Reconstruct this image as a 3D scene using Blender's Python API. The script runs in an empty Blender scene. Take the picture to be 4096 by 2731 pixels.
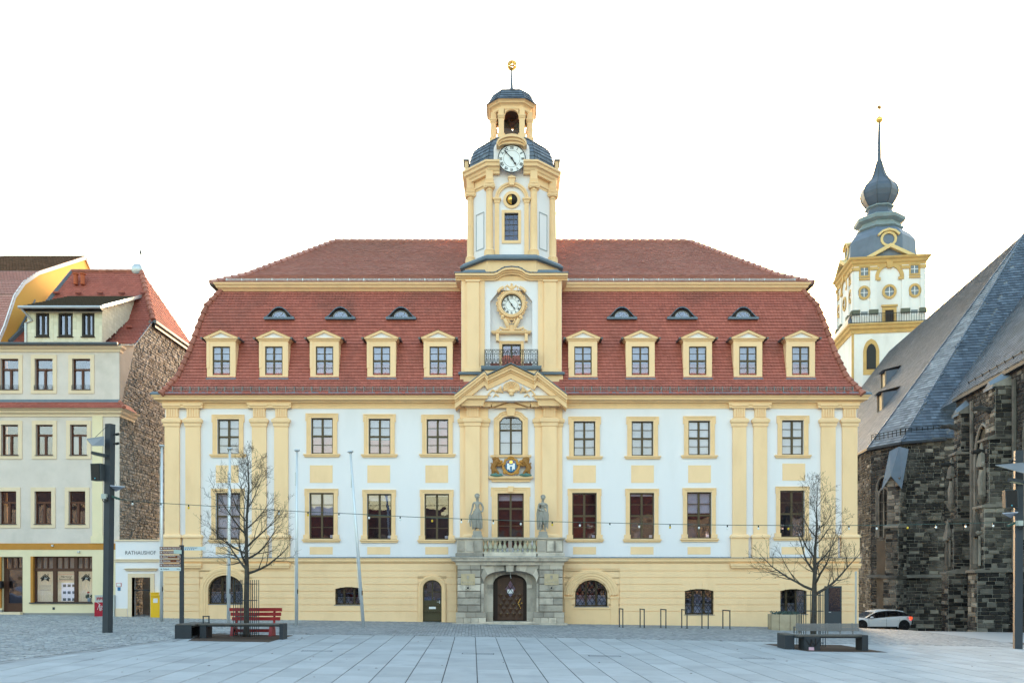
import bpy, bmesh, math, random
from mathutils import Vector, Matrix
R = math.radians
random.seed(7)
sc = bpy.context.scene
COL = sc.collection

# ---------------------------------------------------------------- camera
FPX, CX, HY, H = 3400.0, 2048.0, 2311.0, 2.24
cam_d = bpy.data.cameras.new('camera')
cam_d.sensor_width = 36.0
cam_d.lens = 36.0 * FPX / 4096.0
cam_d.shift_y = (HY - 2731 / 2) / 4096.0
cam_d.clip_start = 0.3
cam_d.clip_end = 3000
cam = bpy.data.objects.new('camera', cam_d)
cam.location = (0, 0, H)
cam.rotation_euler = (R(90), 0, 0)
COL.objects.link(cam)
sc.camera = cam

# ---------------------------------------------------------------- sky, sun, exposure
SUN_EL, SUN_AZ = 8.0, 17.0           # azimuth measured from +Y (view direction), negative to the left
world = bpy.data.worlds.new('World')
sc.world = world
world.use_nodes = True
nt = world.node_tree
nt.nodes.clear()
sky = nt.nodes.new('ShaderNodeTexSky')
sky.sky_type = 'NISHITA'
sky.sun_disc = False
sky.sun_elevation = R(SUN_EL)
sky.sun_rotation = R(SUN_AZ)
sky.altitude = 100
sky.air_density = 1.5
sky.dust_density = 3.6
sky.ozone_density = 1.4
bg = nt.nodes.new('ShaderNodeBackground')
bg.inputs['Strength'].default_value = 0.15
out = nt.nodes.new('ShaderNodeOutputWorld')
nt.links.new(sky.outputs[0], bg.inputs[0])
nt.links.new(bg.outputs[0], out.inputs[0])
sun_d = bpy.data.lights.new('sun', 'SUN')
sun_d.energy = 0.5
sun_d.angle = R(25)
sun_d.color = (1.0, 0.98, 0.95)
sun = bpy.data.objects.new('sun', sun_d)
COL.objects.link(sun)
_sd = Vector((math.sin(R(SUN_AZ)) * math.cos(R(SUN_EL)), math.cos(R(SUN_AZ)) * math.cos(R(SUN_EL)), math.sin(R(SUN_EL))))
sun.rotation_euler = (-_sd).to_track_quat('-Z', 'Y').to_euler()
vs = sc.view_settings
vs.view_transform = 'Standard'
vs.look = 'None'
vs.gamma = 1.0
vs.use_curve_mapping = False
vs.exposure = 2.98

# ---------------------------------------------------------------- measuring helpers
def wx(px, Y): return (px - CX) / FPX * Y
def wz(py, Y): return H + (HY - py) / FPX * Y
def P(px, py, Y): return Vector((wx(px, Y), Y, wz(py, Y)))
def smooth(t):
    t = max(0.0, min(1.0, t)); return t * t * (3 - 2 * t)
def g(x, y):
    xc = max(-45.0, min(45.0, x))
    z = -0.0142 * xc
    return z - 0.055 * smooth((x - 16) / 5) * max(0.0, min(y, 62) - 41)
def ground_at(px, py):
    """distance at which the ground is seen at this photo position"""
    Y = 35.0
    for _ in range(30):
        Y = (H - g(wx(px, Y), Y)) * FPX / (py - HY)
    return Y

# ---------------------------------------------------------------- materials
MATS = {}
def mat(name, col, rough=0.8, var=0.10, vscale=1.2, island=0.0, col2=None, bump=0.0, bscale=25.0, metal=0.0, spec=0.3,
        stain=None, stain_amt=0.0, stain_scale=0.5, emit=None, emit_s=0.0, stretch=1.0, fine=0.0):
    if name in MATS: return MATS[name]
    m = bpy.data.materials.new(name)
    m.use_nodes = True
    n, l = m.node_tree.nodes, m.node_tree.links
    b = n['Principled BSDF']
    b.inputs['Roughness'].default_value = rough
    b.inputs['Metallic'].default_value = metal
    b.inputs['Specular IOR Level'].default_value = spec
    geo = n.new('ShaderNodeNewGeometry')
    pos = geo.outputs['Position']
    if stretch != 1.0:
        mp = n.new('ShaderNodeMapping'); mp.inputs['Scale'].default_value = (1, 1, stretch)
        l.new(pos, mp.inputs['Vector']); spos = mp.outputs[0]
    else: spos = pos
    def noise(sc_, det=4, v=None):
        t = n.new('ShaderNodeTexNoise'); t.inputs['Scale'].default_value = sc_; t.inputs['Detail'].default_value = det
        t.inputs['Roughness'].default_value = 0.6
        l.new(v or pos, t.inputs['Vector']); return t.outputs[0]
    def math_(op, a, bb, clamp=False):
        t = n.new('ShaderNodeMath'); t.operation = op; t.use_clamp = clamp
        for i, q in enumerate((a, bb)):
            if isinstance(q, (int, float)): t.inputs[i].default_value = q
            else: l.new(q, t.inputs[i])
        return t.outputs[0]
    def mix(f, a, bb):
        t = n.new('ShaderNodeMix'); t.data_type = 'RGBA'
        for sock, q in ((t.inputs[0], f), (t.inputs[6], a), (t.inputs[7], bb)):
            if isinstance(q, tuple): sock.default_value = q if len(q) == 4 else (*q, 1)
            elif isinstance(q, (int, float)): sock.default_value = q
            else: l.new(q, sock)
        return t.outputs[2]
    c = (*col, 1)
    rnd = None
    if island > 0 or col2:
        oi = n.new('ShaderNodeObjectInfo')
        rnd = math_('FRACT', math_('ADD', geo.outputs['Random Per Island'], oi.outputs['Random']), 0)
    if col2: c = mix(rnd, c, (*col2, 1))
    val = math_('ADD', math_('MULTIPLY', math_('SUBTRACT', noise(vscale, 5, spos), 0.5), 2 * var * 1.6), 1.0)
    if fine > 0: val = math_('MULTIPLY', val, math_('ADD', math_('MULTIPLY', math_('SUBTRACT', noise(60, 3), 0.5), 2 * fine), 1.0))
    if island > 0:
        r2 = math_('FRACT', math_('MULTIPLY', rnd, 7.31), 0)
        val = math_('MULTIPLY', val, math_('ADD', math_('MULTIPLY', math_('SUBTRACT', r2, 0.5), 2 * island), 1.0))
    hs = n.new('ShaderNodeHueSaturation')
    l.new(val, hs.inputs['Value'])
    if isinstance(c, tuple): hs.inputs['Color'].default_value = c
    else: l.new(c, hs.inputs['Color'])
    c = hs.outputs[0]
    if stain:
        f = noise(stain_scale, 7, spos)
        f = math_('MULTIPLY', math_('SUBTRACT', f, 0.5), 5.0, True)
        f = math_('MULTIPLY', f, stain_amt)
        c = mix(f, c, (*stain, 1))
    l.new(c, b.inputs['Base Color'])
    if bump > 0:
        bp = n.new('ShaderNodeBump'); bp.inputs['Strength'].default_value = bump; bp.inputs['Distance'].default_value = 0.02
        l.new(noise(bscale, 4), bp.inputs['Height']); l.new(bp.outputs[0], b.inputs['Normal'])
    if emit:
        b.inputs['Emission Color'].default_value = (*emit, 1); b.inputs['Emission Strength'].default_value = emit_s
    MATS[name] = m
    return m

def glass(name, refl=0.35, tint=(0.90, 0.89, 0.93), wav=0.15, wscale=1.3):
    m = bpy.data.materials.new(name); m.use_nodes = True
    n, l = m.node_tree.nodes, m.node_tree.links
    n.clear()
    o = n.new('ShaderNodeOutputMaterial')
    t = n.new('ShaderNodeBsdfTransparent'); t.inputs[0].default_value = (*tint, 1)
    gl = n.new('ShaderNodeBsdfGlossy'); gl.inputs['Roughness'].default_value = 0.01; gl.inputs[0].default_value = (0.70, 0.74, 1, 1)
    mx = n.new('ShaderNodeMixShader'); mx.inputs[0].default_value = refl
    geo = n.new('ShaderNodeNewGeometry')
    tn = n.new('ShaderNodeTexNoise'); tn.inputs['Scale'].default_value = wscale; tn.inputs['Detail'].default_value = 2
    l.new(geo.outputs['Position'], tn.inputs['Vector'])
    bp = n.new('ShaderNodeBump'); bp.inputs['Strength'].default_value = wav; bp.inputs['Distance'].default_value = 0.05
    l.new(tn.outputs[0], bp.inputs['Height']); l.new(bp.outputs[0], gl.inputs['Normal'])
    l.new(t.outputs[0], mx.inputs[1]); l.new(gl.outputs[0], mx.inputs[2]); l.new(mx.outputs[0], o.inputs[0])
    MATS[name] = m
    return m

YEL = mat('yellow_plaster', (0.88, 0.62, 0.37), 0.85, 0.05, 0.7, stain=(0.72, 0.48, 0.27), stain_amt=0.35, stain_scale=1.1, stretch=0.45, bump=0.12, bscale=40, fine=0.03)
YEL2 = mat('yellow_trim', (0.85, 0.585, 0.33), 0.8, 0.05, 2.0, stain=(0.60, 0.40, 0.23), stain_amt=0.22, stain_scale=2.2, bump=0.06, bscale=30)
WHITE = mat('white_plaster', (0.77, 0.752, 0.785), 0.85, 0.035, 0.6, stain=(0.66, 0.65, 0.665), stain_amt=0.35, stain_scale=0.7, bump=0.10, bscale=40, stretch=0.35)
TILE = mat('red_roof_tile', (0.37, 0.112, 0.085), 0.75, 0.12, 0.9, island=0.09, col2=(0.41, 0.13, 0.10), stain=(0.10, 0.06, 0.05), stain_amt=0.45, stain_scale=0.45, bump=0.1, bscale=60)
TILEU = mat('weathered_backlit_tile', (0.42, 0.185, 0.155), 0.6, 0.10, 0.5, island=0.07, col2=(0.43, 0.215, 0.18), spec=0.5, stain=(0.32, 0.17, 0.14), stain_amt=0.4, stain_scale=0.22)  # weathered tile, lightened to paint grazing backlight on the upper roof
RIDGE = mat('ridge_tile', (0.34, 0.13, 0.095), 0.8, 0.15, 3, island=0.2)
ZINC = mat('zinc_sheet', (0.15, 0.195, 0.245), 0.7, 0.12, 2.5, spec=0.2)
SLATE = mat('slate', (0.075, 0.10, 0.14), 0.5, 0.2, 1.0, island=0.28, col2=(0.11, 0.14, 0.185), spec=0.45)
FRAME = mat('brown_window_wood', (0.085, 0.06, 0.032), 0.5, 0.1, 8)
GLASS = glass('window_glass', 0.10, wav=0.06)
GLASSD = glass('old_glass', 0.11, wav=0.22, wscale=0.8)
GLASST = glass('tower_glass', 0.05, wav=0.05)
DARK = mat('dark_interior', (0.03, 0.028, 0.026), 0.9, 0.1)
PINK_REFL = mat('pink_reflection', (0.52, 0.21, 0.19), 0.9, 0.12, 3)  # pink sunset reflection of the panes, painted on sheets behind them
CURT = mat('pale_curtain', (0.36, 0.385, 0.42), 0.9, 0.08, 6, stretch=0.1)
BLIND = mat('window_blind', (0.52, 0.55, 0.58), 0.8, 0.04, 6)
STONE = mat('grey_sandstone', (0.38, 0.335, 0.29), 0.9, 0.18, 2.2, island=0.26, col2=(0.54, 0.475, 0.40), stain=(0.15, 0.135, 0.12), stain_amt=0.62, stain_scale=1.6, bump=0.35, bscale=25, fine=0.08)
STATUE = mat('statue_sandstone', (0.34, 0.32, 0.29), 0.9, 0.25, 4, stain=(0.10, 0.095, 0.09), stain_amt=0.5, stain_scale=4, bump=0.3, bscale=40)
IRON = mat('black_iron', (0.018, 0.02, 0.022), 0.5, 0.1, 5)
STEEL = mat('anthracite_steel', (0.045, 0.053, 0.064), 0.6, 0.08, 1.5, spec=0.25, fine=0.03)
GALV = mat('galvanised_metal', (0.50, 0.53, 0.56), 0.4, 0.08, 5, metal=0.5)
GOLD = mat('gold', (0.80, 0.52, 0.13), 0.25, 0.1, 5, metal=0.9)
BLACK = mat('black_paint', (0.012, 0.012, 0.014), 0.45, 0.05, 5)
DIAL = mat('clock_dial', (0.80, 0.82, 0.84), 0.6, 0.03, 2)

# ---------------------------------------------------------------- mesh helpers
WL = {}                                   # world position of every object
class MB:
    def __init__(s): s.v, s.f = [], []
    def add(s, vs_, fs_):
        k = len(s.v); s.v.extend(Vector(q) for q in vs_); s.f.extend(tuple(i + k for i in f) for f in fs_)
        return s
    def box(s, x0, x1, y0, y1, z0, z1):
        if x0 > x1: x0, x1 = x1, x0
        if y0 > y1: y0, y1 = y1, y0
        if z0 > z1: z0, z1 = z1, z0
        return s.add([(x0,y0,z0),(x1,y0,z0),(x1,y1,z0),(x0,y1,z0),(x0,y0,z1),(x1,y0,z1),(x1,y1,z1),(x0,y1,z1)],
              [(3,2,1,0),(4,5,6,7),(0,1,5,4),(1,2,6,5),(2,3,7,6),(3,0,4,7)])
    def obox(s, c, ax, ay, az):
        """box about centre c with half axes"""
        c, ax, ay, az = map(Vector, (c, ax, ay, az))
        q = [c + i*ax + j*ay + k*az for k in (-1,1) for (i,j) in ((-1,-1),(1,-1),(1,1),(-1,1))]
        return s.add(q, [(3,2,1,0),(4,5,6,7),(0,1,5,4),(1,2,6,5),(2,3,7,6),(3,0,4,7)])
    def bar(s, a, b, w, d=None, up=(0,0,1)):
        a, b = Vector(a), Vector(b); d = d or w
        t = b - a; L = t.length
        if L < 1e-6: return s
        t /= L; up = Vector(up)
        if abs(t.dot(up)) > 0.95: up = Vector((0,1,0))
        sx = t.cross(up).normalized(); sy = sx.cross(t)
        return s.obox((a+b)/2, sx*w/2, sy*d/2, t*L/2)
    def quad(s, a, b, c, d): return s.add([a,b,c,d], [(0,1,2,3)])
    def tri(s, a, b, c): return s.add([a,b,c], [(0,1,2)])
    def prism(s, poly, y0, y1):
        """polygon in (x, z) extruded from y0 (front) to y1"""
        n = len(poly)
        if sum(poly[i][0]*poly[(i+1)%n][1]-poly[(i+1)%n][0]*poly[i][1] for i in range(n)) < 0: poly = poly[::-1]
        return s.add([(x,y0,z) for x,z in poly]+[(x,y1,z) for x,z in poly],
            [tuple(range(n)), tuple(range(2*n-1,n-1,-1))]+[(i,i+n,(i+1)%n+n,(i+1)%n) for i in range(n)])
    def slab(s, poly, z0, z1):
        """polygon in (x, y) extruded from z0 to z1"""
        n = len(poly)
        if sum(poly[i][0]*poly[(i+1)%n][1]-poly[(i+1)%n][0]*poly[i][1] for i in range(n)) < 0: poly = poly[::-1]
        return s.add([(x,y,z0) for x,y in poly]+[(x,y,z1) for x,y in poly],
            [tuple(range(n-1,-1,-1)), tuple(range(n,2*n))]+[(i,(i+1)%n,(i+1)%n+n,i+n) for i in range(n)])
    def tube(s, pts, r, n=6, cap=True):
        pts = [Vector(p) for p in pts]
        rs = r if isinstance(r, (list, tuple)) else [r]*len(pts)
        k = len(s.v); ring = []
        up = None
        for i, p in enumerate(pts):
            t = (pts[min(i+1,len(pts)-1)] - pts[max(i-1,0)])
            if t.length < 1e-9: t = Vector((0,0,1))
            t.normalize()
            if up is None:
                up = Vector((0,0,1)) if abs(t.z) < 0.9 else Vector((0,1,0))
            sx = t.cross(up)
            if sx.length < 1e-4: sx = t.cross(Vector((1,0,0)))
            sx.normalize(); up = sx.cross(t).normalized()
            for j in range(n):
                a = 2*math.pi*j/n
                s.v.append(p + (sx*math.cos(a) + up*math.sin(a))*rs[i])
        for i in range(len(pts)-1):
            for j in range(n):
                a, b = k+i*n+j, k+i*n+(j+1)%n
                s.f.append((a, b, b+n, a+n))
        if cap:
            s.f.append(tuple(k+j for j in range(n-1,-1,-1)))
            s.f.append(tuple(k+(len(pts)-1)*n+j for j in range(n)))
        return s
    def lathe(s, prof, c=(0,0,0), n=16, a0=0.0, axis='z'):
        """prof: list of (radius, height); axis z (or y: height runs along -y)"""
        k = len(s.v); c = Vector(c)
        for r, h in prof:
            for j in range(n):
                a = a0 + 2*math.pi*j/n
                if axis == 'z': s.v.append(c + Vector((r*math.cos(a), r*math.sin(a), h)))
                elif axis == 'y': s.v.append(c + Vector((r*math.cos(a), -h, r*math.sin(a))))
                else: s.v.append(c + Vector((h, r*math.cos(a), r*math.sin(a))))
        for i in range(len(prof)-1):
            for j in range(n):
                a, b = k+i*n+j, k+i*n+(j+1)%n
                s.f.append((a, b, b+n, a+n))
        s.f.append(tuple(k+j for j in range(n-1,-1,-1)))
        s.f.append(tuple(k+(len(prof)-1)*n+j for j in range(n)))
        return s
    def rings(s, rr, cap=True):
        """skin a list of rings of equal length"""
        k = len(s.v); n = len(rr[0])
        for q in rr: s.v.extend(Vector(p) for p in q)
        for i in range(len(rr)-1):
            for j in range(n):
                a, b = k+i*n+j, k+i*n+(j+1)%n
                s.f.append((a, b, b+n, a+n))
        if cap:
            s.f.append(tuple(k+j for j in range(n-1,-1,-1)))
            s.f.append(tuple(k+(len(rr)-1)*n+j for j in range(n)))
        return s
    def sweep(s, path, prof, plane='xy', base=0.0, closed=False):
        """moulding: profile (out, w) swept along a mitred 2-D path; 'out' is to the right of the path.
        plane xy: w is height z.  plane xz: w is how far it stands out towards -y from y=base."""
        n = len(path); k = len(s.v); m = len(prof)
        pts = [Vector((p[0], p[1])) for p in path]
        for i in range(n):
            if closed: a, b = pts[i-1], pts[(i+1) % n]
            else: a, b = pts[max(i-1,0)], pts[min(i+1,n-1)]
            d1 = (pts[i]-a); d2 = (b-pts[i])
            if d1.length < 1e-9: d1 = d2
            if d2.length < 1e-9: d2 = d1
            d1 = d1.normalized(); d2 = d2.normalized()
            n1 = Vector((d1.y,-d1.x)); n2 = Vector((d2.y,-d2.x))
            bis = n1+n2
            bis = n1 if bis.length < 1e-6 else bis.normalized()
            sc_ = 1/max(0.3, bis.dot(n1))
            for o, w in prof:
                q = pts[i] + bis*(o*sc_)
                if plane == 'xy': s.v.append(Vector((q.x, q.y, base+w)))
                else: s.v.append(Vector((q.x, base-w, q.y)))
        for i in range(n if closed else n-1):
            i2 = (i+1) % n
            for j in range(m):
                j2 = (j+1) % m
                s.f.append((k+i*m+j, k+i2*m+j, k+i2*m+j2, k+i*m+j2))
        if not closed:
            s.f.append(tuple(k+j for j in range(m))); s.f.append(tuple(k+(n-1)*m+j for j in range(m-1,-1,-1)))
        return s
    def blob(s, c, r, nu=10, nv=7, jit=0.0):
        c = Vector(c); r = (r,r,r) if isinstance(r,(int,float)) else r
        rr = []
        for i in range(nv+1):
            t = math.pi*i/nv
            ring = []
            for j in range(nu):
                a = 2*math.pi*j/nu
                q = 1+random.uniform(-jit,jit)
                st = max(math.sin(t), 0.02)
                ring.append(c+Vector((r[0]*st*math.cos(a)*q, r[1]*st*math.sin(a)*q, -r[2]*math.cos(t))))
            rr.append(ring)
        return s.rings(rr)
    def wall(s, x0, x1, z0, z1, y, holes=(), depth=0.2, thick=None):
        """front face in the plane y with rectangular holes (x0,x1,z0,z1) and reveals running back"""
        xs = sorted({x0,x1,*[max(x0,min(x1,q)) for h in holes for q in h[:2]]})
        zs = sorted({z0,z1,*[max(z0,min(z1,q)) for h in holes for q in h[2:4]]})
        for i in range(len(xs)-1):
            for j in range(len(zs)-1):
                if xs[i+1]-xs[i] < 1e-5 or zs[j+1]-zs[j] < 1e-5: continue
                cx, cz = (xs[i]+xs[i+1])/2, (zs[j]+zs[j+1])/2
                if any(h[0] < cx < h[1] and h[2] < cz < h[3] for h in holes): continue
                s.quad((xs[i],y,zs[j]),(xs[i+1],y,zs[j]),(xs[i+1],y,zs[j+1]),(xs[i],y,zs[j+1]))
        for h in holes:
            a, b, c, d = max(h[0],x0), min(h[1],x1), max(h[2],z0), min(h[3],z1)
            if b <= a or d <= c: continue
            Y = y+depth
            s.quad((a,y,c),(a,y,d),(a,Y,d),(a,Y,c)); s.quad((b,y,c),(b,Y,c),(b,Y,d),(b,y,d))
            if d < z1-1e-6 or True: s.quad((a,y,d),(b,y,d),(b,Y,d),(a,Y,d))
            s.quad((a,y,c),(a,Y,c),(b,Y,c),(b,y,c))
        if thick:
            Y = y+thick
            s.quad((x0,y,z0),(x0,y,z1),(x0,Y,z1),(x0,Y,z0)); s.quad((x1,y,z0),(x1,Y,z0),(x1,Y,z1),(x1,y,z1))
            s.quad((x0,y,z1),(x1,y,z1),(x1,Y,z1),(x0,Y,z1)); s.quad((x0,y,z0),(x0,Y,z0),(x1,Y,z0),(x1,y,z0))
        return s
    def spandrel(s, cx, hw, zs_, rise, ztop, y, depth, n=14, pw=2.0):
        """fills the corners of a rectangular hole above an arch (half width hw, spring zs_, rise)"""
        arc = arch_pts(cx, hw, zs_, rise, n, pw)
        for i in range(n):
            (xa, za), (xb, zb) = arc[i], arc[i+1]
            s.quad((xa,y,za),(xb,y,zb),(xb,y,ztop),(xa,y,ztop))
            s.quad((xa,y,za),(xa,y+depth,za),(xb,y+depth,zb),(xb,y,zb))
        return s
    def build(s, name, m, parent=None, smooth_=False, origin=None, **props):
        me = bpy.data.meshes.new(name)
        if origin is None:
            xs = [v.x for v in s.v]; ys = [v.y for v in s.v]; zs = [v.z for v in s.v]
            origin = Vector(((min(xs)+max(xs))/2, (min(ys)+max(ys))/2, min(zs)))
        origin = Vector(origin)
        me.from_pydata([v-origin for v in s.v], [], s.f)
        me.materials.append(m)
        if smooth_:
            me.polygons.foreach_set('use_smooth', [True]*len(me.polygons))
        me.update()
        return link(name, me, parent, origin, **props)

def link(name, data, parent=None, world_loc=(0,0,0), **props):
    o = bpy.data.objects.new(name, data)
    COL.objects.link(o)
    world_loc = Vector(world_loc)
    WL[o.name] = world_loc
    if parent is not None:
        o.parent = parent; o.location = world_loc - WL[parent.name]
    else: o.location = world_loc
    for k, v in props.items(): o[k] = v
    return o
def thing(name, label, cat, loc, group=None):
    o = link(name, None, None, loc, label=label, category=cat)
    o.empty_display_size = 0.3
    if group: o['group'] = group
    return o
def tag(o, label, cat, group=None):
    o['label'] = label; o['category'] = cat
    if group: o['group'] = group
    return o
def dup(o, off=(0,0,0), parent='same', label=None, kids=True):
    """copy an object and, below it, its children; off moves the copy"""
    c = o.copy(); COL.objects.link(c)
    off = Vector(off)
    WL[c.name] = WL[o.name] + off
    c.location = o.location + off
    if parent != 'same': c.parent = parent
    if label: c['label'] = label
    if kids:
        for ch in list(o.children):
            d = dup(ch, (0,0,0), c); WL[d.name] = WL[ch.name] + off
    return c
def set_wl(o, off):
    for ch in o.children: set_wl(ch, off)
def arch_pts(cx, hw, zs_, rise, n=14, pw=2.0):
    out_ = []
    for i in range(n+1):
        a = math.pi*(1-i/n); c = math.cos(a); q = math.sin(a)
        out_.append((cx+hw*math.copysign(abs(c)**(2/pw), c), zs_+rise*max(q,0)**(2/pw)))
    return out_
def shade_auto(o):
    o.data.polygons.foreach_set('use_smooth', [True]*len(o.data.polygons))
    try: o.data.set_sharp_from_angle(angle=R(35))
    except Exception: pass
    return o
def pieces(lst, name, stuff_name, m, parent, keep=300, key=None):
    """lst: list of (verts, faces); the ones that show largest become parts, the rest one joined part"""
    if key is None:
        def key(p):
            c = sum(p[0], Vector((0,0,0)))/len(p[0]); return (c-Vector((0,0,H))).length
    lst = sorted(lst, key=key)
    for v, f in lst[:keep]:
        b = MB(); b.add(v, f); b.build(name, m, parent)
    if len(lst) > keep:
        b = MB()
        for v, f in lst[keep:]: b.add(v, f)
        b.build(stuff_name, m, parent, kind='stuff')
def text(body, size, m, parent, loc, rot=(R(90),0,0), align='CENTER', name='lettering', ext=0.002, shear=0.0, sx=1.0, off=0.0):
    cu = bpy.data.curves.new(name, 'FONT')
    cu.body = body; cu.size = size; cu.align_x = align; cu.align_y = 'CENTER'; cu.extrude = ext; cu.shear = shear
    cu.resolution_u = 2
    cu.materials.append(m)
    tmp = bpy.data.objects.new('tmp', cu); COL.objects.link(tmp)
    tmp.data.offset = off
    me = bpy.data.meshes.new_from_object(tmp.evaluated_get(bpy.context.evaluated_depsgraph_get()))
    bpy.data.objects.remove(tmp)
    me.name = name
    if not me.materials: me.materials.append(m)
    o = link(name, me, parent, loc)
    o.rotation_euler = rot
    o.scale = (sx, 1, 1)
    return o
BOXF = [(4,5,6,7),(0,1,5,4),(1,2,6,5),(2,3,7,6),(3,0,4,7)]
def block(c, ax, ay, az, bev=0.0):
    """a squared stone: back face open; ax, ay half axes in the face, az full depth vector towards the viewer; edges chamfered"""
    ring0 = [c+i*ax+j*ay for i,j in ((-1,-1),(1,-1),(1,1),(-1,1))]
    if bev <= 0:
        return ring0+[p+az for p in ring0], BOXF
    k1, k2 = 1-bev/ax.length, 1-bev/ay.length
    ring1 = [p+az*(1-min(0.9,bev/max(az.length,1e-6))) for p in ring0]
    ring2 = [c+i*ax*k1+j*ay*k2+az for i,j in ((-1,-1),(1,-1),(1,1),(-1,1))]
    fs = [(8,9,10,11)]
    for r0 in (0,4): fs += [(r0+i, r0+(i+1)%4, r0+4+(i+1)%4, r0+4+i) for i in range(4)]
    return ring0+ring1+ring2, fs
def tile_piece(a, b, up, nrm, lift=0.018, th=0.016, rnd=True):
    """a, b lower corners, up vector along the slope, nrm outward"""
    t = (b-a)
    lo = nrm*lift; ti = nrm*th
    if rnd:
        e = up*0.16
        low = [a+e, a+t*0.2+up*0.04, a+t*0.5, a+t*0.8+up*0.04, b+e]
    else: low = [a, b]
    n = len(low)
    vs_ = [p+lo for p in low]+[b+up, a+up]+[p+lo-ti for p in low]
    fs_ = [tuple(range(n+2))]
    fs_ += [(i+1, i, n+2+i, n+3+i) for i in range(n-1)]
    return [Vector(q) for q in vs_], fs_
# ================================================================ the ground
BED = mat('joint_sand', (0.085, 0.085, 0.088), 0.95, 0.15, 3)
SLABM = mat('granite_slab', (0.335, 0.362, 0.388), 0.75, 0.09, 1.2, island=0.10, stain=(0.24, 0.262, 0.285), stain_amt=0.65, stain_scale=0.8, bump=0.15, bscale=60, fine=0.05)
SETTM = mat('granite_sett', (0.235, 0.25, 0.27), 0.8, 0.12, 0.8, island=0.15, col2=(0.31, 0.325, 0.345), stain=(0.17, 0.18, 0.185), stain_amt=0.4, stain_scale=0.35, fine=0.06)
COBM = mat('cobblestone', (0.25, 0.27, 0.295), 0.8, 0.12, 0.8, island=0.24, col2=(0.36, 0.37, 0.38), stain=(0.19, 0.20, 0.205), stain_amt=0.4, stain_scale=0.4, fine=0.06)
STREET = mat('side_street_paving', (0.30, 0.33, 0.36), 0.85, 0.1, 0.5, stain=(0.23, 0.255, 0.28), stain_amt=0.6, stain_scale=0.3, bump=0.3, bscale=9, fine=0.1)
GRATE = mat('rusty_tree_pit', (0.075, 0.05, 0.038), 0.95, 0.25, 6, stain=(0.04, 0.03, 0.025), stain_amt=0.5, stain_scale=3)

b = MB()
xs = [-600, -200, -80, -45] + [x for x in range(-42, 43, 3)] + [45, 80, 200, 600]
ys = [-300, -120, -60, -20, 0, 10] + [y for y in range(14, 66, 3)] + [70, 90, 140, 300, 900]
for j, y in enumerate(ys):
    for x in xs: b.v.append(Vector((x, y, g(x, y) - 0.03)))
n = len(xs)
for j in range(len(ys)-1):
    for i in range(n-1): b.f.append((j*n+i, j*n+i+1, (j+1)*n+i+1, (j+1)*n+i))
ground = b.build('ground', STREET, None, origin=(0,0,0), kind='structure')

def sheet(poly_fn, nx, ny, name, m, dz):
    b = MB()
    for j in range(ny+1):
        for i in range(nx+1):
            x, y = poly_fn(i/nx, j/ny); b.v.append(Vector((x, y, g(x, y)+dz)))
    for j in range(ny):
        for i in range(nx): b.f.append((j*(nx+1)+i, j*(nx+1)+i+1, (j+1)*(nx+1)+i+1, (j+1)*(nx+1)+i))
    return b.build(name, m, None, origin=(0,0,0), kind='structure')
def yb(x):                                   # where the slabs end and the setts begin
    return 32.4 - 0.0009*x*x - (0.05*max(0, x-2) + 0.012*max(0, x-2)**1.3 if x > 2 else 0)
def xl(y): return -11.15 - 0.135*(29-y)      # left edge of the slabs
LEAN = -0.0465
plaza = sheet(lambda u, v: (-45+90*u, 2+31.5*v), 30, 12, 'plaza', BED, -0.012)
PITS = [(-10.9, -8.25, 28.75, 31.35), (8.9, 13.35, 27.3, 30.1)]
def in_pit(x, y): return False
rng = random.Random(3)
lst = []
W = 0.765
for k in range(-26, 46):
    x_at = k*W + 0.15
    y = 9.0 + rng.uniform(0, 1.2)
    while y < 34:
        L = rng.choice((1.05, 1.25, 1.5, 1.5, 1.8))
        j = 0.013
        q = []
        for (du, yy) in ((0, y), (W, y), (W, y+L), (0, y+L)):
            X = x_at + du + LEAN*(32-yy)*-1
            q.append([X, yy])
        cx = sum(p[0] for p in q)/4; cy = y+L/2
        if max(p[0] for p in q) > xl(cy)+0.08 and cx < 24 and abs(cx) < 3.0+0.66*cy and y+L > 15.5:
            lim = yb(cx)
            if y < lim-0.15:
                y2 = min(y+L, lim)
                q[2][1] = q[3][1] = y2
                q = [(q[0][0]+j, q[0][1]+0.003), (q[1][0]-j, q[1][1]+0.003), (q[2][0]-j, q[2][1]-0.003), (q[3][0]+j, q[3][1]-0.003)]
                q = [(max(a, xl(c)), c) for a, c in q]
                dz = rng.uniform(-0.0015, 0.0015)
                lst.append(([Vector((a, c, g(a, c)-0.025)) for a, c in q]+[Vector((a, c, g(a, c)+dz)) for a, c in q], BOXF))
        y += L
def near(p):
    c = sum(p[0], Vector((0,0,0)))/len(p[0]); return c.y + 0.02*abs(c.x)
pieces(lst, 'slab', 'slabs', SLABM, plaza, 300, near)

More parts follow.
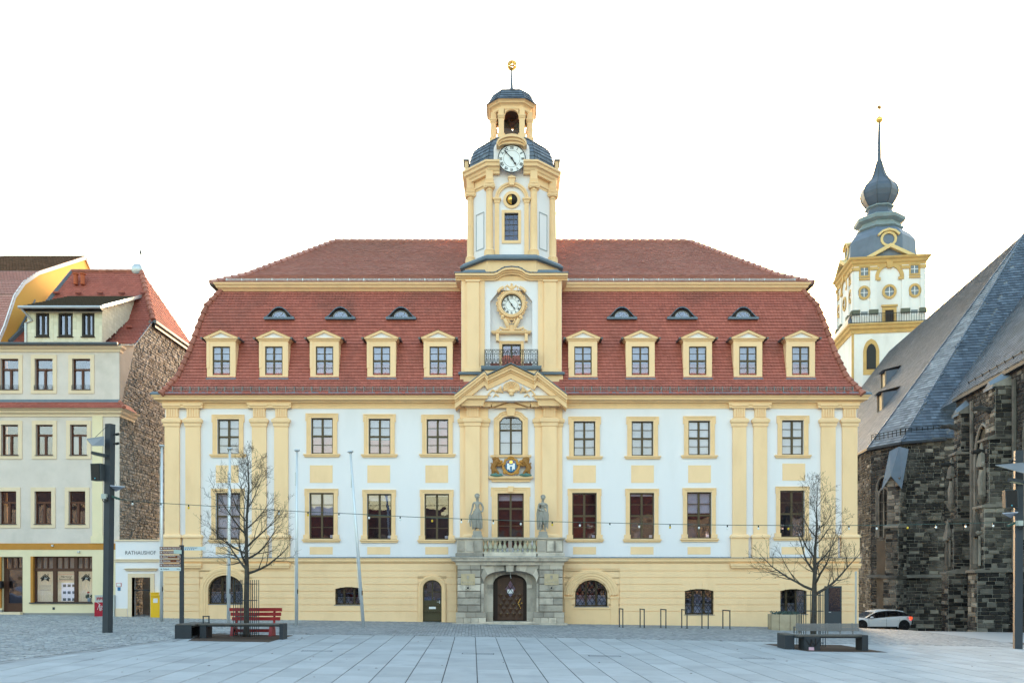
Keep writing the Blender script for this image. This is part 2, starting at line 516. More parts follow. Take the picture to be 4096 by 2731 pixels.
# setts in front of the town hall
apron = sheet(lambda u, v: (-11.2+30.7*u, 32.0+11.0*v), 10, 4, 'sett_apron', BED, -0.014)
lst = []
rng = random.Random(5)
SW = 0.135
for k in range(-92, 146):
    x0 = k*SW
    y = 28.5 + rng.uniform(0, 0.2)
    while y < 42.6:
        L = rng.uniform(0.17, 0.25)
        cx = x0 + SW/2 + LEAN*(37-y)*-1; cy = y+L/2
        if -11.1 < cx < 19.3 and cy > yb(cx)+0.1 and cy > (29 if cx > 0 else 31.5) and not (abs(cx) < 2.6 and cy > 41.5):
            hw, hl = SW/2-0.008, L/2-0.006
            z = g(cx, cy)+rng.uniform(-0.004, 0.003)
            q = [(cx-hw, cy-hl), (cx+hw, cy-hl), (cx+hw, cy+hl), (cx-hw, cy+hl)]
            lst.append(([Vector((a, c, z-0.022)) for a, c in q]+[Vector((a, c, z)) for a, c in q], BOXF))
        y += L
pieces(lst, 'sett', 'setts', SETTM, apron, 300, near)

# cobbles on the left
cob = sheet(lambda u, v: (-45+(xl(12+33*v)-0.25+45)*u, 12+33*v), 12, 10, 'cobbled_yard', BED, -0.010)
lst = []
rng = random.Random(9)
CW = 0.19
for k in range(0, 210):
    y = 16 + k*CW*0.8
    if y > 46: break
    CWy = CW*(1.0)
    x = xl(y)-0.45 + rng.uniform(-0.05, 0)
    while x > -34 and abs(x) < 3+0.66*y:
        L = rng.uniform(0.15, 0.24)
        cx, cy = x-L/2, y+0.09*math.sin(x*2.1+k*0.5)
        if not (cy > 43.4 and cx > -16.6):
            hw, hl = L/2-0.01, CW*0.4-0.008
            z = g(cx, cy)+rng.uniform(-0.004, 0.006)
            q = [(cx-hw, cy-hl), (cx+hw, cy-hl), (cx+hw, cy+hl), (cx-hw, cy+hl)]
            q2 = [(cx-hw*.8, cy-hl*.8), (cx+hw*.8, cy-hl*.8), (cx+hw*.8, cy+hl*.8), (cx-hw*.8, cy+hl*.8)]
            lst.append(([Vector((a, c, z-0.02)) for a, c in q]+[Vector((a, c, z+0.004)) for a, c in q2], BOXF))
        x -= L
pieces(lst, 'cobblestone', 'cobbles', COBM, cob, 300, near)
# gutter course between slabs and cobbles
b = MB()
for i in range(30):
    y0 = 17+i*0.5; y1 = y0+0.49
    for o in (0.0, 0.22):
        q = [(xl(y0)-0.2-o+0.02, y0), (xl(y0)+0.0-o, y0), (xl(y1)+0.0-o, y1), (xl(y1)-0.2-o+0.02, y1)]
        b.add([(a, c, g(a, c)-0.02) for a, c in q]+[(a, c, g(a, c)-0.004) for a, c in q], BOXF)
b.build('gutter_course', SETTM, plaza, kind='stuff')
# inspection covers in the paving
def cover(px, py, w, l, name='drain_cover'):
    Y = ground_at(px, py); X = wx(px, Y)
    t = MB()
    for s0, s1, u0, u1 in ((-w/2, w/2, -l/2, -l/2+.03), (-w/2, w/2, l/2-.03, l/2), (-w/2, -w/2+.03, -l/2+.031, l/2-.031), (w/2-.03, w/2, -l/2+.031, l/2-.031)):
        q = [(X+s0, Y+u0), (X+s1, Y+u0), (X+s1, Y+u1), (X+s0, Y+u1)]
        t.add([(a, c, g(a, c)+0.001) for a, c in q]+[(a, c, g(a, c)+0.004) for a, c in q], BOXF)
    return t.build(name, STEEL, plaza)
cover(1912, 2613, 0.95, 0.34); cover(1268, 2602, 0.9, 0.3); cover(2418, 2622, 0.95, 0.3); cover(3030, 2632, 1.0, 0.3)
t = MB()
for k in range(9):
    x0 = wx(2035, 39)-0.35+k*0.08
    t.box(x0, x0+0.05, 38.7, 39.1, g(0, 39)+0.001, g(0, 39)+0.008)
t.build('door_grating', STEEL, apron)
# ================================================================ the town hall
YF = 42.5
def X(px): return (px-CX)/FPX*YF
def Z(py): return H+(HY-py)/FPX*YF
S = YF/FPX
TH = thing('town_hall', 'long baroque town hall with red mansard roof and white and yellow facade behind the square', 'building', (0, YF, 0))
XL, XR = X(660), X(3428)
# (centre px, top, bottom, opening width) of the two window rows
UP = [(913,1676,1815),(1288,1671,1814),(1518,1674,1815),(1750,1676,1814),(2338,1684,1823),(2570,1684,1822),(2797,1682,1819),(3171,1680,1818)]
LO = [(912,1970,2157),(1286,1970,2154),(1517,1974,2156),(1747,1974,2157),(2338,1970,2154),(2568,1970,2154),(2797,1967,2152),(3169,1961,2147)]
UW, LW = 87, 98
holes = []
for c, t, b_ in UP: holes.append((X(c-UW/2), X(c+UW/2), Z(b_), Z(t)))
for c, t, b_ in LO: holes.append((X(c-LW/2), X(c+LW/2), Z(b_), Z(t)))
holes.append((X(1997), X(2090), Z(1819), Z(1667)))          # central window
holes.append((X(1990), X(2095), Z(2190), Z(1972)))          # balcony door
b = MB().wall(XL, XR, Z(2245), Z(1600), YF, holes, 0.2)
b.spandrel(X(2043.5), X(2090)-X(2043.5), Z(1683), Z(1667)-Z(1683), Z(1666.5), YF-0.002, 0.2, 10)
# sides and back of the building
YB = 56.2
b.quad((XL,YF,-1),(XL,YF,Z(1600)),(XL,YB,Z(1600)),(XL,YB,-1)); b.quad((XR,YF,-2),(XR,YB,-2),(XR,YB,Z(1600)),(XR,YF,Z(1600)))
b.quad((XL,YB,-2),(XL,YB,Z(1600)),(XR,YB,Z(1600)),(XR,YB,-2))
b.build('wall', WHITE, TH)
# dark rooms behind the openings
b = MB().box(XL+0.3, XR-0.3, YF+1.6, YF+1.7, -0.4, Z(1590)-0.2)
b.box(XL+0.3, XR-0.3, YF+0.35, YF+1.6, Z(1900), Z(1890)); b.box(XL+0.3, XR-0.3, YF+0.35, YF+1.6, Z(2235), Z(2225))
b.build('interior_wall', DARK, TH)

# ---------------------------------------------------------------- base storey
ZS = Z(2252)
lines = [2252, 2282, 2309, 2336, 2363, 2390, 2417, 2443]
BH = [(X(1342), X(1451), Z(2417), Z(2345)), (X(2738), X(2853), Z(2456), Z(2353)), (X(3119), X(3225), Z(2454), Z(2353)),
      (X(835), X(975), Z(2414), Z(2299)), (X(1692), X(1767), -0.6, Z(2318)), (X(2300), X(2430), Z(2424), Z(2318)),
      (X(1850), X(2230), -0.6, Z(2262))]
b = MB().wall(XL-0.02, XR+0.02, -1.3, ZS, YF-0.06, BH, 0.32)
b.quad((XL-0.02,YF-0.06,-1.3),(XL-0.02,YF-0.06,ZS),(XL-0.02,YF+3,ZS),(XL-0.02,YF+3,-1.3)); b.quad((XR+0.02,YF-0.06,-1.3),(XR+0.02,YF+3,-1.3),(XR+0.02,YF+3,ZS),(XR+0.02,YF-0.06,ZS))
SEG = [(1396.5, 54.5, 2352, 7), (2795.5, 57.5, 2361, 8), (3172, 53, 2361, 8), (905, 70, 2357, 58), (1729.5, 37.5, 2352, 34), (2365, 65, 2378, 60)]
tops = [2345, 2353, 2353, 2299, 2318, 2318]
for (c, hw, sp, ri), tp in zip(SEG, tops):
    b.spandrel(X(c), hw*S, Z(sp), ri*S, Z(tp)+0.001, YF-0.062, 0.32, 16)
base = b.build('base_wall', YEL, TH)
# rusticated courses standing proud, with open joints between them
SUR = [(799, 1011, 2280), (1672, 1787, 2303), (2258, 2478, 2273)]
for k, py in enumerate(lines):
    z1 = Z(py)-0.015; z0 = Z(lines[k+1])+0.015 if k+1 < len(lines) else -1.1
    hl = [(h[0]-0.001, h[1]+0.001, h[2], h[3]) for h in BH[:3]]
    for a0, a1, tp in SUR: hl.append((X(a0), X(a1), -2, Z(tp)))
    hl.append((X(1826), X(2254), -2, 4))
    for x0, x1 in ((XL-0.045, X(1840)), (X(2240), XR+0.045)):
        c = MB()
        loc = [h for h in hl if h[1] > x0 and h[0] < x1 and h[2] < z1-0.001 and h[3] > z0+0.001]
        if py == 2336 or py == 2363:
            pass
        c.wall(x0, x1, z0, z1, YF-0.095, loc, 0.035, 0.04)
        c.build('rusticated_course', YEL, TH)
# arched surrounds of the base storey
def archivolt(c, hw, sp, ri, width, bottom, prof_d=0.06, name='arch_surround', foot=True):
    pts = [(X(c-hw), Z(bottom))]+arch_pts(X(c), hw*S, Z(sp), ri*S, 18)+[(X(c+hw), Z(bottom))]
    if not foot: pts = pts[1:-1]
    w = width*S
    m = MB().sweep(pts[::-1], [(0,-0.04),(0,0.03),(w*.22,0.03),(w*.26,0.055),(w*.5,0.055),(w*.55,0.075),(w*.8,0.075),(w*.84,0.045),(w,0.045),(w,-0.04)], 'xz', YF-0.10)
    return m.build(name, YEL2, TH)
archivolt(905, 70, 2357, 58, 34, 2474)
archivolt(1729.5, 37.5, 2352, 34, 19, 2491)
archivolt(2365, 72, 2380, 68, 38, 2384, foot=False)
b = MB()
for s_ in (-1, 1):
    c = 2365+s_*92
    b.box(X(c-18), X(c+18), YF-0.17, YF-0.06, Z(2392), Z(2384)); b.box(X(c-15), X(c+15), YF-0.13, YF-0.06, -0.5, Z(2392))
b.box(X(2288), X(2442), YF-0.10, YF-0.055, -0.5, Z(2426)); b.box(X(2282), X(2448), YF-0.135, YF-0.055, Z(2434), Z(2427))
b.build('arch_impost', YEL2, TH)
b = MB().box(X(832), X(978), YF-0.10, YF-0.055, -0.3, Z(2417)); b.build('window_apron', YEL, TH)
# splayed heads of the small base windows
for c, hw, tp in ((1396.5, 54.5, 2345), (2795.5, 57.5, 2353), (3172, 53, 2353)):
    for i in range(5):
        a0, a1 = -1+0.4*i, -1+0.4*(i+1)
        f = lambda a, up: (X(c+a*hw*(1.22 if up else 1.0)+ (0)), Z(tp-32) if up else Z(tp+8-8*(1-a*a)+1))
        MB().prism([(f(a0,0)[0]+.008, f(a0,0)[1]), (f(a1,0)[0]-.008, f(a1,0)[1]), (f(a1,1)[0]-.008, f(a1,1)[1]), (f(a0,1)[0]+.008, f(a0,1)[1])], YF-0.101, YF-0.07).build('voussoir', YEL, TH)
# windows with diamond grilles
def grille_window(c, hw, top, sp, ri, bot, nm, step, mull):
    x0, x1, z0, z1 = X(c-hw), X(c+hw), Z(bot), Z(top)
    arc = arch_pts(X(c), hw*S, Z(sp), ri*S, 16)
    zt = lambda x: Z(sp)+ri*S*math.sqrt(max(0, 1-((x-X(c))/(hw*S))**2))
    fr = MB()
    y0, y1 = YF+0.10, YF+0.17
    for m_ in mull:
        xm = x0+(x1-x0)*m_; w = 0.055
        fr.box(xm-w, xm+w, y0-0.01, y1, z0, zt(xm)-0.01)
    fr.box(x0, x1, y0, y1, z0, z0+0.07)
    fr.sweep([(x0, z0+0.01)]+arc+[(x1, z0+0.01)], [(0,0),(0,-0.07),(0.07,-0.07),(0.07,0)], 'xz', y0)
    for k in (0.36, 0.68):
        zz = z0+(z1-z0)*k
        if abs(zz-z0) < 2: fr.box(x0+0.02, x1-0.02, y0+0.02, y1-0.01, zz-0.012, zz+0.012)
    w = fr.build(nm, FRAME, TH)
    MB().prism(arc+[(x1, z0), (x0, z0)], YF+0.145, YF+0.15).build('pane', GLASSD, w)
    MB().box(x0+0.03, x1-0.03, YF+0.26, YF+0.27, z0+0.03, z0+(z1-z0)*0.42).build('half_curtain', CURT, w)
    gr = MB()
    A = 1.45
    L = (x1-x0)+(z1-z0)/A
    k = x0-(z1-z0)/A
    while k < x1+(z1-z0)/A:
        for sg in (1, -1):
            pts = []
            for i in range(41):
                z = z0+(z1-z0)*i/40
                x = k+(z-z0)/A if sg > 0 else k+(z1-z0)/A-(z-z0)/A
                if x0 < x < x1 and z < zt(x): pts.append((x, YF-0.0+(0.012 if sg > 0 else 0), z))
            if len(pts) > 1: gr.tube([pts[0], pts[-1]], 0.011, 4)
        k += step
    gr.build('diamond_grille', IRON, w)
    MB().box(x0-0.06, x1+0.06, YF-0.12, YF+0.1, z0-0.03, z0-0.002).build('sill', ZINC, w)
    return w
grille_window(905, 70, 2299, 2357, 58, 2414, 'window', 0.24, (0.37, 0.70))
grille_window(1396.5, 54.5, 2345, 2352, 7, 2417, 'window', 0.24, (0.31, 0.68))
grille_window(2365, 65, 2318, 2378, 60, 2424, 'window', 0.24, (0.34, 0.66))
grille_window(2795.5, 57.5, 2353, 2361, 8, 2456, 'window', 0.22, (0.30, 0.68))
grille_window(3172, 53, 2353, 2361, 8, 2454, 'window', 0.22, (0.26, 0.64))
# brown side door
DOORB = mat('olive_brown_door', (0.075, 0.062, 0.032), 0.5, 0.08, 4)
c, hw = 1729.5, 37.5
arc = arch_pts(X(c), hw*S, Z(2352), 34*S, 14)
zb = g(X(c), YF)+0.02
d = MB()
d.sweep([(X(c-hw), zb)]+arc+[(X(c+hw), zb)], [(0,0),(0,-0.06),(0.06,-0.06),(0.06,0)], 'xz', YF+0.02)
zm = Z(2405)
d.box(X(c-hw)+0.05, X(c+hw)-0.05, YF+0.03, YF+0.08, zb, zm)
d.box(X(c-hw)+0.05, X(c+hw)-0.05, YF+0.02, YF+0.08, zm, zm+0.07)
for z0_, z1_ in ((zb+0.06, zb+0.32), (zb+0.42, zm-0.08)):
    d.box(X(c-hw)+0.16, X(c+hw)-0.16, YF+0.012, YF+0.03, z0_, z1_)
d.box(X(c)-0.03, X(c)+0.03, YF+0.02, YF+0.07, zm+0.07, Z(2320)-0.05)
d.box(X(c-hw)+0.05, X(c+hw)-0.05, YF+0.025, YF+0.065, Z(2366)-0.02, Z(2366)+0.02)
door = d.build('side_door', DOORB, TH, label='olive brown arched side door with glazed top')
MB().prism(arc+[(X(c+hw), zm), (X(c-hw), zm)], YF+0.05, YF+0.055).build('pane', GLASSD, door)
MB().box(X(1764)-0.09, X(1764)-0.05, YF-0.02, YF+0.02, Z(2412), Z(2400)).bar((X(1764)-0.07, YF-0.05, Z(2406)), (X(1764)-0.2, YF-0.05, Z(2406)), 0.02).build('handle', GALV, door)
MB().box(X(1716), X(1743), YF+0.0, YF+0.012, Z(2434), Z(2425)).build('notice_plate', DIAL, door)

# ---------------------------------------------------------------- string course, cornices, pilasters
PIL = [(662,720),(745,803),(1010,1067),(1099,1154),(2929,2983),(3013,3066),(3282,3339),(3367,3426)]
PAIRS = [(655,806),(1003,1158),(2922,3072),(3275,3433)]
def facade_path(jogs, y0, jog, xl_=None, xr_=None):
    p = [(xl_ or XL, YF+3), (xl_ or XL, y0)]
    for a0, a1 in jogs:
        x0, x1 = X(a0), X(a1)
        if x0 <= (xl_ or XL)+0.15: p[-1] = (p[-1][0], y0-jog); p[-2] = (p[-1][0], YF+3)
        else: p += [(x0, y0), (x0, y0-jog)]
        if x1 >= (xr_ or XR)-0.15: p += [((xr_ or XR), y0-jog), ((xr_ or XR), YF+3)]; return p
        p += [(x1, y0-jog), (x1, y0)]
    p += [((xr_ or XR), y0), ((xr_ or XR), YF+3)]
    return p
zc = Z(2252)
b = MB().sweep(facade_path([], YF-0.06, 0), [(0,zc),(0.03,zc),(0.08,zc+0.06),(0.13,zc+0.10),(0.13,zc+0.20),(0.15,zc+0.22),(0.15,zc+0.26),(0,zc+0.26)])
b.build('string_course', YEL2, TH)
b = MB().sweep(facade_path([], YF-0.06, 0), [(0,zc+0.262),(0.17,zc+0.262),(0.17,zc+0.285),(0,zc+0.32)])
b.build('course_flashing', ZINC, TH)
for a0, a1 in PAIRS:
    b = MB()
    q = Z(2271)
    b.box(X(a0)-0.03, X(a1)+0.03, YF-0.22, YF-0.05, q, q+0.10); b.box(X(a0)-0.07, X(a1)+0.07, YF-0.25, YF-0.05, q+0.10, zc+0.0)
    b.build('pilaster_console', YEL2, TH)
def pilaster(x0, x1, d=0.12, name='pilaster', top=1706, bot=2136, y0=YF, cap=True):
    a, c = X(x0), X(x1)
    b = MB()
    b.box(a, c, y0-d, y0+0.0, Z(bot), Z(top))
    # plinth
    b.box(a-0.09, c+0.09, y0-d-0.06, y0, Z(2229), Z(bot+14))
    b.sweep([(a-0.02, y0+0.0), (a-0.02, y0-d), (c+0.02, y0-d), (c+0.02, y0+0.0)], [(0,Z(bot+14)),(0.12,Z(bot+14)),(0.12,Z(bot+8)),(0.06,Z(bot+2)),(0.0,Z(bot))])
    if cap:
        b.sweep([(a, y0), (a, y0-d), (c, y0-d), (c, y0)], [(0,Z(1708)),(0.04,Z(1706)),(0.05,Z(1695)),(0.11,Z(1690)),(0.12,Z(1680)),(0.05,Z(1676)),(0,Z(1672))])
        # fluted neck
        b.box(a+0.05, c-0.05, y0-d+0.02, y0, Z(1676), Z(1632))
        n = 5; w = (c-a-0.1)
        for i in range(n):
            xx = a+0.05+w*(i+0.5)/n
            b.box(xx-w/n*0.3, xx+w/n*0.3, y0-d-0.02, y0-d+0.02, Z(1670), Z(1636))
        b.sweep([(a+0.04, y0), (a+0.04, y0-d), (c-0.04, y0-d), (c-0.04, y0)], [(0,Z(1636)),(0.03,Z(1636)),(0.05,Z(1629)),(0.12,Z(1626)),(0.12,Z(1620)),(0,Z(1620))])
    return b.build(name, YEL, TH)
for x0, x1 in PIL: pilaster(x0, x1)
# architrave with jogs over the pilasters, then the straight crowning cornice
b = MB().sweep(facade_path([(648,812),(997,1164),(2916,3078),(3270,3440)], YF, 0.16), [(0,Z(1634)),(0.03,Z(1634)),(0.03,Z(1624)),(0.06,Z(1620)),(0.06,Z(1612)),(0,Z(1612))])
b.build('architrave', YEL2, TH)
CP = [(0,Z(1613)),(0.12,Z(1613)),(0.16,Z(1608)),(0.30,Z(1604)),(0.34,Z(1604)),(0.36,Z(1596)),(0.42,Z(1592)),(0.44,Z(1586)),(0,Z(1586))]
b = MB().sweep([(XL-0.05,YF+4),(XL-0.05,YF-0.05),(XR+0.05,YF-0.05),(XR+0.05,YF+4)], CP)
b.build('cornice', YEL2, TH)
b = MB().sweep([(XL-0.05,YF+4),(XL-0.05,YF-0.05),(XR+0.05,YF-0.05),(XR+0.05,YF+4)], [(0,Z(1586)+0.002),(0.48,Z(1586)+0.002),(0.48,Z(1580)),(0.40,Z(1574)),(0,Z(1572))])
b.build('gutter', ZINC, TH)
# downpipe-free wall panels
b = None
for c, y0, y1 in [(909,1860,1930),(1285,1860,1930),(1515,1860,1930),(1747,1860,1930),(2338,1860,1930),(2570,1860,1930),(2798,1860,1930),(3175,1853,1921)]:
    MB().box(X(c-45.5), X(c+45.5), YF-0.012, YF+0.01, Z(y1), Z(y0)).build('wall_panel', YEL, TH)
for c in (909, 1285, 1515, 1747, 2338, 2568, 2796, 3172):
    MB().box(X(c-46), X(c+46), YF-0.012, YF+0.01, Z(2216), Z(2186)).build('wall_panel', YEL, TH)

# ---------------------------------------------------------------- windows
def casement(x0, x1, z0, z1, y, parent, zt=0.5, bars=1, name='window', arch=None, gl=GLASS, fw=0.06, mw=0.05):
    """brown frame as the part; panes, as many as the photo shows, as sub-parts"""
    xm = (x0+x1)/2; zm = z0+(z1-z0)*zt
    b = MB()
    b.box(x0, x0+fw, y, y+0.07, z0, z1); b.box(x1-fw, x1, y, y+0.07, z0, z1)
    b.box(x0+fw, x1-fw, y, y+0.07, z0, z0+fw); b.box(x0+fw, x1-fw, y, y+0.07, z1-fw, z1)
    b.box(xm-mw, xm+mw, y-0.012, y+0.07, z0+fw, z1-fw)
    for s0, s1 in ((x0+fw, xm-mw), (xm+mw, x1-fw)): b.box(s0, s1, y-0.006, y+0.07, zm-0.045, zm+0.045)
    cells = []
    for s0, s1 in ((x0+fw, xm-mw), (xm+mw, x1-fw)):
        for t0, t1 in ((z0+fw, zm-0.045), (zm+0.045, z1-fw)):
            for k in range(bars+1):
                c0, c1 = t0+(t1-t0)*k/(bars+1), t0+(t1-t0)*(k+1)/(bars+1)
                cells.append((s0, s1, c0, c1))
                if k: b.box(s0, s1, y+0.01, y+0.06, c0-0.014, c0+0.014)
    w = b.build(name, FRAME, parent)
    for s0, s1, c0, c1 in cells: MB().box(s0-0.005, s1+0.005, y+0.035, y+0.041, c0-0.005, c1+0.005).build('pane', gl, w)
    return w
def surround(w, x0, x1, z0, z1, y, wd, ear=0.05, m=YEL2, sill=True, feet=False):
    p = [(x1, z0), (x1, z1), (x0, z1), (x0, z0)]
    prof = [(0,0),(0,0.03),(wd*.45,0.035),(wd*.5,0.055),(wd*.8,0.06),(wd*.85,0.08),(wd,0.08),(wd,0)]
    b = MB().sweep([(x0, z0), (x0, z1), (x1, z1), (x1, z0)], [(-o, q) for o, q in prof], 'xz', y)
    if ear:
        for s_ in (-1, 1):
            xx = x0-wd if s_ < 0 else x1+wd
            b.box(xx-0.001, xx+s_*ear, y-0.07, y, z1-0.16, z1+wd)
    if feet:
        for s_ in (-1, 1):
            xx = x0 if s_ < 0 else x1
            b.box(xx-s_*0.03, xx+s_*(wd+0.08), y-0.1, y, z0, z0+0.2)
    s1 = b.build('surround', m, w)
    if sill:
        b = MB().sweep([(x0-wd-0.05, y), (x0-wd-0.05, y-0.02), (x1+wd+0.05, y-0.02), (x1+wd+0.05, y)], [(0,z0-0.17),(0.05,z0-0.17),(0.05,z0-0.12),(0.1,z0-0.08),(0.1,z0-0.02),(0,z0)])
        b.build('sill', m, w)
def drape(w, x0, x1, z0, z1, y, m, name):
    MB().box(x0+0.02, x1-0.02, y, y+0.012, z0, z1).build(name, m, w)
rng = random.Random(12)
PIC = mat('paper', (0.7, 0.72, 0.74), 0.8, 0.05, 3)
for i, (c, t, bt) in enumerate(UP):
    x0, x1, z0, z1 = X(c-UW/2), X(c+UW/2), Z(bt), Z(t)
    w = casement(x0, x1, z0, z1, YF+0.12, TH)
    surround(w, x0, x1, z0, z1, YF, 0.22)
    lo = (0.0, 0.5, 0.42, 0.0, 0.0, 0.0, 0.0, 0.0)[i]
    drape(w, x0, x1, z0+(z1-z0)*lo, z1, YF+0.205, (CURT, CURT, CURT, PINK_REFL, CURT, CURT, BLIND, BLIND)[i], 'curtain')  # the pink sheet among these is a painted sunset reflection, not cloth
    if lo: drape(w, x0, x1, z0, z0+(z1-z0)*(lo-.02), YF+0.205, PINK_REFL, 'lower_pink_reflection')  # lower sheet paints the pink sky mirrored in the pane
for i, (c, t, bt) in enumerate(LO):
    x0, x1, z0, z1 = X(c-LW/2), X(c+LW/2), Z(bt), Z(t)
    w = casement(x0, x1, z0, z1, YF+0.12, TH, gl=GLASSD)
    surround(w, x0, x1, z0, z1, YF, 0.20, feet=True, ear=0.03)
    f = (0.05, 0.5, 0.85, 0.95, 0.97, 0.93, 0.55, 0.97)[i]
    drape(w, x0, x1, z0+(z1-z0)*f, z1, YF+0.205, BLIND, 'blind')
    MB().box(x1-0.22, x1-0.08, YF+0.21, YF+0.225, z0+0.07, z0+0.2).build('window_notice', PIC, w)
w0 = None
# ---------------------------------------------------------------- central bay
b = MB()
for x0, x1 in ((1840,1953),(2139,2249)): b.box(X(x0), X(x1), YF-0.10, YF, Z(2229), Z(1617))
b.build('pilaster_backing', YEL, TH)
for x0, x1 in ((1862,1920),(2168,2226)): pilaster(x0, x1, 0.26)
for x0, x1 in ((1840,1862),(1920,1953),(2139,2168),(2226,2249)):
    b = MB().sweep([(X(x0),YF),(X(x0),YF-0.1),(X(x1),YF-0.1),(X(x1),YF)], [(0,Z(1708)),(0.04,Z(1706)),(0.05,Z(1695)),(0.11,Z(1690)),(0.12,Z(1680)),(0.05,Z(1676)),(0,Z(1672))])
    b.build('pilaster_moulding', YEL2, TH)
# central window with a curved head
x0, x1, z0, z1 = X(1997), X(2090), Z(1819), Z(1667)
w = casement(x0, x1, z0, z1, YF+0.12, TH, zt=0.66, bars=1)
w['label'] = 'tall central window with curved yellow head'
xc_ = (x0+x1)/2
curve = []
for k in range(13):
    t = -1+2*k/12
    curve.append((xc_+t*(x1-x0)/2, Z(1685)+ (Z(1667)-Z(1685))*smooth((1-abs(t))*2.2)))
wd = 0.27
b = MB().sweep([(x0, z0)]+curve+[(x1, z0)], [(-o, q) for o, q in [(0,-0.1),(0,0.05),(wd*.45,0.05),(wd*.5,0.08),(wd*.8,0.085),(wd*.85,0.12),(wd,0.12),(wd,0)]], 'xz', YF)
for k in range(12):
    (xa, za), (xb, zb_) = curve[k], curve[k+1]
    b.quad((xa, YF-0.003, za), (xb, YF-0.003, zb_), (xb, YF-0.003, z1+0.02), (xa, YF-0.003, z1+0.02))
b.build('surround', YEL2, w)
MB().prism([(X(2030), Z(1665)), (X(2057), Z(1665)), (X(2062), Z(1632)), (X(2025), Z(1632))], YF-0.18, YF).build('keystone', YEL2, w)
b = MB().sweep([(x0-0.35, YF), (x0-0.35, YF-0.02), (x1+0.35, YF-0.02), (x1+0.35, YF)], [(0,z0-0.12),(0.08,z0-0.12),(0.10,z0-0.02),(0,z0)])
b.build('sill', YEL2, w)
drape(w, x0, x1, z0, z0+(z1-z0)*0.72, YF+0.30, BLIND, 'blind')
# hood over the central window
b = MB().sweep([(X(1970),Z(1632)),(X(1995),Z(1624)),(X(2043),Z(1606)),(X(2092),Z(1624)),(X(2117),Z(1632))], [(0,0),(0,0.30),(-0.05,0.34),(-0.14,0.34),(-0.16,0.38),(-0.22,0.38),(-0.22,0)], 'xz', YF)
b.prism([(X(1978),Z(1634)),(X(2110),Z(1634)),(X(2043),Z(1612))], YF-0.2, YF)
b.build('window_hood', YEL2, TH)
# balcony door
x0, x1, z0, z1 = X(1990), X(2095), Z(2190), Z(1972)
w = casement(x0, x1, z0, z1, YF+0.12, TH, zt=0.72, bars=0, gl=GLASSD, name='balcony_door')
b = MB()
for s0, s1 in ((x0+.06, xc_-.05), (xc_+.05, x1-.06)):
    for q in (0.20, 0.40): b.box(s0, s1, YF+0.13, YF+0.18, z0+(z1-z0)*q, z0+(z1-z0)*q+0.03)
b.build('glazing_bars', FRAME, w)
surround(w, x0, x1, z0, z1, YF, 0.29, ear=0.04, sill=False)
MB().prism([(X(2034), Z(1968)), (X(2052), Z(1968)), (X(2055), Z(1945)), (X(2031), Z(1945))], YF-0.13, YF).build('keystone', YEL2, w)
drape(w, x0, x1, z1-0.35, z1, YF+0.30, BLIND, 'blind')
# pediment ------------------------------------------------------------
YP = YF-0.42
b = MB()
# lower entablature of the bay, broken forward over the pilasters and cut open over the window
for sgn in (-1, 1):
    xs_ = [X(2044)+sgn*(X(q)-X(2044)) for q in (2253, 2236, 2156, 2128)]
    path = [(xs_[0], YF+0.3), (xs_[0], YF-0.3), (xs_[1], YF-0.3), (xs_[1], YF-0.55), (xs_[2], YF-0.55), (xs_[2], YF-0.3), (xs_[3], YF-0.3), (xs_[3], YF+0.1)]
    if sgn > 0: path = path[::-1]
    b.sweep(path, [(0,Z(1632)),(0.04,Z(1632)),(0.05,Z(1626)),(0.08,Z(1618)),(0.10,Z(1612)),(0.20,Z(1606)),(0.24,Z(1606)),(0.26,Z(1599)),(0.30,Z(1595)),(0,Z(1595))])
b.build('broken_entablature', YEL2, TH)
RP = [(0.02,0),(0.02,0.34),(-0.05,0.42),(-0.05,0.36),(-0.18,0.36),(-0.20,0.26),(-0.26,0.22),(-0.30,0.12),(-0.56,0.10),(-0.56,0)]
b = MB()
def raking(pts, front, thick):
    """band below a polyline; the polyline is its top edge"""
    m = MB()
    for lay0, lay1, f in ((0.0, 0.10, front), (0.10, 0.24, front-0.07), (0.24, 0.33, front-0.18), (0.33, thick, front-0.26)):
        for i in range(len(pts)-1):
            (xa, za), (xb, zb_) = pts[i], pts[i+1]
            m.prism([(xa, za-lay1), (xb, zb_-lay1), (xb, zb_-lay0), (xa, za-lay0)], YF-f, YF+0.3)
    return m
raking([(X(1824),Z(1597)),(X(1940),Z(1506)),(X(1953),Z(1523))], 1.05, 0.60).build('raking_cornice', YEL2, TH)
raking([(X(2134),Z(1523)),(X(2147),Z(1506)),(X(2263),Z(1597))], 1.05, 0.60).build('raking_cornice', YEL2, TH)
raking([(X(1948),Z(1522)),(X(2043.5),Z(1476)),(X(2139),Z(1522))], 0.92, 0.62).build('raking_cornice', YEL2, TH)
MB().prism([(X(1840),Z(1600)),(X(1945),Z(1520)),(X(2043.5),Z(1480)),(X(2142),Z(1520)),(X(2250),Z(1600)),(X(2250),Z(1612)),(X(1840),Z(1612))], YF-0.60, YF+0.4).build('tympanum', WHITE, TH)
b = MB()
for pts in ([(1823,1596),(1940,1504),(1954,1521)], [(1947,1521),(2043.5,1474),(2140,1521)], [(2133,1521),(2147,1504),(2264,1596)]):
    for i in range(2):
        (xa, za), (xb, zb_) = pts[i], pts[i+1]
        b.prism([(X(xa),Z(za)),(X(xb),Z(zb_)),(X(xb),Z(zb_)+0.035),(X(xa),Z(za)+0.035)], YF-1.07, YF+0.3)
b.build('pediment_flashing', ZINC, TH)
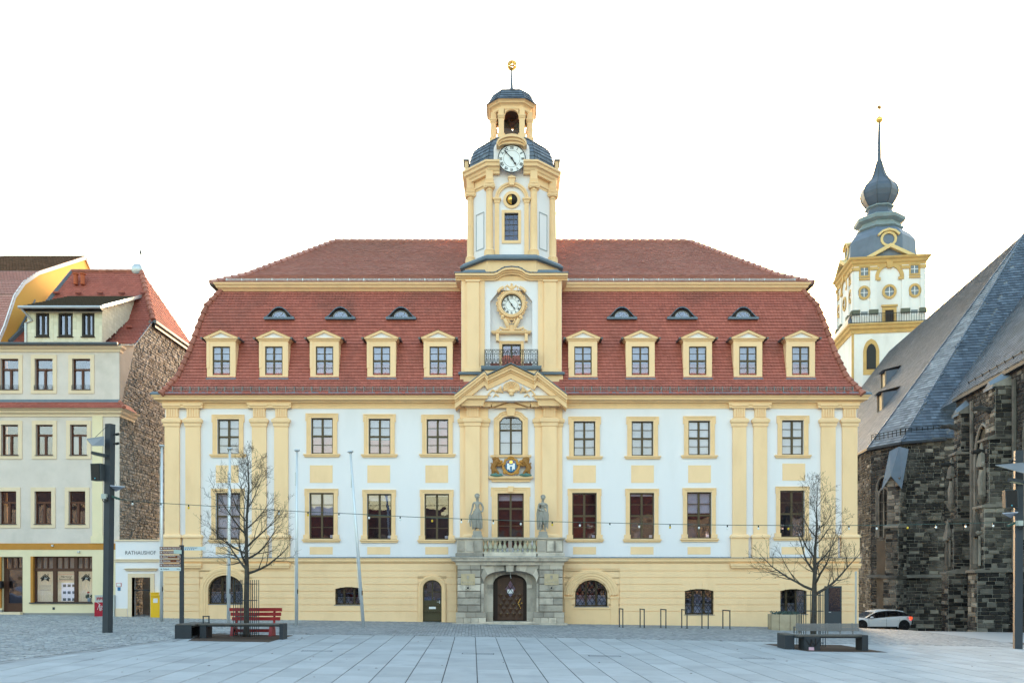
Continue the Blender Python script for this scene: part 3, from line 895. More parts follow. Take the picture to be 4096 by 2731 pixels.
# shell and foliage in the tympanum
b = MB()
cx_, cz_ = X(2046), Z(1572)
for k in range(11):
    a = R(-20+k*22)
    b.tube([(cx_+0.10*math.cos(a), YF-0.64, cz_+0.10*math.sin(a)), (cx_+0.24*math.cos(a), YF-0.74, cz_+0.06+0.22*math.sin(a)), (cx_+0.40*math.cos(a), YF-0.80, cz_+0.10+0.30*math.sin(a))], [0.03,0.06,0.085], 6)
b.blob((cx_, YF-0.68, cz_-0.05), (0.2,0.1,0.12)); b.blob((cx_, YF-0.68, cz_-0.2), (0.12,0.1,0.08))
for s_ in (-1, 1):
    for k in range(5):
        a = k/4
        p0 = Vector((cx_+s_*0.42, YF-0.62, cz_-0.12)); p2 = Vector((cx_+s_*(0.52+0.28*a), YF-0.68, cz_+0.20-0.30*a))
        b.tube([p0, (p0+p2)/2+Vector((s_*0.09,-0.08,0.08)), p2], [0.03,0.05,0.035], 5)
    b.tube([(cx_+s_*0.65, YF-0.62, cz_-0.1),(cx_+s_*0.95, YF-0.64, cz_+0.02),(cx_+s_*1.15, YF-0.64, cz_-0.2),(cx_+s_*1.02, YF-0.64, cz_-0.28)], [0.04,0.05,0.045,0.03], 6)
    b.tube([(cx_+s_*0.62, YF-0.62, cz_-0.3),(cx_+s_*0.8, YF-0.64, cz_-0.2),(cx_+s_*0.9, YF-0.64, cz_-0.34)], [0.04,0.05,0.03], 6)
shade_auto(b.build('shell_relief', YEL2, TH))
# coat of arms above the balcony door
BRZ = mat('gilded_ochre', (0.50, 0.24, 0.05), 0.55, 0.2, 8)
LION = mat('brown_lion', (0.30, 0.14, 0.035), 0.6, 0.25, 9)
GRN = mat('green_mound', (0.10, 0.21, 0.19), 0.8, 0.2, 8)
BLUE = mat('shield_blue', (0.05, 0.17, 0.33), 0.6, 0.05, 5)
crest = MB()
cx_, cz_ = X(2044), Z(1866)
# scrolled cartouche
for s_ in (-1, 1):
    crest.tube([(cx_+s_*0.08, YF-0.2, cz_+0.36),(cx_+s_*0.28, YF-0.22, cz_+0.30),(cx_+s_*0.33, YF-0.22, cz_+0.1),(cx_+s_*0.42, YF-0.2, cz_+0.03),(cx_+s_*0.36, YF-0.22, cz_-0.16),(cx_+s_*0.2, YF-0.22, cz_-0.34),(cx_, YF-0.22, cz_-0.42)], [0.05,0.07,0.075,0.07,0.075,0.07,0.05], 7)
    crest.blob((cx_+s_*0.31, YF-0.22, cz_-0.3), (0.1,0.06,0.1)); crest.blob((cx_+s_*0.5, YF-0.2, cz_+0.24), (0.10,0.05,0.07))
    crest.tube([(cx_+s_*0.32, YF-0.2, cz_+0.14),(cx_+s_*0.5, YF-0.24, cz_+0.1),(cx_+s_*0.6, YF-0.24, cz_+0.0)], [0.06,0.07,0.05], 6)
for k in range(5):
    a = R(90+(k-2)*28); crest.tube([(cx_, YF-0.2, cz_+0.32),(cx_+0.19*math.cos(a), YF-0.24, cz_+0.32+0.17*math.sin(a))], [0.03,0.05], 6)
coa = shade_auto(crest.build('coat_of_arms', BRZ, TH))
sh = [(cx_+0.27*math.cos(R(a)), cz_+0.29*math.sin(R(a))) for a in range(0, 360, 20)]
MB().prism(sh, YF-0.24, YF-0.15).build('shield', BLUE, coa)
t = MB()
for dx, w_, z0_, z1_ in ((-0.14,0.055,-0.16,0.12),(0.14,0.055,-0.16,0.12)):
    t.box(cx_+dx-w_, cx_+dx+w_, YF-0.265, YF-0.24, cz_+z0_, cz_+z1_)
    for q in (-1,0,1): t.box(cx_+dx+q*0.04-0.014, cx_+dx+q*0.04+0.014, YF-0.265, YF-0.24, cz_+z1_, cz_+z1_+0.03)
t.box(cx_-0.085, cx_-0.05, YF-0.26, YF-0.24, cz_-0.22, cz_+0.06); t.box(cx_+0.05, cx_+0.085, YF-0.26, YF-0.24, cz_-0.22, cz_+0.06); t.box(cx_-0.05, cx_+0.05, YF-0.26, YF-0.24, cz_-0.02, cz_+0.06)
t.build('castle', DIAL, coa)
t = MB().lathe([(0.085,0.0),(0.085,0.02)], (cx_, YF-0.24, cz_+0.2), 12, 0, 'y'); t.build('moon', GOLD, coa)
t = MB()
for s_ in (-1, 1):
    t.prism([(cx_+s_*0.19, cz_+0.16),(cx_+s_*0.09, cz_+0.16),(cx_+s_*0.14, cz_+0.23)], YF-0.262, YF-0.24)
t.build('tower_roofs', mat('shield_red', (0.35,0.03,0.03), 0.6, 0.05, 4), coa)
for s_ in (-1, 1):
    L = MB()
    o = lambda x, z, y=-0.2: (cx_+s_*x, YF+y, cz_+z)
    L.tube([o(0.84,-0.26),o(0.86,-0.02),o(0.78,0.12),o(0.70,0.22),o(0.72,0.34)], [0.13,0.13,0.15,0.17,0.10], 9)
    L.blob(o(0.80,0.37,-0.22), (0.13,0.11,0.10)); L.blob(o(0.88,0.34,-0.24), (0.06,0.07,0.05)); L.blob(o(0.72,0.26,-0.2), (0.19,0.13,0.19), jit=0.12)
    L.tube([o(0.74,0.12),o(0.58,0.02,-0.26),o(0.46,0.04,-0.3)], [0.085,0.06,0.05], 7); L.tube([o(0.72,0.20),o(0.6,0.15,-0.28),o(0.5,0.16,-0.3)], [0.08,0.06,0.05], 7)
    L.tube([o(0.84,-0.24),o(0.90,-0.36),o(0.92,-0.44)], [0.12,0.08,0.06], 7); L.tube([o(0.80,-0.20,-0.24),o(0.66,-0.30,-0.28),o(0.62,-0.42,-0.28)], [0.1,0.065,0.06], 7)
    L.tube([o(0.9,-0.2),o(1.0,-0.1),o(0.95,0.1),o(1.0,0.16)], [0.03,0.03,0.03,0.05], 5)
    shade_auto(L.build('lion', LION, coa))
    b = MB(); b.blob(o(0.72,-0.44), (0.32,0.16,0.10), jit=0.1); b.build('mound', GRN, coa)
b = MB().sweep([(X(1962), YF), (X(1962), YF-0.15), (X(2125), YF-0.15), (X(2125), YF)], [(-0.2,Z(1927)),(-0.06,Z(1927)),(-0.05,Z(1920)),(0.08,Z(1914)),(0.1,Z(1906)),(-0.2,Z(1906))])
b.build('bracket_shelf', YEL2, TH)
# ---------------------------------------------------------------- stone portal with balcony
YPo = 41.4
def XP(px): return wx(px, YPo)
def ZP(py): return wz(py, YPo)
por = MB()
xc_ = XP(2040)
xl_, xr_ = XP(1827), XP(2253)
ox0, ox1 = XP(1936), XP(2145)            # outer arch opening
SPo = YPo/FPX
ztop = ZP(2241)
# core behind the facing stones
por.wall(xl_+0.03, xr_-0.03, -0.2, ztop, YPo+0.05, [(ox0-0.02, ox1+0.02, -0.3, ZP(2280))], 0.75)
por.spandrel((ox0+ox1)/2, (ox1-ox0)/2+0.02, ZP(2330), ZP(2281)-ZP(2330), ZP(2280)+0.001, YPo+0.049, 0.75, 18, 2.5)
for xx in (xl_+0.03, xr_-0.03): por.quad((xx, YPo+0.05, -0.2), (xx, YF, -0.2), (xx, YF, ztop), (xx, YPo+0.05, ztop))
portal = por.build('portal', mat('portal_mortar', (.21,.19,.165), .95, .2, 3, bump=.2), TH)
# inner jambs with impost
inn = MB()
ix0, ix1 = XP(1971), XP(2108)
Yi = YPo+0.55
inn.wall(ox0-0.02, ox1+0.02, -0.1, ZP(2275), Yi, [(ix0, ix1, -0.2, ZP(2294))], 0.35)
inn.spandrel((ix0+ix1)/2, (ix1-ix0)/2, ZP(2340), ZP(2295)-ZP(2340), ZP(2294)+0.001, Yi-0.001, 0.35, 16, 2.3)
for s_ in (-1, 1):
    xx = ix0 if s_ < 0 else ix1
    inn.box(xx, xx+s_*0.26, Yi-0.06, Yi-0.002, ZP(2352), ZP(2337)); inn.box(xx+s_*0.0, xx+s_*0.3, Yi-0.05, Yi-0.002, 0, ZP(2447))
inn.build('inner_arch', STONE, portal)
# facing stones of the two piers
rows = [2250, 2278, 2308, 2335, 2363, 2390, 2418, 2446]
rng = random.Random(21)
def stone(x0, x1, z0, z1, y, d=0.06, bev=0.012, par=portal, m=STONE, name='stone'):
    c = Vector(((x0+x1)/2, y, (z0+z1)/2))
    v, f = block(c, Vector(((x1-x0)/2, 0, 0)), Vector((0, 0, (z1-z0)/2)), Vector((0, -d, 0)), bev)
    b_ = MB(); b_.add(v, f); return b_.build(name, m, par)
for side in (-1, 1):
    a0, a1 = (XP(1830), XP(1922)) if side < 0 else (XP(2157), XP(2251))
    for k in range(len(rows)-1):
        z1, z0 = ZP(rows[k])-0.018, ZP(rows[k+1])+0.018
        cut = [0, rng.uniform(0.35, 0.65), 1] if rng.random() < 0.6 else [0, 1]
        for i in range(len(cut)-1):
            stone(a0+(a1-a0)*cut[i]+0.006, a0+(a1-a0)*cut[i+1]-0.006, z0, z1, YPo+0.05, 0.07+rng.uniform(-.004, .006))
    # plinth
    a0, a1 = (XP(1824), XP(1944)) if side < 0 else (XP(2132), XP(2257))
    for z1, z0, n in ((ZP(2447), ZP(2469), 3), (ZP(2469), -0.1, 4)):
        for i in range(n): stone(a0+(a1-a0)*i/n+0.005, a0+(a1-a0)*(i+1)/n-0.005, z0+0.005, z1-0.005, YPo+0.05, 0.13+rng.uniform(-.004, .006))
    # jamb stones beside the opening
    a0, a1 = (XP(1924), ox0) if side < 0 else (ox1, XP(2155))
    for z1, z0 in ((ZP(2332), ZP(2390)), (ZP(2390), ZP(2447))): stone(a0+0.005, a1-0.005, z0+0.005, z1-0.005, YPo+0.05, 0.05)
# voussoirs and keystone
arc = arch_pts((ox0+ox1)/2, (ox1-ox0)/2, ZP(2330), ZP(2281)-ZP(2330), 42, 2.5)
outer = []
cuts = [0, 8, 14, 19, 23, 28, 34, 42]
for i in range(7):
    seg = arc[cuts[i]:cuts[i+1]+1]
    top = []
    for j in (0, len(seg)-1):
        x, z = seg[j]
        dx = (x-xc_)
        top.append((max(XP(1924), min(XP(2155), xc_+dx*1.17)), min(ZP(2251), z+0.36+0.0*abs(dx))))
    if i == 3: continue
    poly = seg+[top[1], top[0]]
    cx_ = sum(p[0] for p in poly)/len(poly); cz_ = sum(p[1] for p in poly)/len(poly)
    poly = [(cx_+(x-cx_)*0.985, cz_+(z-cz_)*0.985) for x, z in poly]
    MB().prism(poly, YPo-0.02, YPo+0.06).build('voussoir', STONE, portal)
MB().prism([(XP(2026), ZP(2285)), (XP(2053), ZP(2285)), (XP(2057), ZP(2244)), (XP(2022), ZP(2244))], YPo-0.10, YPo+0.06).build('keystone', STONE, portal)
for s_ in (-1, 1):                                   # upper filling stones
    for a, c in ((0.36, 0.75), (0.76, 1.13)):
        x0, x1 = xc_+s_*a, xc_+s_*c
    x0, x1 = (XP(1925), XP(1980)) if s_ < 0 else (XP(2098), XP(2154))
    stone(x0, x1, ZP(2274), ZP(2252), YPo+0.05, 0.045)
# cornice under the balcony, balcony parapet
path = [(XP(1826), YF), (XP(1826), YPo-0.02), (XP(1925), YPo-0.02), (XP(1945), YPo-0.14), (XP(2135), YPo-0.14), (XP(2155), YPo-0.02), (XP(2254), YPo-0.02), (XP(2254), YF)]
b = MB().sweep(path, [(-0.2,ztop-0.22),(0.02,ztop-0.22),(0.04,ztop-0.1),(0.12,ztop-0.04),(0.22,ztop-0.02),(0.24,ztop+0.08),(0.30,ztop+0.11),(0.30,ztop+0.17),(-0.2,ztop+0.17)])
b.build('balcony_cornice', STONE, portal)
MB().sweep(path, [(-0.2,ztop+0.172),(0.31,ztop+0.172),(0.31,ztop+0.19),(-0.2,ztop+0.21)]).build('flashing', ZINC, portal)
MB().box(XP(1830), XP(2250), YPo, YF, ztop+0.0, ztop+0.20).build('balcony_floor', STONE, portal)
zb0, zb1 = ztop+0.21, ZP(2160)
rail = ZP(2149)
for s_ in (-1, 1):
    x0, x1 = (XP(1827), XP(1931)) if s_ < 0 else (XP(2150), XP(2253))
    p = MB().box(x0, x1, YPo+0.02, YPo+0.32, zb0-0.02, zb1)
    p.box(x0, x0+0.3, YPo+0.32, YF, zb0-0.02, zb1) if s_ < 0 else p.box(x1-0.3, x1, YPo+0.32, YF, zb0-0.02, zb1)
    p.sweep([(x0, YF), (x0, YPo), (x1, YPo), (x1, YPo+0.4)], [(-0.1,zb0-0.02),(0.06,zb0-0.02),(0.06,zb0+0.14),(0.0,zb0+0.18),(-0.1,zb0+0.18)])
    w3 = (x1-x0)/3
    for i in range(3):
        a, c = x0+w3*i+0.05, x0+w3*(i+1)-0.05
        big = (i == 2) if s_ < 0 else (i == 0)
        p.box(a, c, YPo-0.02-(0.06 if big else 0), YPo+0.03, zb0+0.24, zb1-0.03)
        if big: p.box(a-0.06, c+0.06, YPo-0.05, YPo+0.03, zb0+0.14, zb1)
    p.build('parapet', STONE, portal)
x0, x1 = XP(1931), XP(2150)
MB().box(x0, x1, YPo-0.06, YPo+0.24, zb0-0.02, zb0+0.2).build('balustrade_base', STONE, portal)
b = MB().sweep([(XP(1824), YF), (XP(1824), YPo-0.02), (XP(1932), YPo-0.02), (XP(1936), YPo-0.09), (XP(2146), YPo-0.09), (XP(2150), YPo-0.02), (XP(2256), YPo-0.02), (XP(2256), YF)], [(-0.36,zb1),(-0.02,zb1),(0.0,zb1+0.05),(0.07,zb1+0.08),(0.08,zb1+0.14),(-0.36,zb1+0.15)])
b.build('balustrade_rail', STONE, portal)
MB().box(XP(2033), XP(2048), YPo-0.03, YPo+0.2, zb0+0.2, zb1).build('balustrade_post', STONE, portal)
BAL = mat('pale_baluster_stone', (0.42, 0.40, 0.31), 0.85, 0.12, 6, stain=(0.3, 0.28, 0.2), stain_amt=0.4, stain_scale=6, bump=0.2)
zz0, zz1 = zb0+0.2, zb1
hh = zz1-zz0
first = None
for px in (1942, 1962, 1981.5, 2000.5, 2019, 2062, 2081, 2101, 2119.5, 2138):
    if first is None:
        b = MB()
        b.lathe([(0.09,zz0),(0.09,zz0+hh*.10),(0.055,zz0+hh*.16),(0.06,zz0+hh*.2),(0.115,zz0+hh*.34),(0.11,zz0+hh*.45),(0.05,zz0+hh*.72),(0.048,zz0+hh*.8),(0.08,zz0+hh*.86),(0.075,zz0+hh*.9),(0.09,zz0+hh*.93),(0.09,zz1)], (XP(px), YPo+0.09, 0), 10)
        first = shade_auto(b.build('baluster', BAL, portal)); fx = px
    else: dup(first, (XP(px)-XP(fx), 0, 0))
# carved plaques, ring bosses
PLQ = mat('sandstone_plaque', (0.50, 0.40, 0.26), 0.85, 0.12, 4, stain=(0.25, 0.21, 0.16), stain_amt=0.4, stain_scale=3, bump=0.2)
for px0, px1, py0, py1 in ((1844, 1900, 2294, 2338), (2177.5, 2234, 2294, 2338)):
    q = MB().box(XP(px0), XP(px1), YPo-0.055, YPo+0.02, ZP(py1), ZP(py0)).build('plaque', PLQ, portal)
    cxp = (XP(px0)+XP(px1))/2
    text('RATHAUS', 0.135, STONE, q, (cxp, YPo-0.058, ZP(2328)), ext=0.004)
    e = MB()
    e.prism([(cxp-0.06, ZP(2300)), (cxp+0.06, ZP(2300)), (cxp+0.06, ZP(2310)), (cxp, ZP(2318)), (cxp-0.06, ZP(2310))], YPo-0.072, YPo-0.055)
    e.build('plaque_emblem', STONE, q)
    b = MB()
    b.sweep([(cxp+0.0+0.075*math.cos(R(a)), ZP(2350)+0.075*math.sin(R(a))) for a in range(360, 0, -30)], [(-0.035,0.02),(-0.02,0.07),(0.02,0.07),(0.03,0.02)], 'xz', YPo, closed=True)
    b.build('ring_boss', STONE, portal)
    MB().lathe([(0.045,0.0),(0.045,0.03)], (cxp, YPo, ZP(2350)), 10, 0, 'y').build('boss_hole', IRON, portal)
# main door
OAK = mat('dark_oak', (0.060, 0.026, 0.014), 0.5, 0.25, 7, stretch=0.3, spec=0.4)
OAK2 = mat('oak_frame', (0.022, 0.011, 0.008), 0.5, 0.2, 6, stretch=0.3)
Yd = Yi+0.30
dx0, dx1 = ix0+0.0, ix1-0.0
zf = g(0, YPo)+0.12
fr = MB().sweep([(ix0, zf)]+arch_pts((ix0+ix1)/2, (ix1-ix0)/2, ZP(2340), ZP(2295)-ZP(2340), 16, 2.3)+[(ix1, zf)], [(0.03,0),(0.03,0.1),(-0.17,0.1),(-0.17,0)][::1], 'xz', Yd+0.05)
fr = MB()
ar = arch_pts((ix0+ix1)/2, (ix1-ix0)/2, ZP(2340), ZP(2295)-ZP(2340), 16, 2.3)
fr.prism(ar+[(ix1, zf), (ix0, zf)], Yd+0.0, Yd+0.08)
mdoor = fr.build('main_door', OAK2, TH, label='dark oak main door with diamond pattern and gold angle handle')
lx0, lx1 = XP(1989), XP(2094)
lt = ZP(2307)
leaf = MB()
la = arch_pts((lx0+lx1)/2, (lx1-lx0)/2, ZP(2322), lt-ZP(2322), 12, 2.2)
leaf.prism(la+[(lx1, zf+0.05), (lx0, zf+0.05)], Yd-0.04, Yd)
# raised diamonds
dw, dh = (lx1-lx0)/4, 0.48
for r_ in range(5):
    for q in range(4+(r_ % 2)):
        cx_ = lx0+dw*(q+0.5-(0.5 if r_ % 2 else 0)); cz_ = zf+0.36+r_*dh/2*1.0*0.98
        if cx_-dw/2 < lx0-0.01 or cx_+dw/2 > lx1+0.01 or cz_+dh/2 > lt-0.16: continue
        k = len(leaf.v)
        leaf.v += [Vector((cx_-dw/2+.01, Yd-0.045, cz_)), Vector((cx_, Yd-0.045, cz_-dh/2+.015)), Vector((cx_+dw/2-.01, Yd-0.045, cz_)), Vector((cx_, Yd-0.045, cz_+dh/2-.015)), Vector((cx_, Yd-0.10, cz_))]
        leaf.f += [(k, k+1, k+4), (k+1, k+2, k+4), (k+2, k+3, k+4), (k+3, k, k+4)]
leaf.build('door_leaf', OAK, mdoor)
st = MB()
for r_ in range(7):
    for q in range(4 - (r_ % 2)):
        st.blob((lx0+dw*(q+0.5+(0.5 if r_ % 2 else 0)), Yd-0.1, zf+0.36+r_*dh/2*0.98), 0.014, 5, 4)
st.build('stud', GOLD, mdoor)
cxd, czd = (lx0+lx1)/2, ZP(2355)
MB().prism([(cxd-0.26, czd), (cxd, czd-0.42), (cxd+0.26, czd), (cxd, czd+0.42)], Yd-0.125, Yd-0.10).build('door_window', GLASSD, mdoor)
MB().prism([(cxd-0.25, czd), (cxd, czd-0.41), (cxd+0.25, czd), (cxd, czd+0.41)], Yd-0.098, Yd-0.092).build('door_lining', mat('dim_lilac', (0.2, 0.18, 0.22), 0.6, 0.1, 3), mdoor)
b = MB(); b.bar((cxd-0.18, Yd-0.13, czd-0.28), (cxd+0.18, Yd-0.13, czd+0.28), 0.025); b.bar((cxd-0.18, Yd-0.145, czd+0.28), (cxd+0.18, Yd-0.145, czd-0.28), 0.025)
b.build('crossed_bars', IRON, mdoor)
MB().box(cxd-0.15, cxd+0.14, Yd-0.135, Yd-0.128, czd-0.22, czd-0.02).build('door_notice', PIC, mdoor)
hx, hz = XP(2072), ZP(2412)
b = MB(); b.bar((hx, Yd-0.14, hz), (hx+0.15, Yd-0.14, hz+0.23), 0.03); b.bar((hx, Yd-0.14, hz), (hx+0.14, Yd-0.14, hz-0.27), 0.03)
b.build('handle', GOLD, mdoor)
MB().lathe([(0.03,0),(0.03,0.03)], (XP(2087), Yd-0.04, hz), 8, 0, 'y').build('lock', GOLD, mdoor)
b = MB().box(XP(1938), XP(2142), YPo-0.12, Yd, -0.2, zf-0.004)
b.box(XP(1810), XP(2268), YPo-0.32, YPo-0.0, -0.3, g(0, YPo)+0.055)
b.build('doorstep', STONE, portal)
b = MB().tube([(XP(2042), Yi-0.1, ZP(2290)), (XP(2042), Yi-0.1, ZP(2303)), (XP(2044), Yi-0.12, ZP(2312))], 0.012, 5); b.build('hanging_cable', DIAL, portal)

# ---------------------------------------------------------------- lower mansard roof
E0 = 41.95
XE = 17.32
prof = []
for px, py in ((644,1577),(676,1545),(711,1508),(758,1409),(791,1315),(827,1226),(885,1165)):
    r_ = (px-CX)/FPX
    i = (r_*E0+XE)/(1-r_)
    prof.append((i, wz(py, E0+i)))
prof[0] = (0.0, wz(1577, E0))
sl = [0.0]
for (a, c), (d, e) in zip(prof, prof[1:]): sl.append(sl[-1]+math.hypot(d-a, e-c))
def prof_at(s):
    for k in range(len(sl)-1):
        if s <= sl[k+1] or k == len(sl)-2:
            t = (s-sl[k])/(sl[k+1]-sl[k])
            return Vector((prof[k][0]+(prof[k+1][0]-prof[k][0])*t, prof[k][1]+(prof[k+1][1]-prof[k][1])*t))
def roof_y(z):
    for k in range(len(prof)-1):
        if z <= prof[k+1][1] or k == len(prof)-2:
            t = (z-prof[k][1])/(prof[k+1][1]-prof[k][1])
            return E0+prof[k][0]+(prof[k+1][0]-prof[k][0])*t
# roof deck
b = MB()
YBk = 57.0
rr = []
for i, z in prof:
    rr.append([(-XE+i, E0+i+0.03, z-0.02), (XE-i, E0+i+0.03, z-0.02), (XE-i, YBk-i, z-0.02), (-XE+i, YBk-i, z-0.02)])
b.rings(rr)
roof = b.build('roof', TILE, TH)
lst = []
rng = random.Random(31)
TW, TR = 0.165, 0.178
DORM = [885,1095,1298,1526,1753,2332,2562,2791,2992,3203]
EYE = [1118,1362,1605,2487,2728,2972]
s_ = 0.0; k = 0
tot = sl[-1]
while s_ < tot-0.05:
    p0 = prof_at(s_); p1 = prof_at(min(tot, s_+TR*1.05)); up2 = (p1-p0)
    up = Vector((0, up2.x, up2.y)); nrm = Vector((0, -up2.y, up2.x)).normalized()
    x_lim = XE-p0.x
    x = -x_lim-(TW/2 if k % 2 else 0)
    while x < x_lim:
        x0, x1 = max(x+0.003, -x_lim), min(x+TW-0.003, x_lim)
        if x1-x0 > 0.05 and not (X(1850) < x0 and x1 < X(2242)):
            py_mid = HY-(p0.y-H)*FPX/(E0+p0.x); pxm = CX+(x0+x1)/2*FPX/(E0+p0.x)
            if not any(abs(pxm-d) < 44 and 1375 < py_mid < 1500 for d in DORM):
                jz = rng.uniform(-0.004, 0.004)
                a = Vector((x0, E0+p0.x, p0.y+jz)); c = Vector((x1, E0+p0.x, p0.y+jz))
                lst.append(tile_piece(a, c, up, nrm, 0.032+rng.uniform(0, 0.009), 0.026))
        x += TW
    s_ += TR; k += 1
pieces(lst, 'roof_tile', 'roof_tiles', TILE, roof, 300, key=lambda p: p[0][0].z+0.002*abs(p[0][0].x-9))
# hip tiles
def hip(p_list, name, parent, m=RIDGE, r=0.10, step=0.36, flare=1.28, lift=0.0):
    pts = [Vector(p) for p in p_list]
    for a, c in zip(pts, pts[1:]):
        L = (c-a).length; n = max(1, round(L/step)); d = (c-a)/n
        if n > 400: continue
        proto = MB().tube([a-d*0.08, a+d*1.02], [r*flare, r], 8).build(name, m, parent)
        for i in range(1, n): dup(proto, d*i)
for s2 in (-1, 1):
    hip([(s2*(XE-i), E0+i, z+0.03) for i, z in prof], 'hip_tile', roof, step=0.40, r=0.11, flare=1.6)
# upper cornice and upper roof
YU = E0+prof[-1][0]+0.05
XU = XE-prof[-1][0]-0.03
def ZU(py): return wz(py, YU)
CU = [(0,ZU(1173)),(0.05,ZU(1173)),(0.07,ZU(1167)),(0.14,ZU(1160)),(0.24,ZU(1155)),(0.26,ZU(1150)),(0.34,ZU(1144)),(0.36,ZU(1138)),(0,ZU(1138))]
MB().sweep([(-XU, 55.0), (-XU, YU), (XU, YU), (XU, 55.0)], CU).build('upper_cornice', YEL2, TH)
MB().sweep([(-XU, 55.0), (-XU, YU), (XU, YU), (XU, 55.0)], [(0,ZU(1177)),(0.03,ZU(1178)),(0.03,ZU(1173)-0.003),(0,ZU(1173)-0.003)]).build('flashing', ZINC, TH)
EU, XEU = 44.0, 15.57
pu = [(0.0, wz(1133, EU)), (1.384, wz(1102, EU+1.384)), (5.34, wz(967, EU+5.34))]
su = [0.0]
for (a, c), (d, e) in zip(pu, pu[1:]): su.append(su[-1]+math.hypot(d-a, e-c))
def pu_at(s):
    k = 0 if s < su[1] else 1
    t = (s-su[k])/(su[k+1]-su[k])
    return Vector((pu[k][0]+(pu[k+1][0]-pu[k][0])*t, pu[k][1]+(pu[k+1][1]-pu[k][1])*t))
b = MB()
rr = []
YBU = EU+2*5.34+0.02
for i, z in pu: rr.append([(-XEU+i, EU+i+0.03, z-0.02), (XEU-i, EU+i+0.03, z-0.02), (XEU-i, YBU-i, z-0.02), (-XEU+i, YBU-i, z-0.02)])
b.rings(rr)
uroof = b.build('upper_roof', TILEU, TH)
lst = []
s_ = 0.0; k = 0
TRU = 0.172
while s_ < su[-1]-0.06:
    p0 = pu_at(s_); p1 = pu_at(min(su[-1], s_+TRU*1.05)); up2 = p1-p0
    up = Vector((0, up2.x, up2.y)); nrm = Vector((0, -up2.y, up2.x)).normalized()
    x_lim = XEU-p0.x
    sag = 0.012*math.sin(k*0.7)
    x = -x_lim-(TW/2 if k % 2 else 0)
    while x < x_lim:
        x0, x1 = max(x+0.002, -x_lim), min(x+TW-0.002, x_lim)
        if x1-x0 > 0.05 and not (abs((x0+x1)/2) < 2.2):
            jz = rng.uniform(-0.004, 0.004)
            a = Vector((x0, EU+p0.x, p0.y+jz)); c = Vector((x1, EU+p0.x, p0.y+jz))
            lst.append(tile_piece(a, c, up, nrm, 0.042+rng.uniform(0, 0.008), 0.036, rnd=False))
        x += TW
    s_ += TRU; k += 1
pieces(lst, 'roof_tile', 'upper_roof_tiles', TILEU, uroof, 0)
MB().sweep([(-XEU-0.01, 54), (-XEU-0.01, EU-0.01), (XEU+0.01, EU-0.01), (XEU+0.01, 54)], [(-0.1,pu[0][1]-0.14),(0.03,pu[0][1]-0.14),(0.05,pu[0][1]-0.07),(0.02,pu[0][1]-0.02),(-0.1,pu[0][1]-0.02)]).build('gutter', mat('dark_gutter', (0.05,0.05,0.05), 0.6, 0.2, 4), TH)
for s2 in (-1, 1): hip([(s2*(XEU-i), EU+i, z+0.03) for i, z in pu], 'hip_tile', uroof, m=TILEU, step=0.42, flare=1.7)
hip([(-(XEU-5.34), EU+5.34, pu[2][1]+0.03), ((XEU-5.34), EU+5.34, pu[2][1]+0.03)], 'ridge_tile', uroof, m=TILEU, step=0.45, flare=1.7)
# snow guards
def snow_guard(x0, x1, y, z0, z1, pitch, name, rails, m, vert=None):
    b = MB()
    for q in rails: b.bar((x0, y, z0+(z1-z0)*q), (x1, y, z0+(z1-z0)*q), 0.016, 0.012)
    if vert:
        x = x0
        while x < x1: b.box(x-0.006, x+0.006, y-0.006, y+0.006, z0, z1); x += vert
    o = b.build(name, m, roof)
    n = max(2, int(abs(x1-x0)/pitch)); pr = None
    for i in range(n+1):
        xx = x0+(x1-x0)*i/n
        if pr is None: pr = MB().box(xx-0.018, xx+0.018, y-0.02, y+0.1, z0-0.10, z1+0.02).build('bracket', m, o); px0 = xx
        else: dup(pr, (xx-px0, 0, 0))
GALD = mat('dull_galvanised', (0.22, 0.21, 0.21), 0.5, 0.1, 5, metal=0.3)
yg = roof_y(wz(1558, 42.3))-0.10
for x0, x1 in ((wx(690, yg), wx(1838, yg)), (wx(2262, yg), wx(3412, yg))):
    snow_guard(x0, x1, yg, wz(1562, yg), wz(1547, yg), 0.43, 'snow_guard', (0.1, 0.55, 1.0), GALD, 0.09)
yg = EU+0.35
for x0, x1 in ((wx(905, yg), wx(1822, yg)), (wx(2272, yg), wx(3180, yg))):
    snow_guard(x0, x1, yg, wz(1130, yg), wz(1115, yg), 0.76, 'snow_guard', (0.25, 0.62, 1.0), GALV, 0.065)
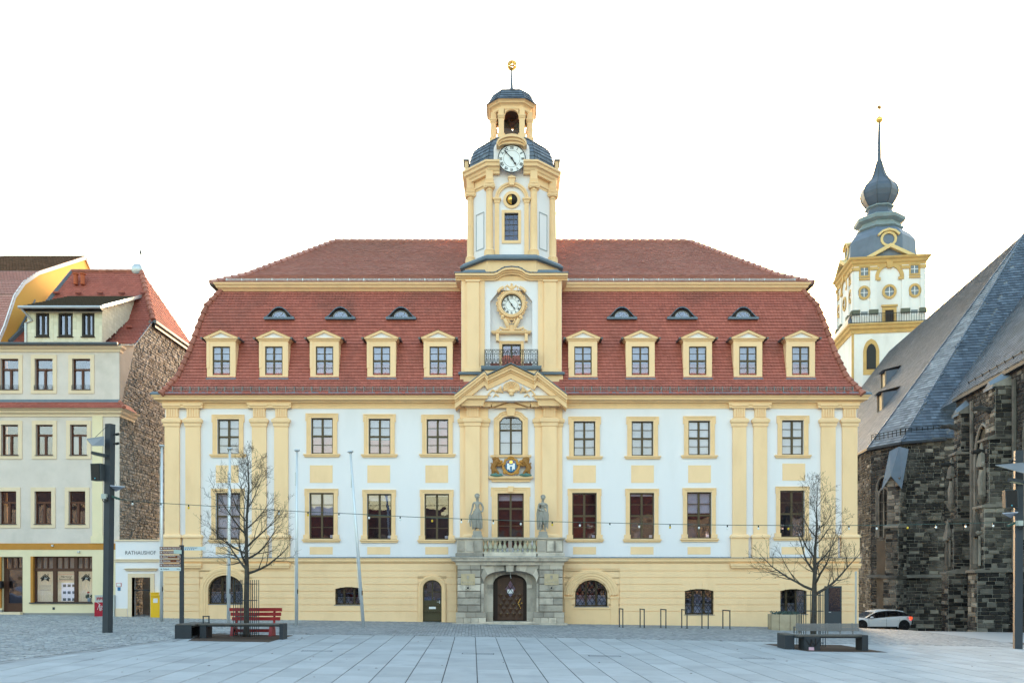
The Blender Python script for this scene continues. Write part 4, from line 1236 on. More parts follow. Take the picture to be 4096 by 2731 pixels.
# eyebrow windows
def eyebrow(px, w_off=0):
    zb = wz(1279, 43.6); y = roof_y(zb)-0.06
    xc = wx(px, y); sc_ = y/FPX
    zt = wz(1233, y)
    W2 = 60*sc_
    def h(x):
        t = abs(x)/W2
        if t >= 1: return 0
        return (zt-zb)*(0.5+0.5*math.cos(math.pi*min(1, t**1.25)))
    xs_ = [-W2+2*W2*i/28 for i in range(29)]
    b = MB()
    # curved roof hood, thick sheet running back into the roof
    for i in range(28):
        xa, xb = xs_[i], xs_[i+1]
        za, zb_ = zb+h(xa), zb+h(xb)
        ya, yb_ = roof_y(za+0.12)+0.3, roof_y(zb_+0.12)+0.3
        b.add([(xc+xa, y-0.10, za), (xc+xb, y-0.10, zb_), (xc+xb, yb_, zb_+0.03), (xc+xa, ya, za+0.03), (xc+xa, y-0.10, za+0.055), (xc+xb, y-0.10, zb_+0.055), (xc+xb, yb_, zb_+0.10), (xc+xa, ya, za+0.10)],
              [(0,1,2,3),(7,6,5,4),(0,4,5,1)])
    o = b.build('eyebrow_dormer', SLATE, TH)
    fr = MB()
    hw = 29*sc_; rz = (wz(1236, y)-zb)-0.06
    arc = arch_pts(xc, hw+0.14, zb+0.03, rz, 14, 2.0)
    fr.prism(arc, y, y+0.06)
    fr.build('dormer_front', mat('black_stained_wood', (0.022, 0.018, 0.016), 0.6, 0.15, 6), o)
    arc = arch_pts(xc, hw, zb+0.06, rz-0.12, 12)
    MB().prism(arc, y-0.016, y-0.006).build('pane', GLASS, o)
    g_ = MB(); g_.bar((xc, y-0.02, zb+0.07), (xc-hw*.6, y-0.02, zb+rz*.72), 0.02); g_.bar((xc, y-0.02, zb+0.07), (xc+hw*.6, y-0.02, zb+rz*.72), 0.02)
    g_.sweep(arc, [(0,0.0),(0,0.03),(0.035,0.03),(0.035,0)], 'xz', y-0.005)
    g_.build('glazing_bars', mat('grey_frame', (0.3, 0.31, 0.32), 0.5, 0.05, 4), o)
    MB().box(xc-W2, xc+W2, y-0.16, y+0.2, zb-0.07, zb+0.028).build('sill', ZINC, o)
    return o
for px in EYE: eyebrow(px)
# pedimented dormers
zd0 = wz(1512, 43.0); yd = roof_y(zd0)-0.05
proto = None
for px in DORM:
    xc = wx(px, yd)
    if proto is None:
        sc_ = yd/FPX
        z0, z1, zw0, zw1 = wz(1512, yd), wz(1360, yd), wz(1500, yd), wz(1385, yd)
        hw, ww = 57*sc_, 35*sc_
        b = MB().wall(xc-hw, xc+hw, z0, z1, yd, [(xc-ww, xc+ww, zw0, zw1)], 0.12)
        b.box(xc-hw-0.02, xc-hw+0.12, yd-0.02, yd+0.05, z0+0.5, z1)
        for s2 in (-1, 1):
            xx = xc+s2*hw
            n = 12
            for q in range(n):
                za, zb_ = z0+(z1-z0)*q/n, z0+(z1-z0)*(q+1)/n
                b.quad((xx, yd, za), (xx, roof_y(za)+0.1, za), (xx, roof_y(zb_)+0.1, zb_), (xx, yd, zb_))
        dm = b.build('dormer', YEL, TH)
        w = casement(xc-ww, xc+ww, zw0, zw1, yd+0.05, None, name='window_frame', fw=0.05, mw=0.04)
        # window pieces become sub-parts of the dormer
        kids = list(w.children)
        for o in kids+[w]:
            o.parent = dm; o.location = WL[o.name]-WL[dm.name]
        MB().box(xc-ww, xc+ww, yd+0.3, yd+0.31, zw0, zw1).build('curtain', CURT, dm)
        b = MB().sweep([(xc-hw-0.02, yd+1.0), (xc-hw-0.02, yd), (xc+hw+0.02, yd), (xc+hw+0.02, yd+1.0)], [(0,z1-0.05),(0.04,z1-0.05),(0.05,z1),(0.11,z1+0.04),(0.12,z1+0.09),(0,z1+0.09)])
        zt = wz(1322, yd)
        zr = z1+0.09
        def band(d, y0_, y1_):
            b.prism([(xc-hw-0.16, zr), (xc-hw-0.16+0.0, zr+0.02), (xc, zt), (xc, zt-d), (xc-hw+0.10, zr)], y0_, y1_)
            b.prism([(xc+hw+0.16, zr), (xc+hw+0.16, zr+0.02), (xc, zt), (xc, zt-d), (xc+hw-0.10, zr)], y0_, y1_)
        band(0.13, yd-0.12, yd+0.1)
        b.build('dormer_cornice', YEL2, dm)
        MB().prism([(xc-hw+0.05, zr), (xc+hw-0.05, zr), (xc, zt-0.09)], yd-0.04, yd).build('dormer_gable', WHITE, dm)
        b = MB()
        for s2 in (-1, 1):
            p0 = (xc+s2*(hw+0.24), yd-0.15, zr-0.02); p1 = (xc, yd-0.15, zt+0.015)
            b.add([p0, p1, (p1[0], roof_y(p1[2])+0.2, p1[2]+0.02), (p0[0], roof_y(zr)+0.5, p0[2]), (p0[0], p0[1], p0[2]+0.05), (p1[0], p1[1], p1[2]+0.05), (p1[0], roof_y(p1[2])+0.2, p1[2]+0.07), (p0[0], roof_y(zr)+0.5, p0[2]+0.05)],
                  [(0,1,2,3),(7,6,5,4),(0,4,5,1),(0,3,7,4)])
        b.build('dormer_roof', TILE, dm)
        b = MB()
        for s2 in (-1, 1): b.tube([(xc+s2*(hw+0.22), yd-0.2, zr-0.04), (xc+s2*(hw+0.22), roof_y(zr)+0.3, zr-0.02)], 0.055, 8)
        b.build('dormer_gutter', mat('dark_zinc', (0.10, 0.11, 0.12), 0.4, 0.2, 4, metal=0.3), dm)
        MB().box(xc-hw-0.03, xc+hw+0.03, yd-0.06, yd+0.2, z0-0.10, z0-0.001).build('dormer_apron', ZINC, dm)
        proto = dm; p0x = xc
    else: dup(proto, (xc-p0x, 0, 0))
# ---------------------------------------------------------------- tower of the town hall
TX, TY = -0.02, 45.0
def oct_pts(a, h): return [(TX-h,TY-a),(TX+h,TY-a),(TX+a,TY-h),(TX+a,TY+h),(TX+h,TY+a),(TX-h,TY+a),(TX-a,TY+h),(TX-a,TY-h)]
def oct_ring(a, h, z): return [(x, y, z) for x, y in oct_pts(a, h)]
Xt = lambda px: wx(px, 42.5)
# square lower stage
xa, xb = X(1845), X(2247)
zt0, zt1 = Z(1560), Z(1124)
niche = (X(1961), X(2129), Z(1470), Z(1160))
b = MB().wall(xa, xb, zt0, zt1, YF, [niche], 0.32)
for q in (xa, xb): b.quad((q, YF, zt0), (q, YF+5.2, zt0), (q, YF+5.2, zt1), (q, YF, zt1))
b.quad((xa, YF+5.2, zt0), (xa, YF+5.2, zt1), (xb, YF+5.2, zt1), (xb, YF+5.2, zt0))
b.build('tower_wall', WHITE, TH)
dn = (X(2008), X(2084), Z(1480), Z(1369))
b = MB().wall(niche[0], niche[1], niche[2]-0.5, niche[3], YF+0.32, [dn], 0.2)
n3 = niche[3]; n0, n1 = niche[0], niche[1]
b.build('niche_wall', WHITE, TH)
b = MB()
for s_ in (-1, 1):
    e = n0 if s_ < 0 else n1
    b.prism([(e, n3), (e, n3-0.55), (e-s_*0.45, n3)], YF-0.001, YF+0.3)
b.build('niche_corner', WHITE, TH)
for x0, x1 in ((1846,1939),(2152,2246)): MB().box(X(x0), X(x1), YF-0.07, YF+0.02, Z(1490), zt1).build('tower_pilaster_backing', YEL, TH)
for x0, x1 in ((1867,1917),(2176,2225)):
    b = MB().box(X(x0), X(x1), YF-0.17, YF-0.06, Z(1480), zt1)
    b.box(X(x0)-0.1, X(x1)+0.1, YF-0.22, YF-0.06, Z(1490), Z(1474))
    b.sweep([(X(x0), YF), (X(x0), YF-0.17), (X(x1), YF-0.17), (X(x1), YF)], [(0,zt1-0.1),(0.05,zt1-0.09),(0.06,zt1),(0,zt1)])
    b.build('tower_pilaster', YEL, TH)
b = MB()
b.sweep([(xa, YF+5), (xa, YF), (xb, YF), (xb, YF+5)], [(0,Z(1550)),(0.06,Z(1550)),(0.06,Z(1500)),(0,Z(1500))])
b.build('tower_base', YEL, TH)
b = MB().sweep([(xa, YF+5), (xa, YF-0.1), (xb, YF-0.1), (xb, YF+5)], [(0,Z(1500)),(0.13,Z(1500)),(0.15,Z(1494)),(0.05,Z(1489)),(0,Z(1489))])
b.sweep([(xa, YF+5), (xa, YF-0.05), (xb, YF-0.05), (xb, YF+5)], [(0,Z(1572)),(0.06,Z(1572)),(0.05,Z(1534)),(0,Z(1534))])
b.build('tower_flashing', ZINC, TH)
# cornice swept up over the clock
CPt = [(0,0.0),(0.06,0.0),(0.10,0.05),(0.22,0.12),(0.24,0.17),(0.30,0.2),(0.30,0.28),(0,0.28)]
zc0 = zt1-0.0
def up_path():
    pts = []
    for px, py in ((1822,1124),(1962,1124),(1975,1124),(1990,1119),(2005,1109),(2018,1103),(2046,1100),(2075,1103),(2088,1109),(2103,1119),(2118,1124),(2131,1124),(2270,1124)): pts.append((X(px), Z(py)))
    return pts
b = MB()
pts = up_path()
for lay0, lay1, f in ((0.0, 0.09, 0.12), (0.09, 0.17, 0.22), (0.17, 0.28, 0.34)):
    for i in range(len(pts)-1):
        (x0, z0), (x1, z1) = pts[i], pts[i+1]
        b.prism([(x0, z0+lay0), (x1, z1+lay0), (x1, z1+lay1), (x0, z0+lay1)], YF-f, YF+0.2)
b.prism([(X(1975), zt1), (X(2118), zt1), (X(2103), Z(1119)), (X(2088), Z(1109)), (X(2075), Z(1103)), (X(2018), Z(1103)), (X(2005), Z(1109)), (X(1990), Z(1119))], YF-0.0, YF+0.25)
for s_ in (-1, 1):
    xx = xa if s_ < 0 else xb
    for lay0, lay1, f in ((0.0, 0.09, 0.10), (0.09, 0.17, 0.2), (0.17, 0.28, 0.29)):
        b.box(xx, xx+s_*f, YF+0.2, YF+5, zt1+lay0, zt1+lay1)
b.build('tower_cornice', YEL2, TH)
b = MB()
for i in range(len(pts)-1):
    (x0, z0), (x1, z1) = pts[i], pts[i+1]
    b.prism([(x0-0.03, z0+0.282), (x1+0.03, z1+0.282), (x1+0.03, z1+0.33), (x0-0.03, z0+0.33)], YF-0.37, YF+0.3)
zr0 = zt1+0.30
# sloping lead roof up to the octagon
rr = [[(xa-0.32, YF-0.36+0.4, zr0), (xb+0.32, YF+0.04, zr0), (xb+0.32, YF+5.2, zr0), (xa-0.32, YF+5.2, zr0)], [(TX-2.3, TY-2.3, zr0+0.34), (TX+2.3, TY-2.3, zr0+0.34), (TX+2.3, TY+2.3, zr0+0.34), (TX-2.3, TY+2.3, zr0+0.34)]]
b.rings(rr)
b.build('tower_skirt_roof', ZINC, TH)
# clock in its carved frame
def roman_clock(cx_, cz_, r, y, parent, hm, name, ring=True):
    """clock as a part with dial, ring, numerals and hands"""
    c = MB().lathe([(r,0.0),(r,0.05),(r*0.95,0.055)], (cx_, y, cz_), 40, 0, 'y').build(name, DIAL, parent)
    k = MB().sweep([(cx_+r*math.cos(R(a)), cz_+r*math.sin(R(a))) for a in range(360, 0, -9)], [(-0.0,0.0),(-0.0,0.075),(0.035,0.075),(0.035,0.0)], 'xz', y, closed=True)
    k.sweep([(cx_+r*.6*math.cos(R(a)), cz_+r*.6*math.sin(R(a))) for a in range(360, 0, -9)], [(0,0.05),(0,0.06),(0.012,0.06),(0.012,0.05)], 'xz', y, closed=True)
    k.build('dial_ring', BLACK, c)
    for i, nm in enumerate(('XII','I','II','III','IIII','V','VI','VII','VIII','IX','X','XI')):
        a = R(30*i)
        text(nm, r*0.30, BLACK, c, (cx_+r*0.78*math.sin(a), y-0.062, cz_+r*0.78*math.cos(a)), rot=(R(90), a, 0), name='numeral', ext=0.004, sx=0.72, off=0.004)
    for (ang, L, w, nm) in ((hm[0], r*0.58, r*0.075, 'hour_hand'), (hm[1], r*0.86, r*0.06, 'minute_hand')):
        a = R(ang); d = Vector((math.sin(a), 0, math.cos(a))); n = Vector((d.z, 0, -d.x))
        o = Vector((cx_, y-0.08-(0.02 if nm[0] == 'm' else 0), cz_))
        q = [o-d*L*0.18-n*w*.5, o-d*L*0.18+n*w*.5, o+n*w*.6, o+d*L*.6+n*w*.35, o+d*L*.66+n*w*1.1, o+d*L, o+d*L*.66-n*w*1.1, o+d*L*.6-n*w*.35, o-n*w*.6]
        MB().prism([(p.x, p.z) for p in q], o.y-0.012, o.y).build(nm, BLACK, c)
    MB().lathe([(r*.08,0.0),(r*.08,0.05)], (cx_, y-0.07, cz_), 10, 0, 'y').build('hub', BLACK, c)
    return c
cx_, cz_ = X(2046.5), Z(1216)
roman_clock(cx_, cz_, 0.505, YF+0.18, TH, (143, 325), 'clock')
OR = YEL2
b = MB()
b.sweep([(cx_+0.515*math.cos(R(a)), cz_+0.515*math.sin(R(a))) for a in range(360, 0, -10)], [(0,0.02),(0,0.24),(-0.05,0.28),(-0.10,0.25),(-0.14,0.28),(-0.18,0.22),(-0.18,0.0)], 'xz', YF+0.2, closed=True)
rng = random.Random(4)
for k in range(44):                                        # leafy rim
    a = 2*math.pi*k/44
    rr_ = 0.72+0.03*math.sin(k*2.1)
    b.blob((cx_+rr_*math.cos(a), YF+0.08, cz_+rr_*math.sin(a)), (0.055+0.02*(k % 2), 0.06, 0.055), 6, 5)
for s_ in (-1, 1):
    b.sweep([(cx_+s_*0.38, cz_+0.80), (cx_+s_*0.55, cz_+0.72), (cx_+s_*0.67, cz_+0.58)][::s_], [(-0.09,0.0),(-0.09,0.3),(0.02,0.3),(0.02,0.0)], 'xz', YF+0.2)
    b.tube([(cx_+s_*0.1, YF+0.02, cz_+0.8),(cx_+s_*0.22, YF+0.0, cz_+0.92),(cx_+s_*0.32, YF+0.02, cz_+0.86),(cx_+s_*0.27, YF+0.02, cz_+0.74)], [0.05,0.06,0.05,0.04], 6)
b.blob((cx_, YF+0.04, cz_+0.82), (0.16, 0.1, 0.13)); b.blob((cx_, YF+0.02, cz_+0.98), (0.07, 0.07, 0.07))
# two small bearer figures and scrolls below
for s_ in (-1, 1):
    b.blob((cx_+s_*0.43, YF+0.02, cz_-0.62), 0.085, 8, 6)
    b.tube([(cx_+s_*0.36, YF+0.06, cz_-0.72),(cx_+s_*0.28, YF+0.04, cz_-0.88),(cx_+s_*0.2, YF+0.06, cz_-1.06),(cx_+s_*0.13, YF+0.1, cz_-1.22)], [0.09,0.11,0.10,0.04], 8)
    b.tube([(cx_+s_*0.4, YF+0.04, cz_-0.72),(cx_+s_*0.52, YF+0.02, cz_-0.72),(cx_+s_*0.5, YF+0.04, cz_-0.55)], [0.05,0.045,0.04], 6)
    b.tube([(cx_+s_*0.12, YF+0.08, cz_-1.22),(cx_+s_*0.35, YF+0.08, cz_-1.24),(cx_+s_*0.58, YF+0.06, cz_-1.16),(cx_+s_*0.62, YF+0.06, cz_-1.26),(cx_+s_*0.78, YF+0.08, cz_-1.3)], [0.06,0.06,0.07,0.06,0.03], 7)
    b.tube([(cx_+s_*0.02, YF+0.06, cz_-0.78),(cx_+s_*0.17, YF+0.04, cz_-0.72),(cx_+s_*0.12, YF+0.04, cz_-0.88),(cx_+s_*0.03, YF+0.05, cz_-0.95)], [0.03,0.045,0.045,0.03], 6)
b.prism([(cx_-0.62, cz_-1.30),(cx_+0.62, cz_-1.30),(cx_+0.3, cz_-1.2),(cx_+0.07, cz_-1.0),(cx_-0.07, cz_-1.0),(cx_-0.3, cz_-1.2)], YF+0.1, YF+0.3)
shade_auto(b.build('clock_frame', OR, TH))
b = MB().sweep([(X(1971), YF+0.3), (X(1971), YF+0.12), (X(2119), YF+0.12), (X(2119), YF+0.3)], [(-0.3,Z(1332)),(0.0,Z(1332)),(0.06,Z(1327)),(0.08,Z(1321)),(-0.3,Z(1321))])
for q in (1984, 2099):
    b.box(X(q), X(q+12), YF+0.08, YF+0.32, Z(1361), Z(1332))
b.build('door_hood', YEL2, TH)
# tower door with its balcony
x0, x1, z0, z1 = dn
w = casement(x0, x1, z0, z1, YF+0.42, TH, zt=0.45, name='tower_door')
surround(w, x0, x1, z0, z1, YF+0.32, 0.14, ear=0.0, sill=False)
drape(w, x0, x1, z0+(z1-z0)*0.55, z1, YF+0.6, CURT, 'curtain')
yb_ = YF-0.55
MB().sweep([(X(1930), YF+0.2), (X(1930), yb_), (X(2160), yb_), (X(2160), YF+0.2)], [(-1.0,Z(1488)),(0.0,Z(1488)),(0.04,Z(1482)),(0.06,Z(1474)),(-1.0,Z(1474))]).build('balcony_slab', ZINC, TH)
MB().box(X(1938), X(2154), yb_+0.1, YF+0.1, Z(1505), Z(1489)).build('balcony_base', YEL, TH)
yb_ -= 0.0
rb = MB()
SB = yb_/FPX
zr0_, zr1_ = wz(1466, yb_), wz(1398, yb_)
xr0, xr1 = wx(1939, yb_), wx(2151, yb_)
for z in (zr0_+0.02, zr0_+0.1, zr1_-0.22, zr1_): rb.bar((xr0, yb_, z), (xr1, yb_, z), 0.022)
nb = 14
for i in range(nb+1):
    x = xr0+(xr1-xr0)*i/nb
    rb.bar((x, yb_, zr0_), (x, yb_, zr1_), 0.018 if i % 2 else 0.03)
    if i < nb:
        m_ = (xr1-xr0)/nb
        for zc_, r_ in ((zr0_+0.2, 0.065), (zr1_-0.1, 0.055)):
            rb.tube([(x+m_/2+r_*math.cos(R(a)), yb_, zc_+r_*1.3*math.sin(R(a))) for a in range(0, 361, 45)], 0.013, 4, cap=False)
        rb.tube([(x+m_*.2, yb_, zr0_+0.3), (x+m_*.5, yb_, zr0_+0.42), (x+m_*.8, yb_, zr0_+0.3)], 0.012, 4)
        rb.tube([(x+m_*.5, yb_, zr0_+0.3), (x+m_*.5, yb_, zr1_-0.22)], 0.011, 4)
        rb.blob((x+m_*.5, yb_, zr1_-0.3), 0.03, 5, 4)
for xx in (xr0, xr1):
    for z in (zr0_+0.02, zr1_-0.22, zr1_): rb.bar((xx, yb_, z), (xx, YF, z), 0.022)
    for k in range(3): rb.bar((xx, yb_+0.14*(k+1), zr0_), (xx, yb_+0.14*(k+1), zr1_), 0.016)
rb.build('balcony_railing', IRON, TH)

# ---------------------------------------------------------------- octagonal stage
def Zo(py, a): return wz(py, TY-a)
# base plinth and its lead cover
b = MB()
b.rings([oct_ring(2.42, 1.22, zr0+0.15), oct_ring(2.42, 1.22, Zo(1040, 2.42)), oct_ring(2.55, 1.27, Zo(1034, 2.42)), oct_ring(2.55, 1.27, Zo(1030, 2.42))])
b.build('octagon_base', YEL, TH)
b = MB().rings([oct_ring(2.64, 1.31, Zo(1036, 2.6)), oct_ring(2.66, 1.32, Zo(1029, 2.6)), oct_ring(2.45, 1.24, Zo(1020, 2.4)), oct_ring(2.1, 1.1, Zo(1018, 2.1))])
b.build('octagon_flashing', ZINC, TH)
AO, HO = 2.05, 1.08
zo0, zo1 = Zo(1022, 2.05), Zo(672, 2.05)
# walls: seven plain faces and the front one with its window
b = MB()
op = oct_pts(AO, HO)
for i in range(1, 8):
    (x0, y0), (x1, y1) = op[i], op[(i+1) % 8]
    b.quad((x0,y0,zo0),(x1,y1,zo0),(x1,y1,zo1),(x0,y0,zo1))
yo = TY-AO
wo = (wx(2018, yo), wx(2073, yo), wz(963, yo), wz(853, yo))
b.wall(TX-HO, TX+HO, zo0, zo1+0.1, yo, [wo], 0.2)
b.add(oct_ring(AO, HO, zo1), [tuple(range(8))])
b.build('octagon_wall', WHITE, TH)
x0, x1, z0, z1 = wo
fr = MB()
cells = []
fr.sweep([(x0, z0), (x0, z1), (x1, z1), (x1, z0)], [(0,0),(0,0.05),(0.035,0.05),(0.035,0)], 'xz', yo+0.12, closed=True)
for i in (1, 2): fr.box(x0+(x1-x0)*i/3-0.012, x0+(x1-x0)*i/3+0.012, yo+0.08, yo+0.12, z0, z1)
for j in (1, 2, 3, 4): fr.box(x0, x1, yo+0.082, yo+0.118, z0+(z1-z0)*j/5-0.012, z0+(z1-z0)*j/5+0.012)
w = fr.build('window', FRAME, TH)
for i in range(3):
    for j in range(5):
        MB().box(x0+(x1-x0)*i/3+.012, x0+(x1-x0)*(i+1)/3-.012, yo+0.10, yo+0.106, z0+(z1-z0)*j/5+.012, z0+(z1-z0)*(j+1)/5-.012).build('pane', GLASST, w)
MB().box(x0-0.1, x1+0.1, yo+0.6, yo+0.62, z0-0.1, z1+0.1).build('dark_backing', mat('dim_grey', (0.09, 0.10, 0.11), 0.9, 0.1), w)
b = MB().sweep([(x0, z0), (x0, z1), (x1, z1), (x1, z0)], [(0,-0.02),(0,0.05),(-0.14,0.05),(-0.14,0)], 'xz', yo, closed=True)
b.build('surround', YEL2, w)
# round opening with the half gilded moon ball
cx_, cz_ = wx(2047, yo), wz(801, yo)
circ = [(cx_+0.29*math.cos(R(a)), cz_+0.29*math.sin(R(a))) for a in range(360, 0, -12)]
b = MB().sweep(circ, [(0,0),(0,0.07),(-0.14,0.07),(-0.14,0)], 'xz', yo, closed=True); b.build('oculus_surround', YEL2, TH)
MB().lathe([(0.29,0.0),(0.29,0.012)], (cx_, yo, cz_), 24, 0, 'y').build('oculus', BLACK, TH)
mb_ = MB(); mb2 = MB()
for hemi, q in ((mb_, 0), (mb2, 1)):
    rr = []
    for i in range(7):
        t = math.pi/2*i/6
        rr.append([Vector((cx_+0.24*math.cos(a)*math.cos(t), yo-0.012-0.24*math.sin(t), cz_+0.24*math.sin(a)*math.cos(t))) for a in [math.pi/2+math.pi*k/10+q*math.pi for k in range(11)]])
    for i in range(6):
        for k in range(10): hemi.quad(rr[i][k], rr[i][k+1], rr[i+1][k+1], rr[i+1][k])
mo = shade_auto(mb_.build('moon_ball', GOLD, TH)); shade_auto(mb2.build('dark_half', BLACK, mo))
# arch with keystone, inner pilasters
b = MB()
zi = wz(797, yo)
arc = arch_pts(cx_, 0.665, zi, wz(732, yo)-zi-0.19, 18)
b.sweep(arc, [(0,0),(0,0.10),(-0.09,0.10),(-0.10,0.14),(-0.18,0.14),(-0.19,0.0)], 'xz', yo)
for s_ in (-1, 1):
    xx = cx_+s_*0.745
    b.box(xx-0.11, xx+0.11, yo-0.09, yo, zo0, zi-0.2)
    b.sweep([(xx-0.11, yo), (xx-0.11, yo-0.09), (xx+0.11, yo-0.09), (xx+0.11, yo)], [(0,zi-0.24),(0.03,zi-0.2),(0.05,zi-0.1),(0.1,zi-0.06),(0.1,zi),(-0.1,zi)])
b.build('arch_surround', YEL2, TH)
zk = wz(748, yo)
b = MB().prism([(cx_-0.11, zk), (cx_+0.11, zk), (cx_+0.17, zk+0.34), (cx_-0.17, zk+0.34)], yo-0.24, yo)
b.prism([(cx_-0.2, zk+0.34), (cx_+0.2, zk+0.34), (cx_+0.17, zk+0.40), (cx_, zk+0.47), (cx_-0.17, zk+0.40)], yo-0.28, yo)
b.build('keystone', YEL2, TH)
# recessed side panels
b = MB()
for s_ in (-1, 1):
    p0 = Vector((TX+s_*HO, TY-AO, 0)); p1 = Vector((TX+s_*AO, TY-HO, 0)); d = (p1-p0); n = Vector((s_*0.7071, -0.7071, 0))
    za, zb_ = Zo(1012, 2)+0.35, Zo(830, 2)-0.12
    q0, q1 = p0+d*0.34, p0+d*0.76
    up = Vector((0,0,1))
    for a_, c_ in ((q0+up*za, q1+up*za), (q0+up*zb_, q1+up*zb_), (q0+up*za, q0+up*zb_), (q1+up*za, q1+up*zb_)):
        b.bar(a_+n*0.0, c_+n*0.0, 0.045)
b.build('panel_frame', mat('grey_lead_edge', (0.35, 0.38, 0.40), 0.7, 0.1, 4), TH)
# columns on the eight corners
zc0_, zc1_ = Zo(1001, 2.1), Zo(766, 2.1)
zt_ = Zo(736, 2.1)
cols = None
for i, (x, y) in enumerate(oct_pts(2.12, 1.12)):
    if cols is None:
        b = MB()
        b.lathe([(0.27,zo0-0.12),(0.27,zc0_-0.12),(0.24,zc0_-0.11),(0.26,zc0_-0.05),(0.22,zc0_),(0.185,zc0_+0.05),(0.185,zc0_+0.9),(0.160,zc1_-0.04),(0.19,zc1_),(0.19,zc1_+0.03),(0.16,zc1_+0.06),(0.16,zt_)], (x, y, 0), 14)
        b.box(x-0.24, x+0.24, y-0.24, y+0.2, zt_-0.07, zt_)
        for sx in (-1, 1):
            b.lathe([(0.115,-0.22),(0.115,0.22)], (x+sx*0.18, y, zt_-0.17), 12, 0, 'y')
            b.lathe([(0.05,0.22),(0.04,0.25)], (x+sx*0.18, y, zt_-0.17), 8, 0, 'y')
            b.lathe([(0.10,-0.2),(0.10,0.2)], (x, y+sx*0.16, zt_-0.17), 10, 0, 'x')
        cols = shade_auto(b.build('column', YEL2, TH)); c0 = (x, y)
    else: dup(cols, (x-c0[0], y-c0[1], 0))
# entablature blocks over the columns and the cornice, open in front of the clock
AE, HE = 2.08, 1.10
def front_open(a, h, gap):
    p = oct_pts(a, h)
    return [(TX+gap, TY-a)]+p[1:8]+[p[0]]+[(TX-gap, TY-a)]
zf0, zf1 = Zo(736, 2.1), Zo(684, 2.1)
for i, (x, y) in enumerate(oct_pts(2.12, 1.12)):
    b = MB().lathe([(0.30,zf0),(0.32,zf0+0.05),(0.26,zf0+0.06),(0.30,zf0+0.17),(0.25,zf0+0.20),(0.25,zf1)], (x, y, 0), 4, R(45)); b.build('entablature_block', YEL2, TH)
b = MB().sweep(front_open(2.02, 1.06, 0.93), [(-0.1,Zo(745,2)),(0.05,Zo(745,2)),(0.06,Zo(738,2)),(0.12,Zo(735,2)),(0.12,Zo(729,2)),(0.06,Zo(728,2)),(0.06,Zo(690,2)),(-0.1,Zo(690,2))])
b.build('frieze', YEL2, TH)
b = MB().sweep(front_open(2.12, 1.12, 0.60), [(-0.3,Zo(700,2.1)),(0.12,Zo(700,2.1)),(0.14,Zo(692,2.1)),(0.20,Zo(688,2.1)),(0.24,Zo(680,2.1)),(0.34,Zo(676,2.1)),(0.36,Zo(666,2.1)),(0.43,Zo(662,2.1)),(0.43,Zo(655,2.1)),(-0.3,Zo(655,2.1))])
b.build('octagon_cornice', YEL2, TH)
# slated dome: real courses of slates over the eight faces
SLT = SLATE
dome = [(2.20,Zo(656,2.2)),(2.18,23.0),(2.15,23.35),(2.12,23.75),(2.03,24.05),(1.92,24.30),(1.74,24.50),(1.48,24.68),(1.22,24.80)]
def dome_faces(prof, hr, name, course, tw, deck_m=SLATE, skip_front=None):
    b = MB().rings([oct_ring(a-0.02, (a-0.02)*hr, z) for a, z in prof])
    dk = b.build(name, deck_m, TH)
    sl_ = [0.0]
    for (a, c), (d, e) in zip(prof, prof[1:]): sl_.append(sl_[-1]+math.hypot(d-a, e-c))
    def at(s):
        for k in range(len(sl_)-1):
            if s <= sl_[k+1] or k == len(sl_)-2:
                t = (s-sl_[k])/(sl_[k+1]-sl_[k]); return prof[k][0]+(prof[k+1][0]-prof[k][0])*t, prof[k][1]+(prof[k+1][1]-prof[k][1])*t
    lst = []
    s = 0.0; k = 0
    while s < sl_[-1]-0.03:
        a0, z0 = at(s); a1, z1 = at(min(sl_[-1], s+course*1.06))
        r0, r1 = oct_ring(a0, a0*hr, z0), oct_ring(a1, a1*hr, z1)
        for i in (0, 1, 2, 5, 6, 7):
            p0, p1, q0, q1 = Vector(r0[i]), Vector(r0[(i+1) % 8]), Vector(r1[i]), Vector(r1[(i+1) % 8])
            L = (p1-p0).length; n = max(1, round(L/tw))
            nrm = (p1-p0).cross(q0-p0)
            nrm = nrm.normalized()
            for j in range(n):
                t0, t1 = (j+(0.5 if k % 2 else 0)-(0.5 if k % 2 else 0))/n, (j+1)/n
                A, B, C, D = p0.lerp(p1, t0), p0.lerp(p1, t1), q0.lerp(q1, t1), q0.lerp(q1, t0)
                if skip_front and i == 0 and abs((A.x+B.x)/2-TX) < skip_front: continue
                e = (B-A)*0.02; l1 = nrm*(0.03+0.006*((j*7+k*3) % 3)); l0 = nrm*0.006
                V = [A+e+l1, B-e+l1, C-e+l0, D+e+l0, A+e, B-e]
                lst.append((V, [(0,1,2,3),(4,5,1,0)]))
        s += course; k += 1
    pieces(lst, 'slate', 'slates', SLATE, dk, 150)
    return dk
dome_faces(dome, 0.53, 'dome', 0.20, 0.24, skip_front=0.92)
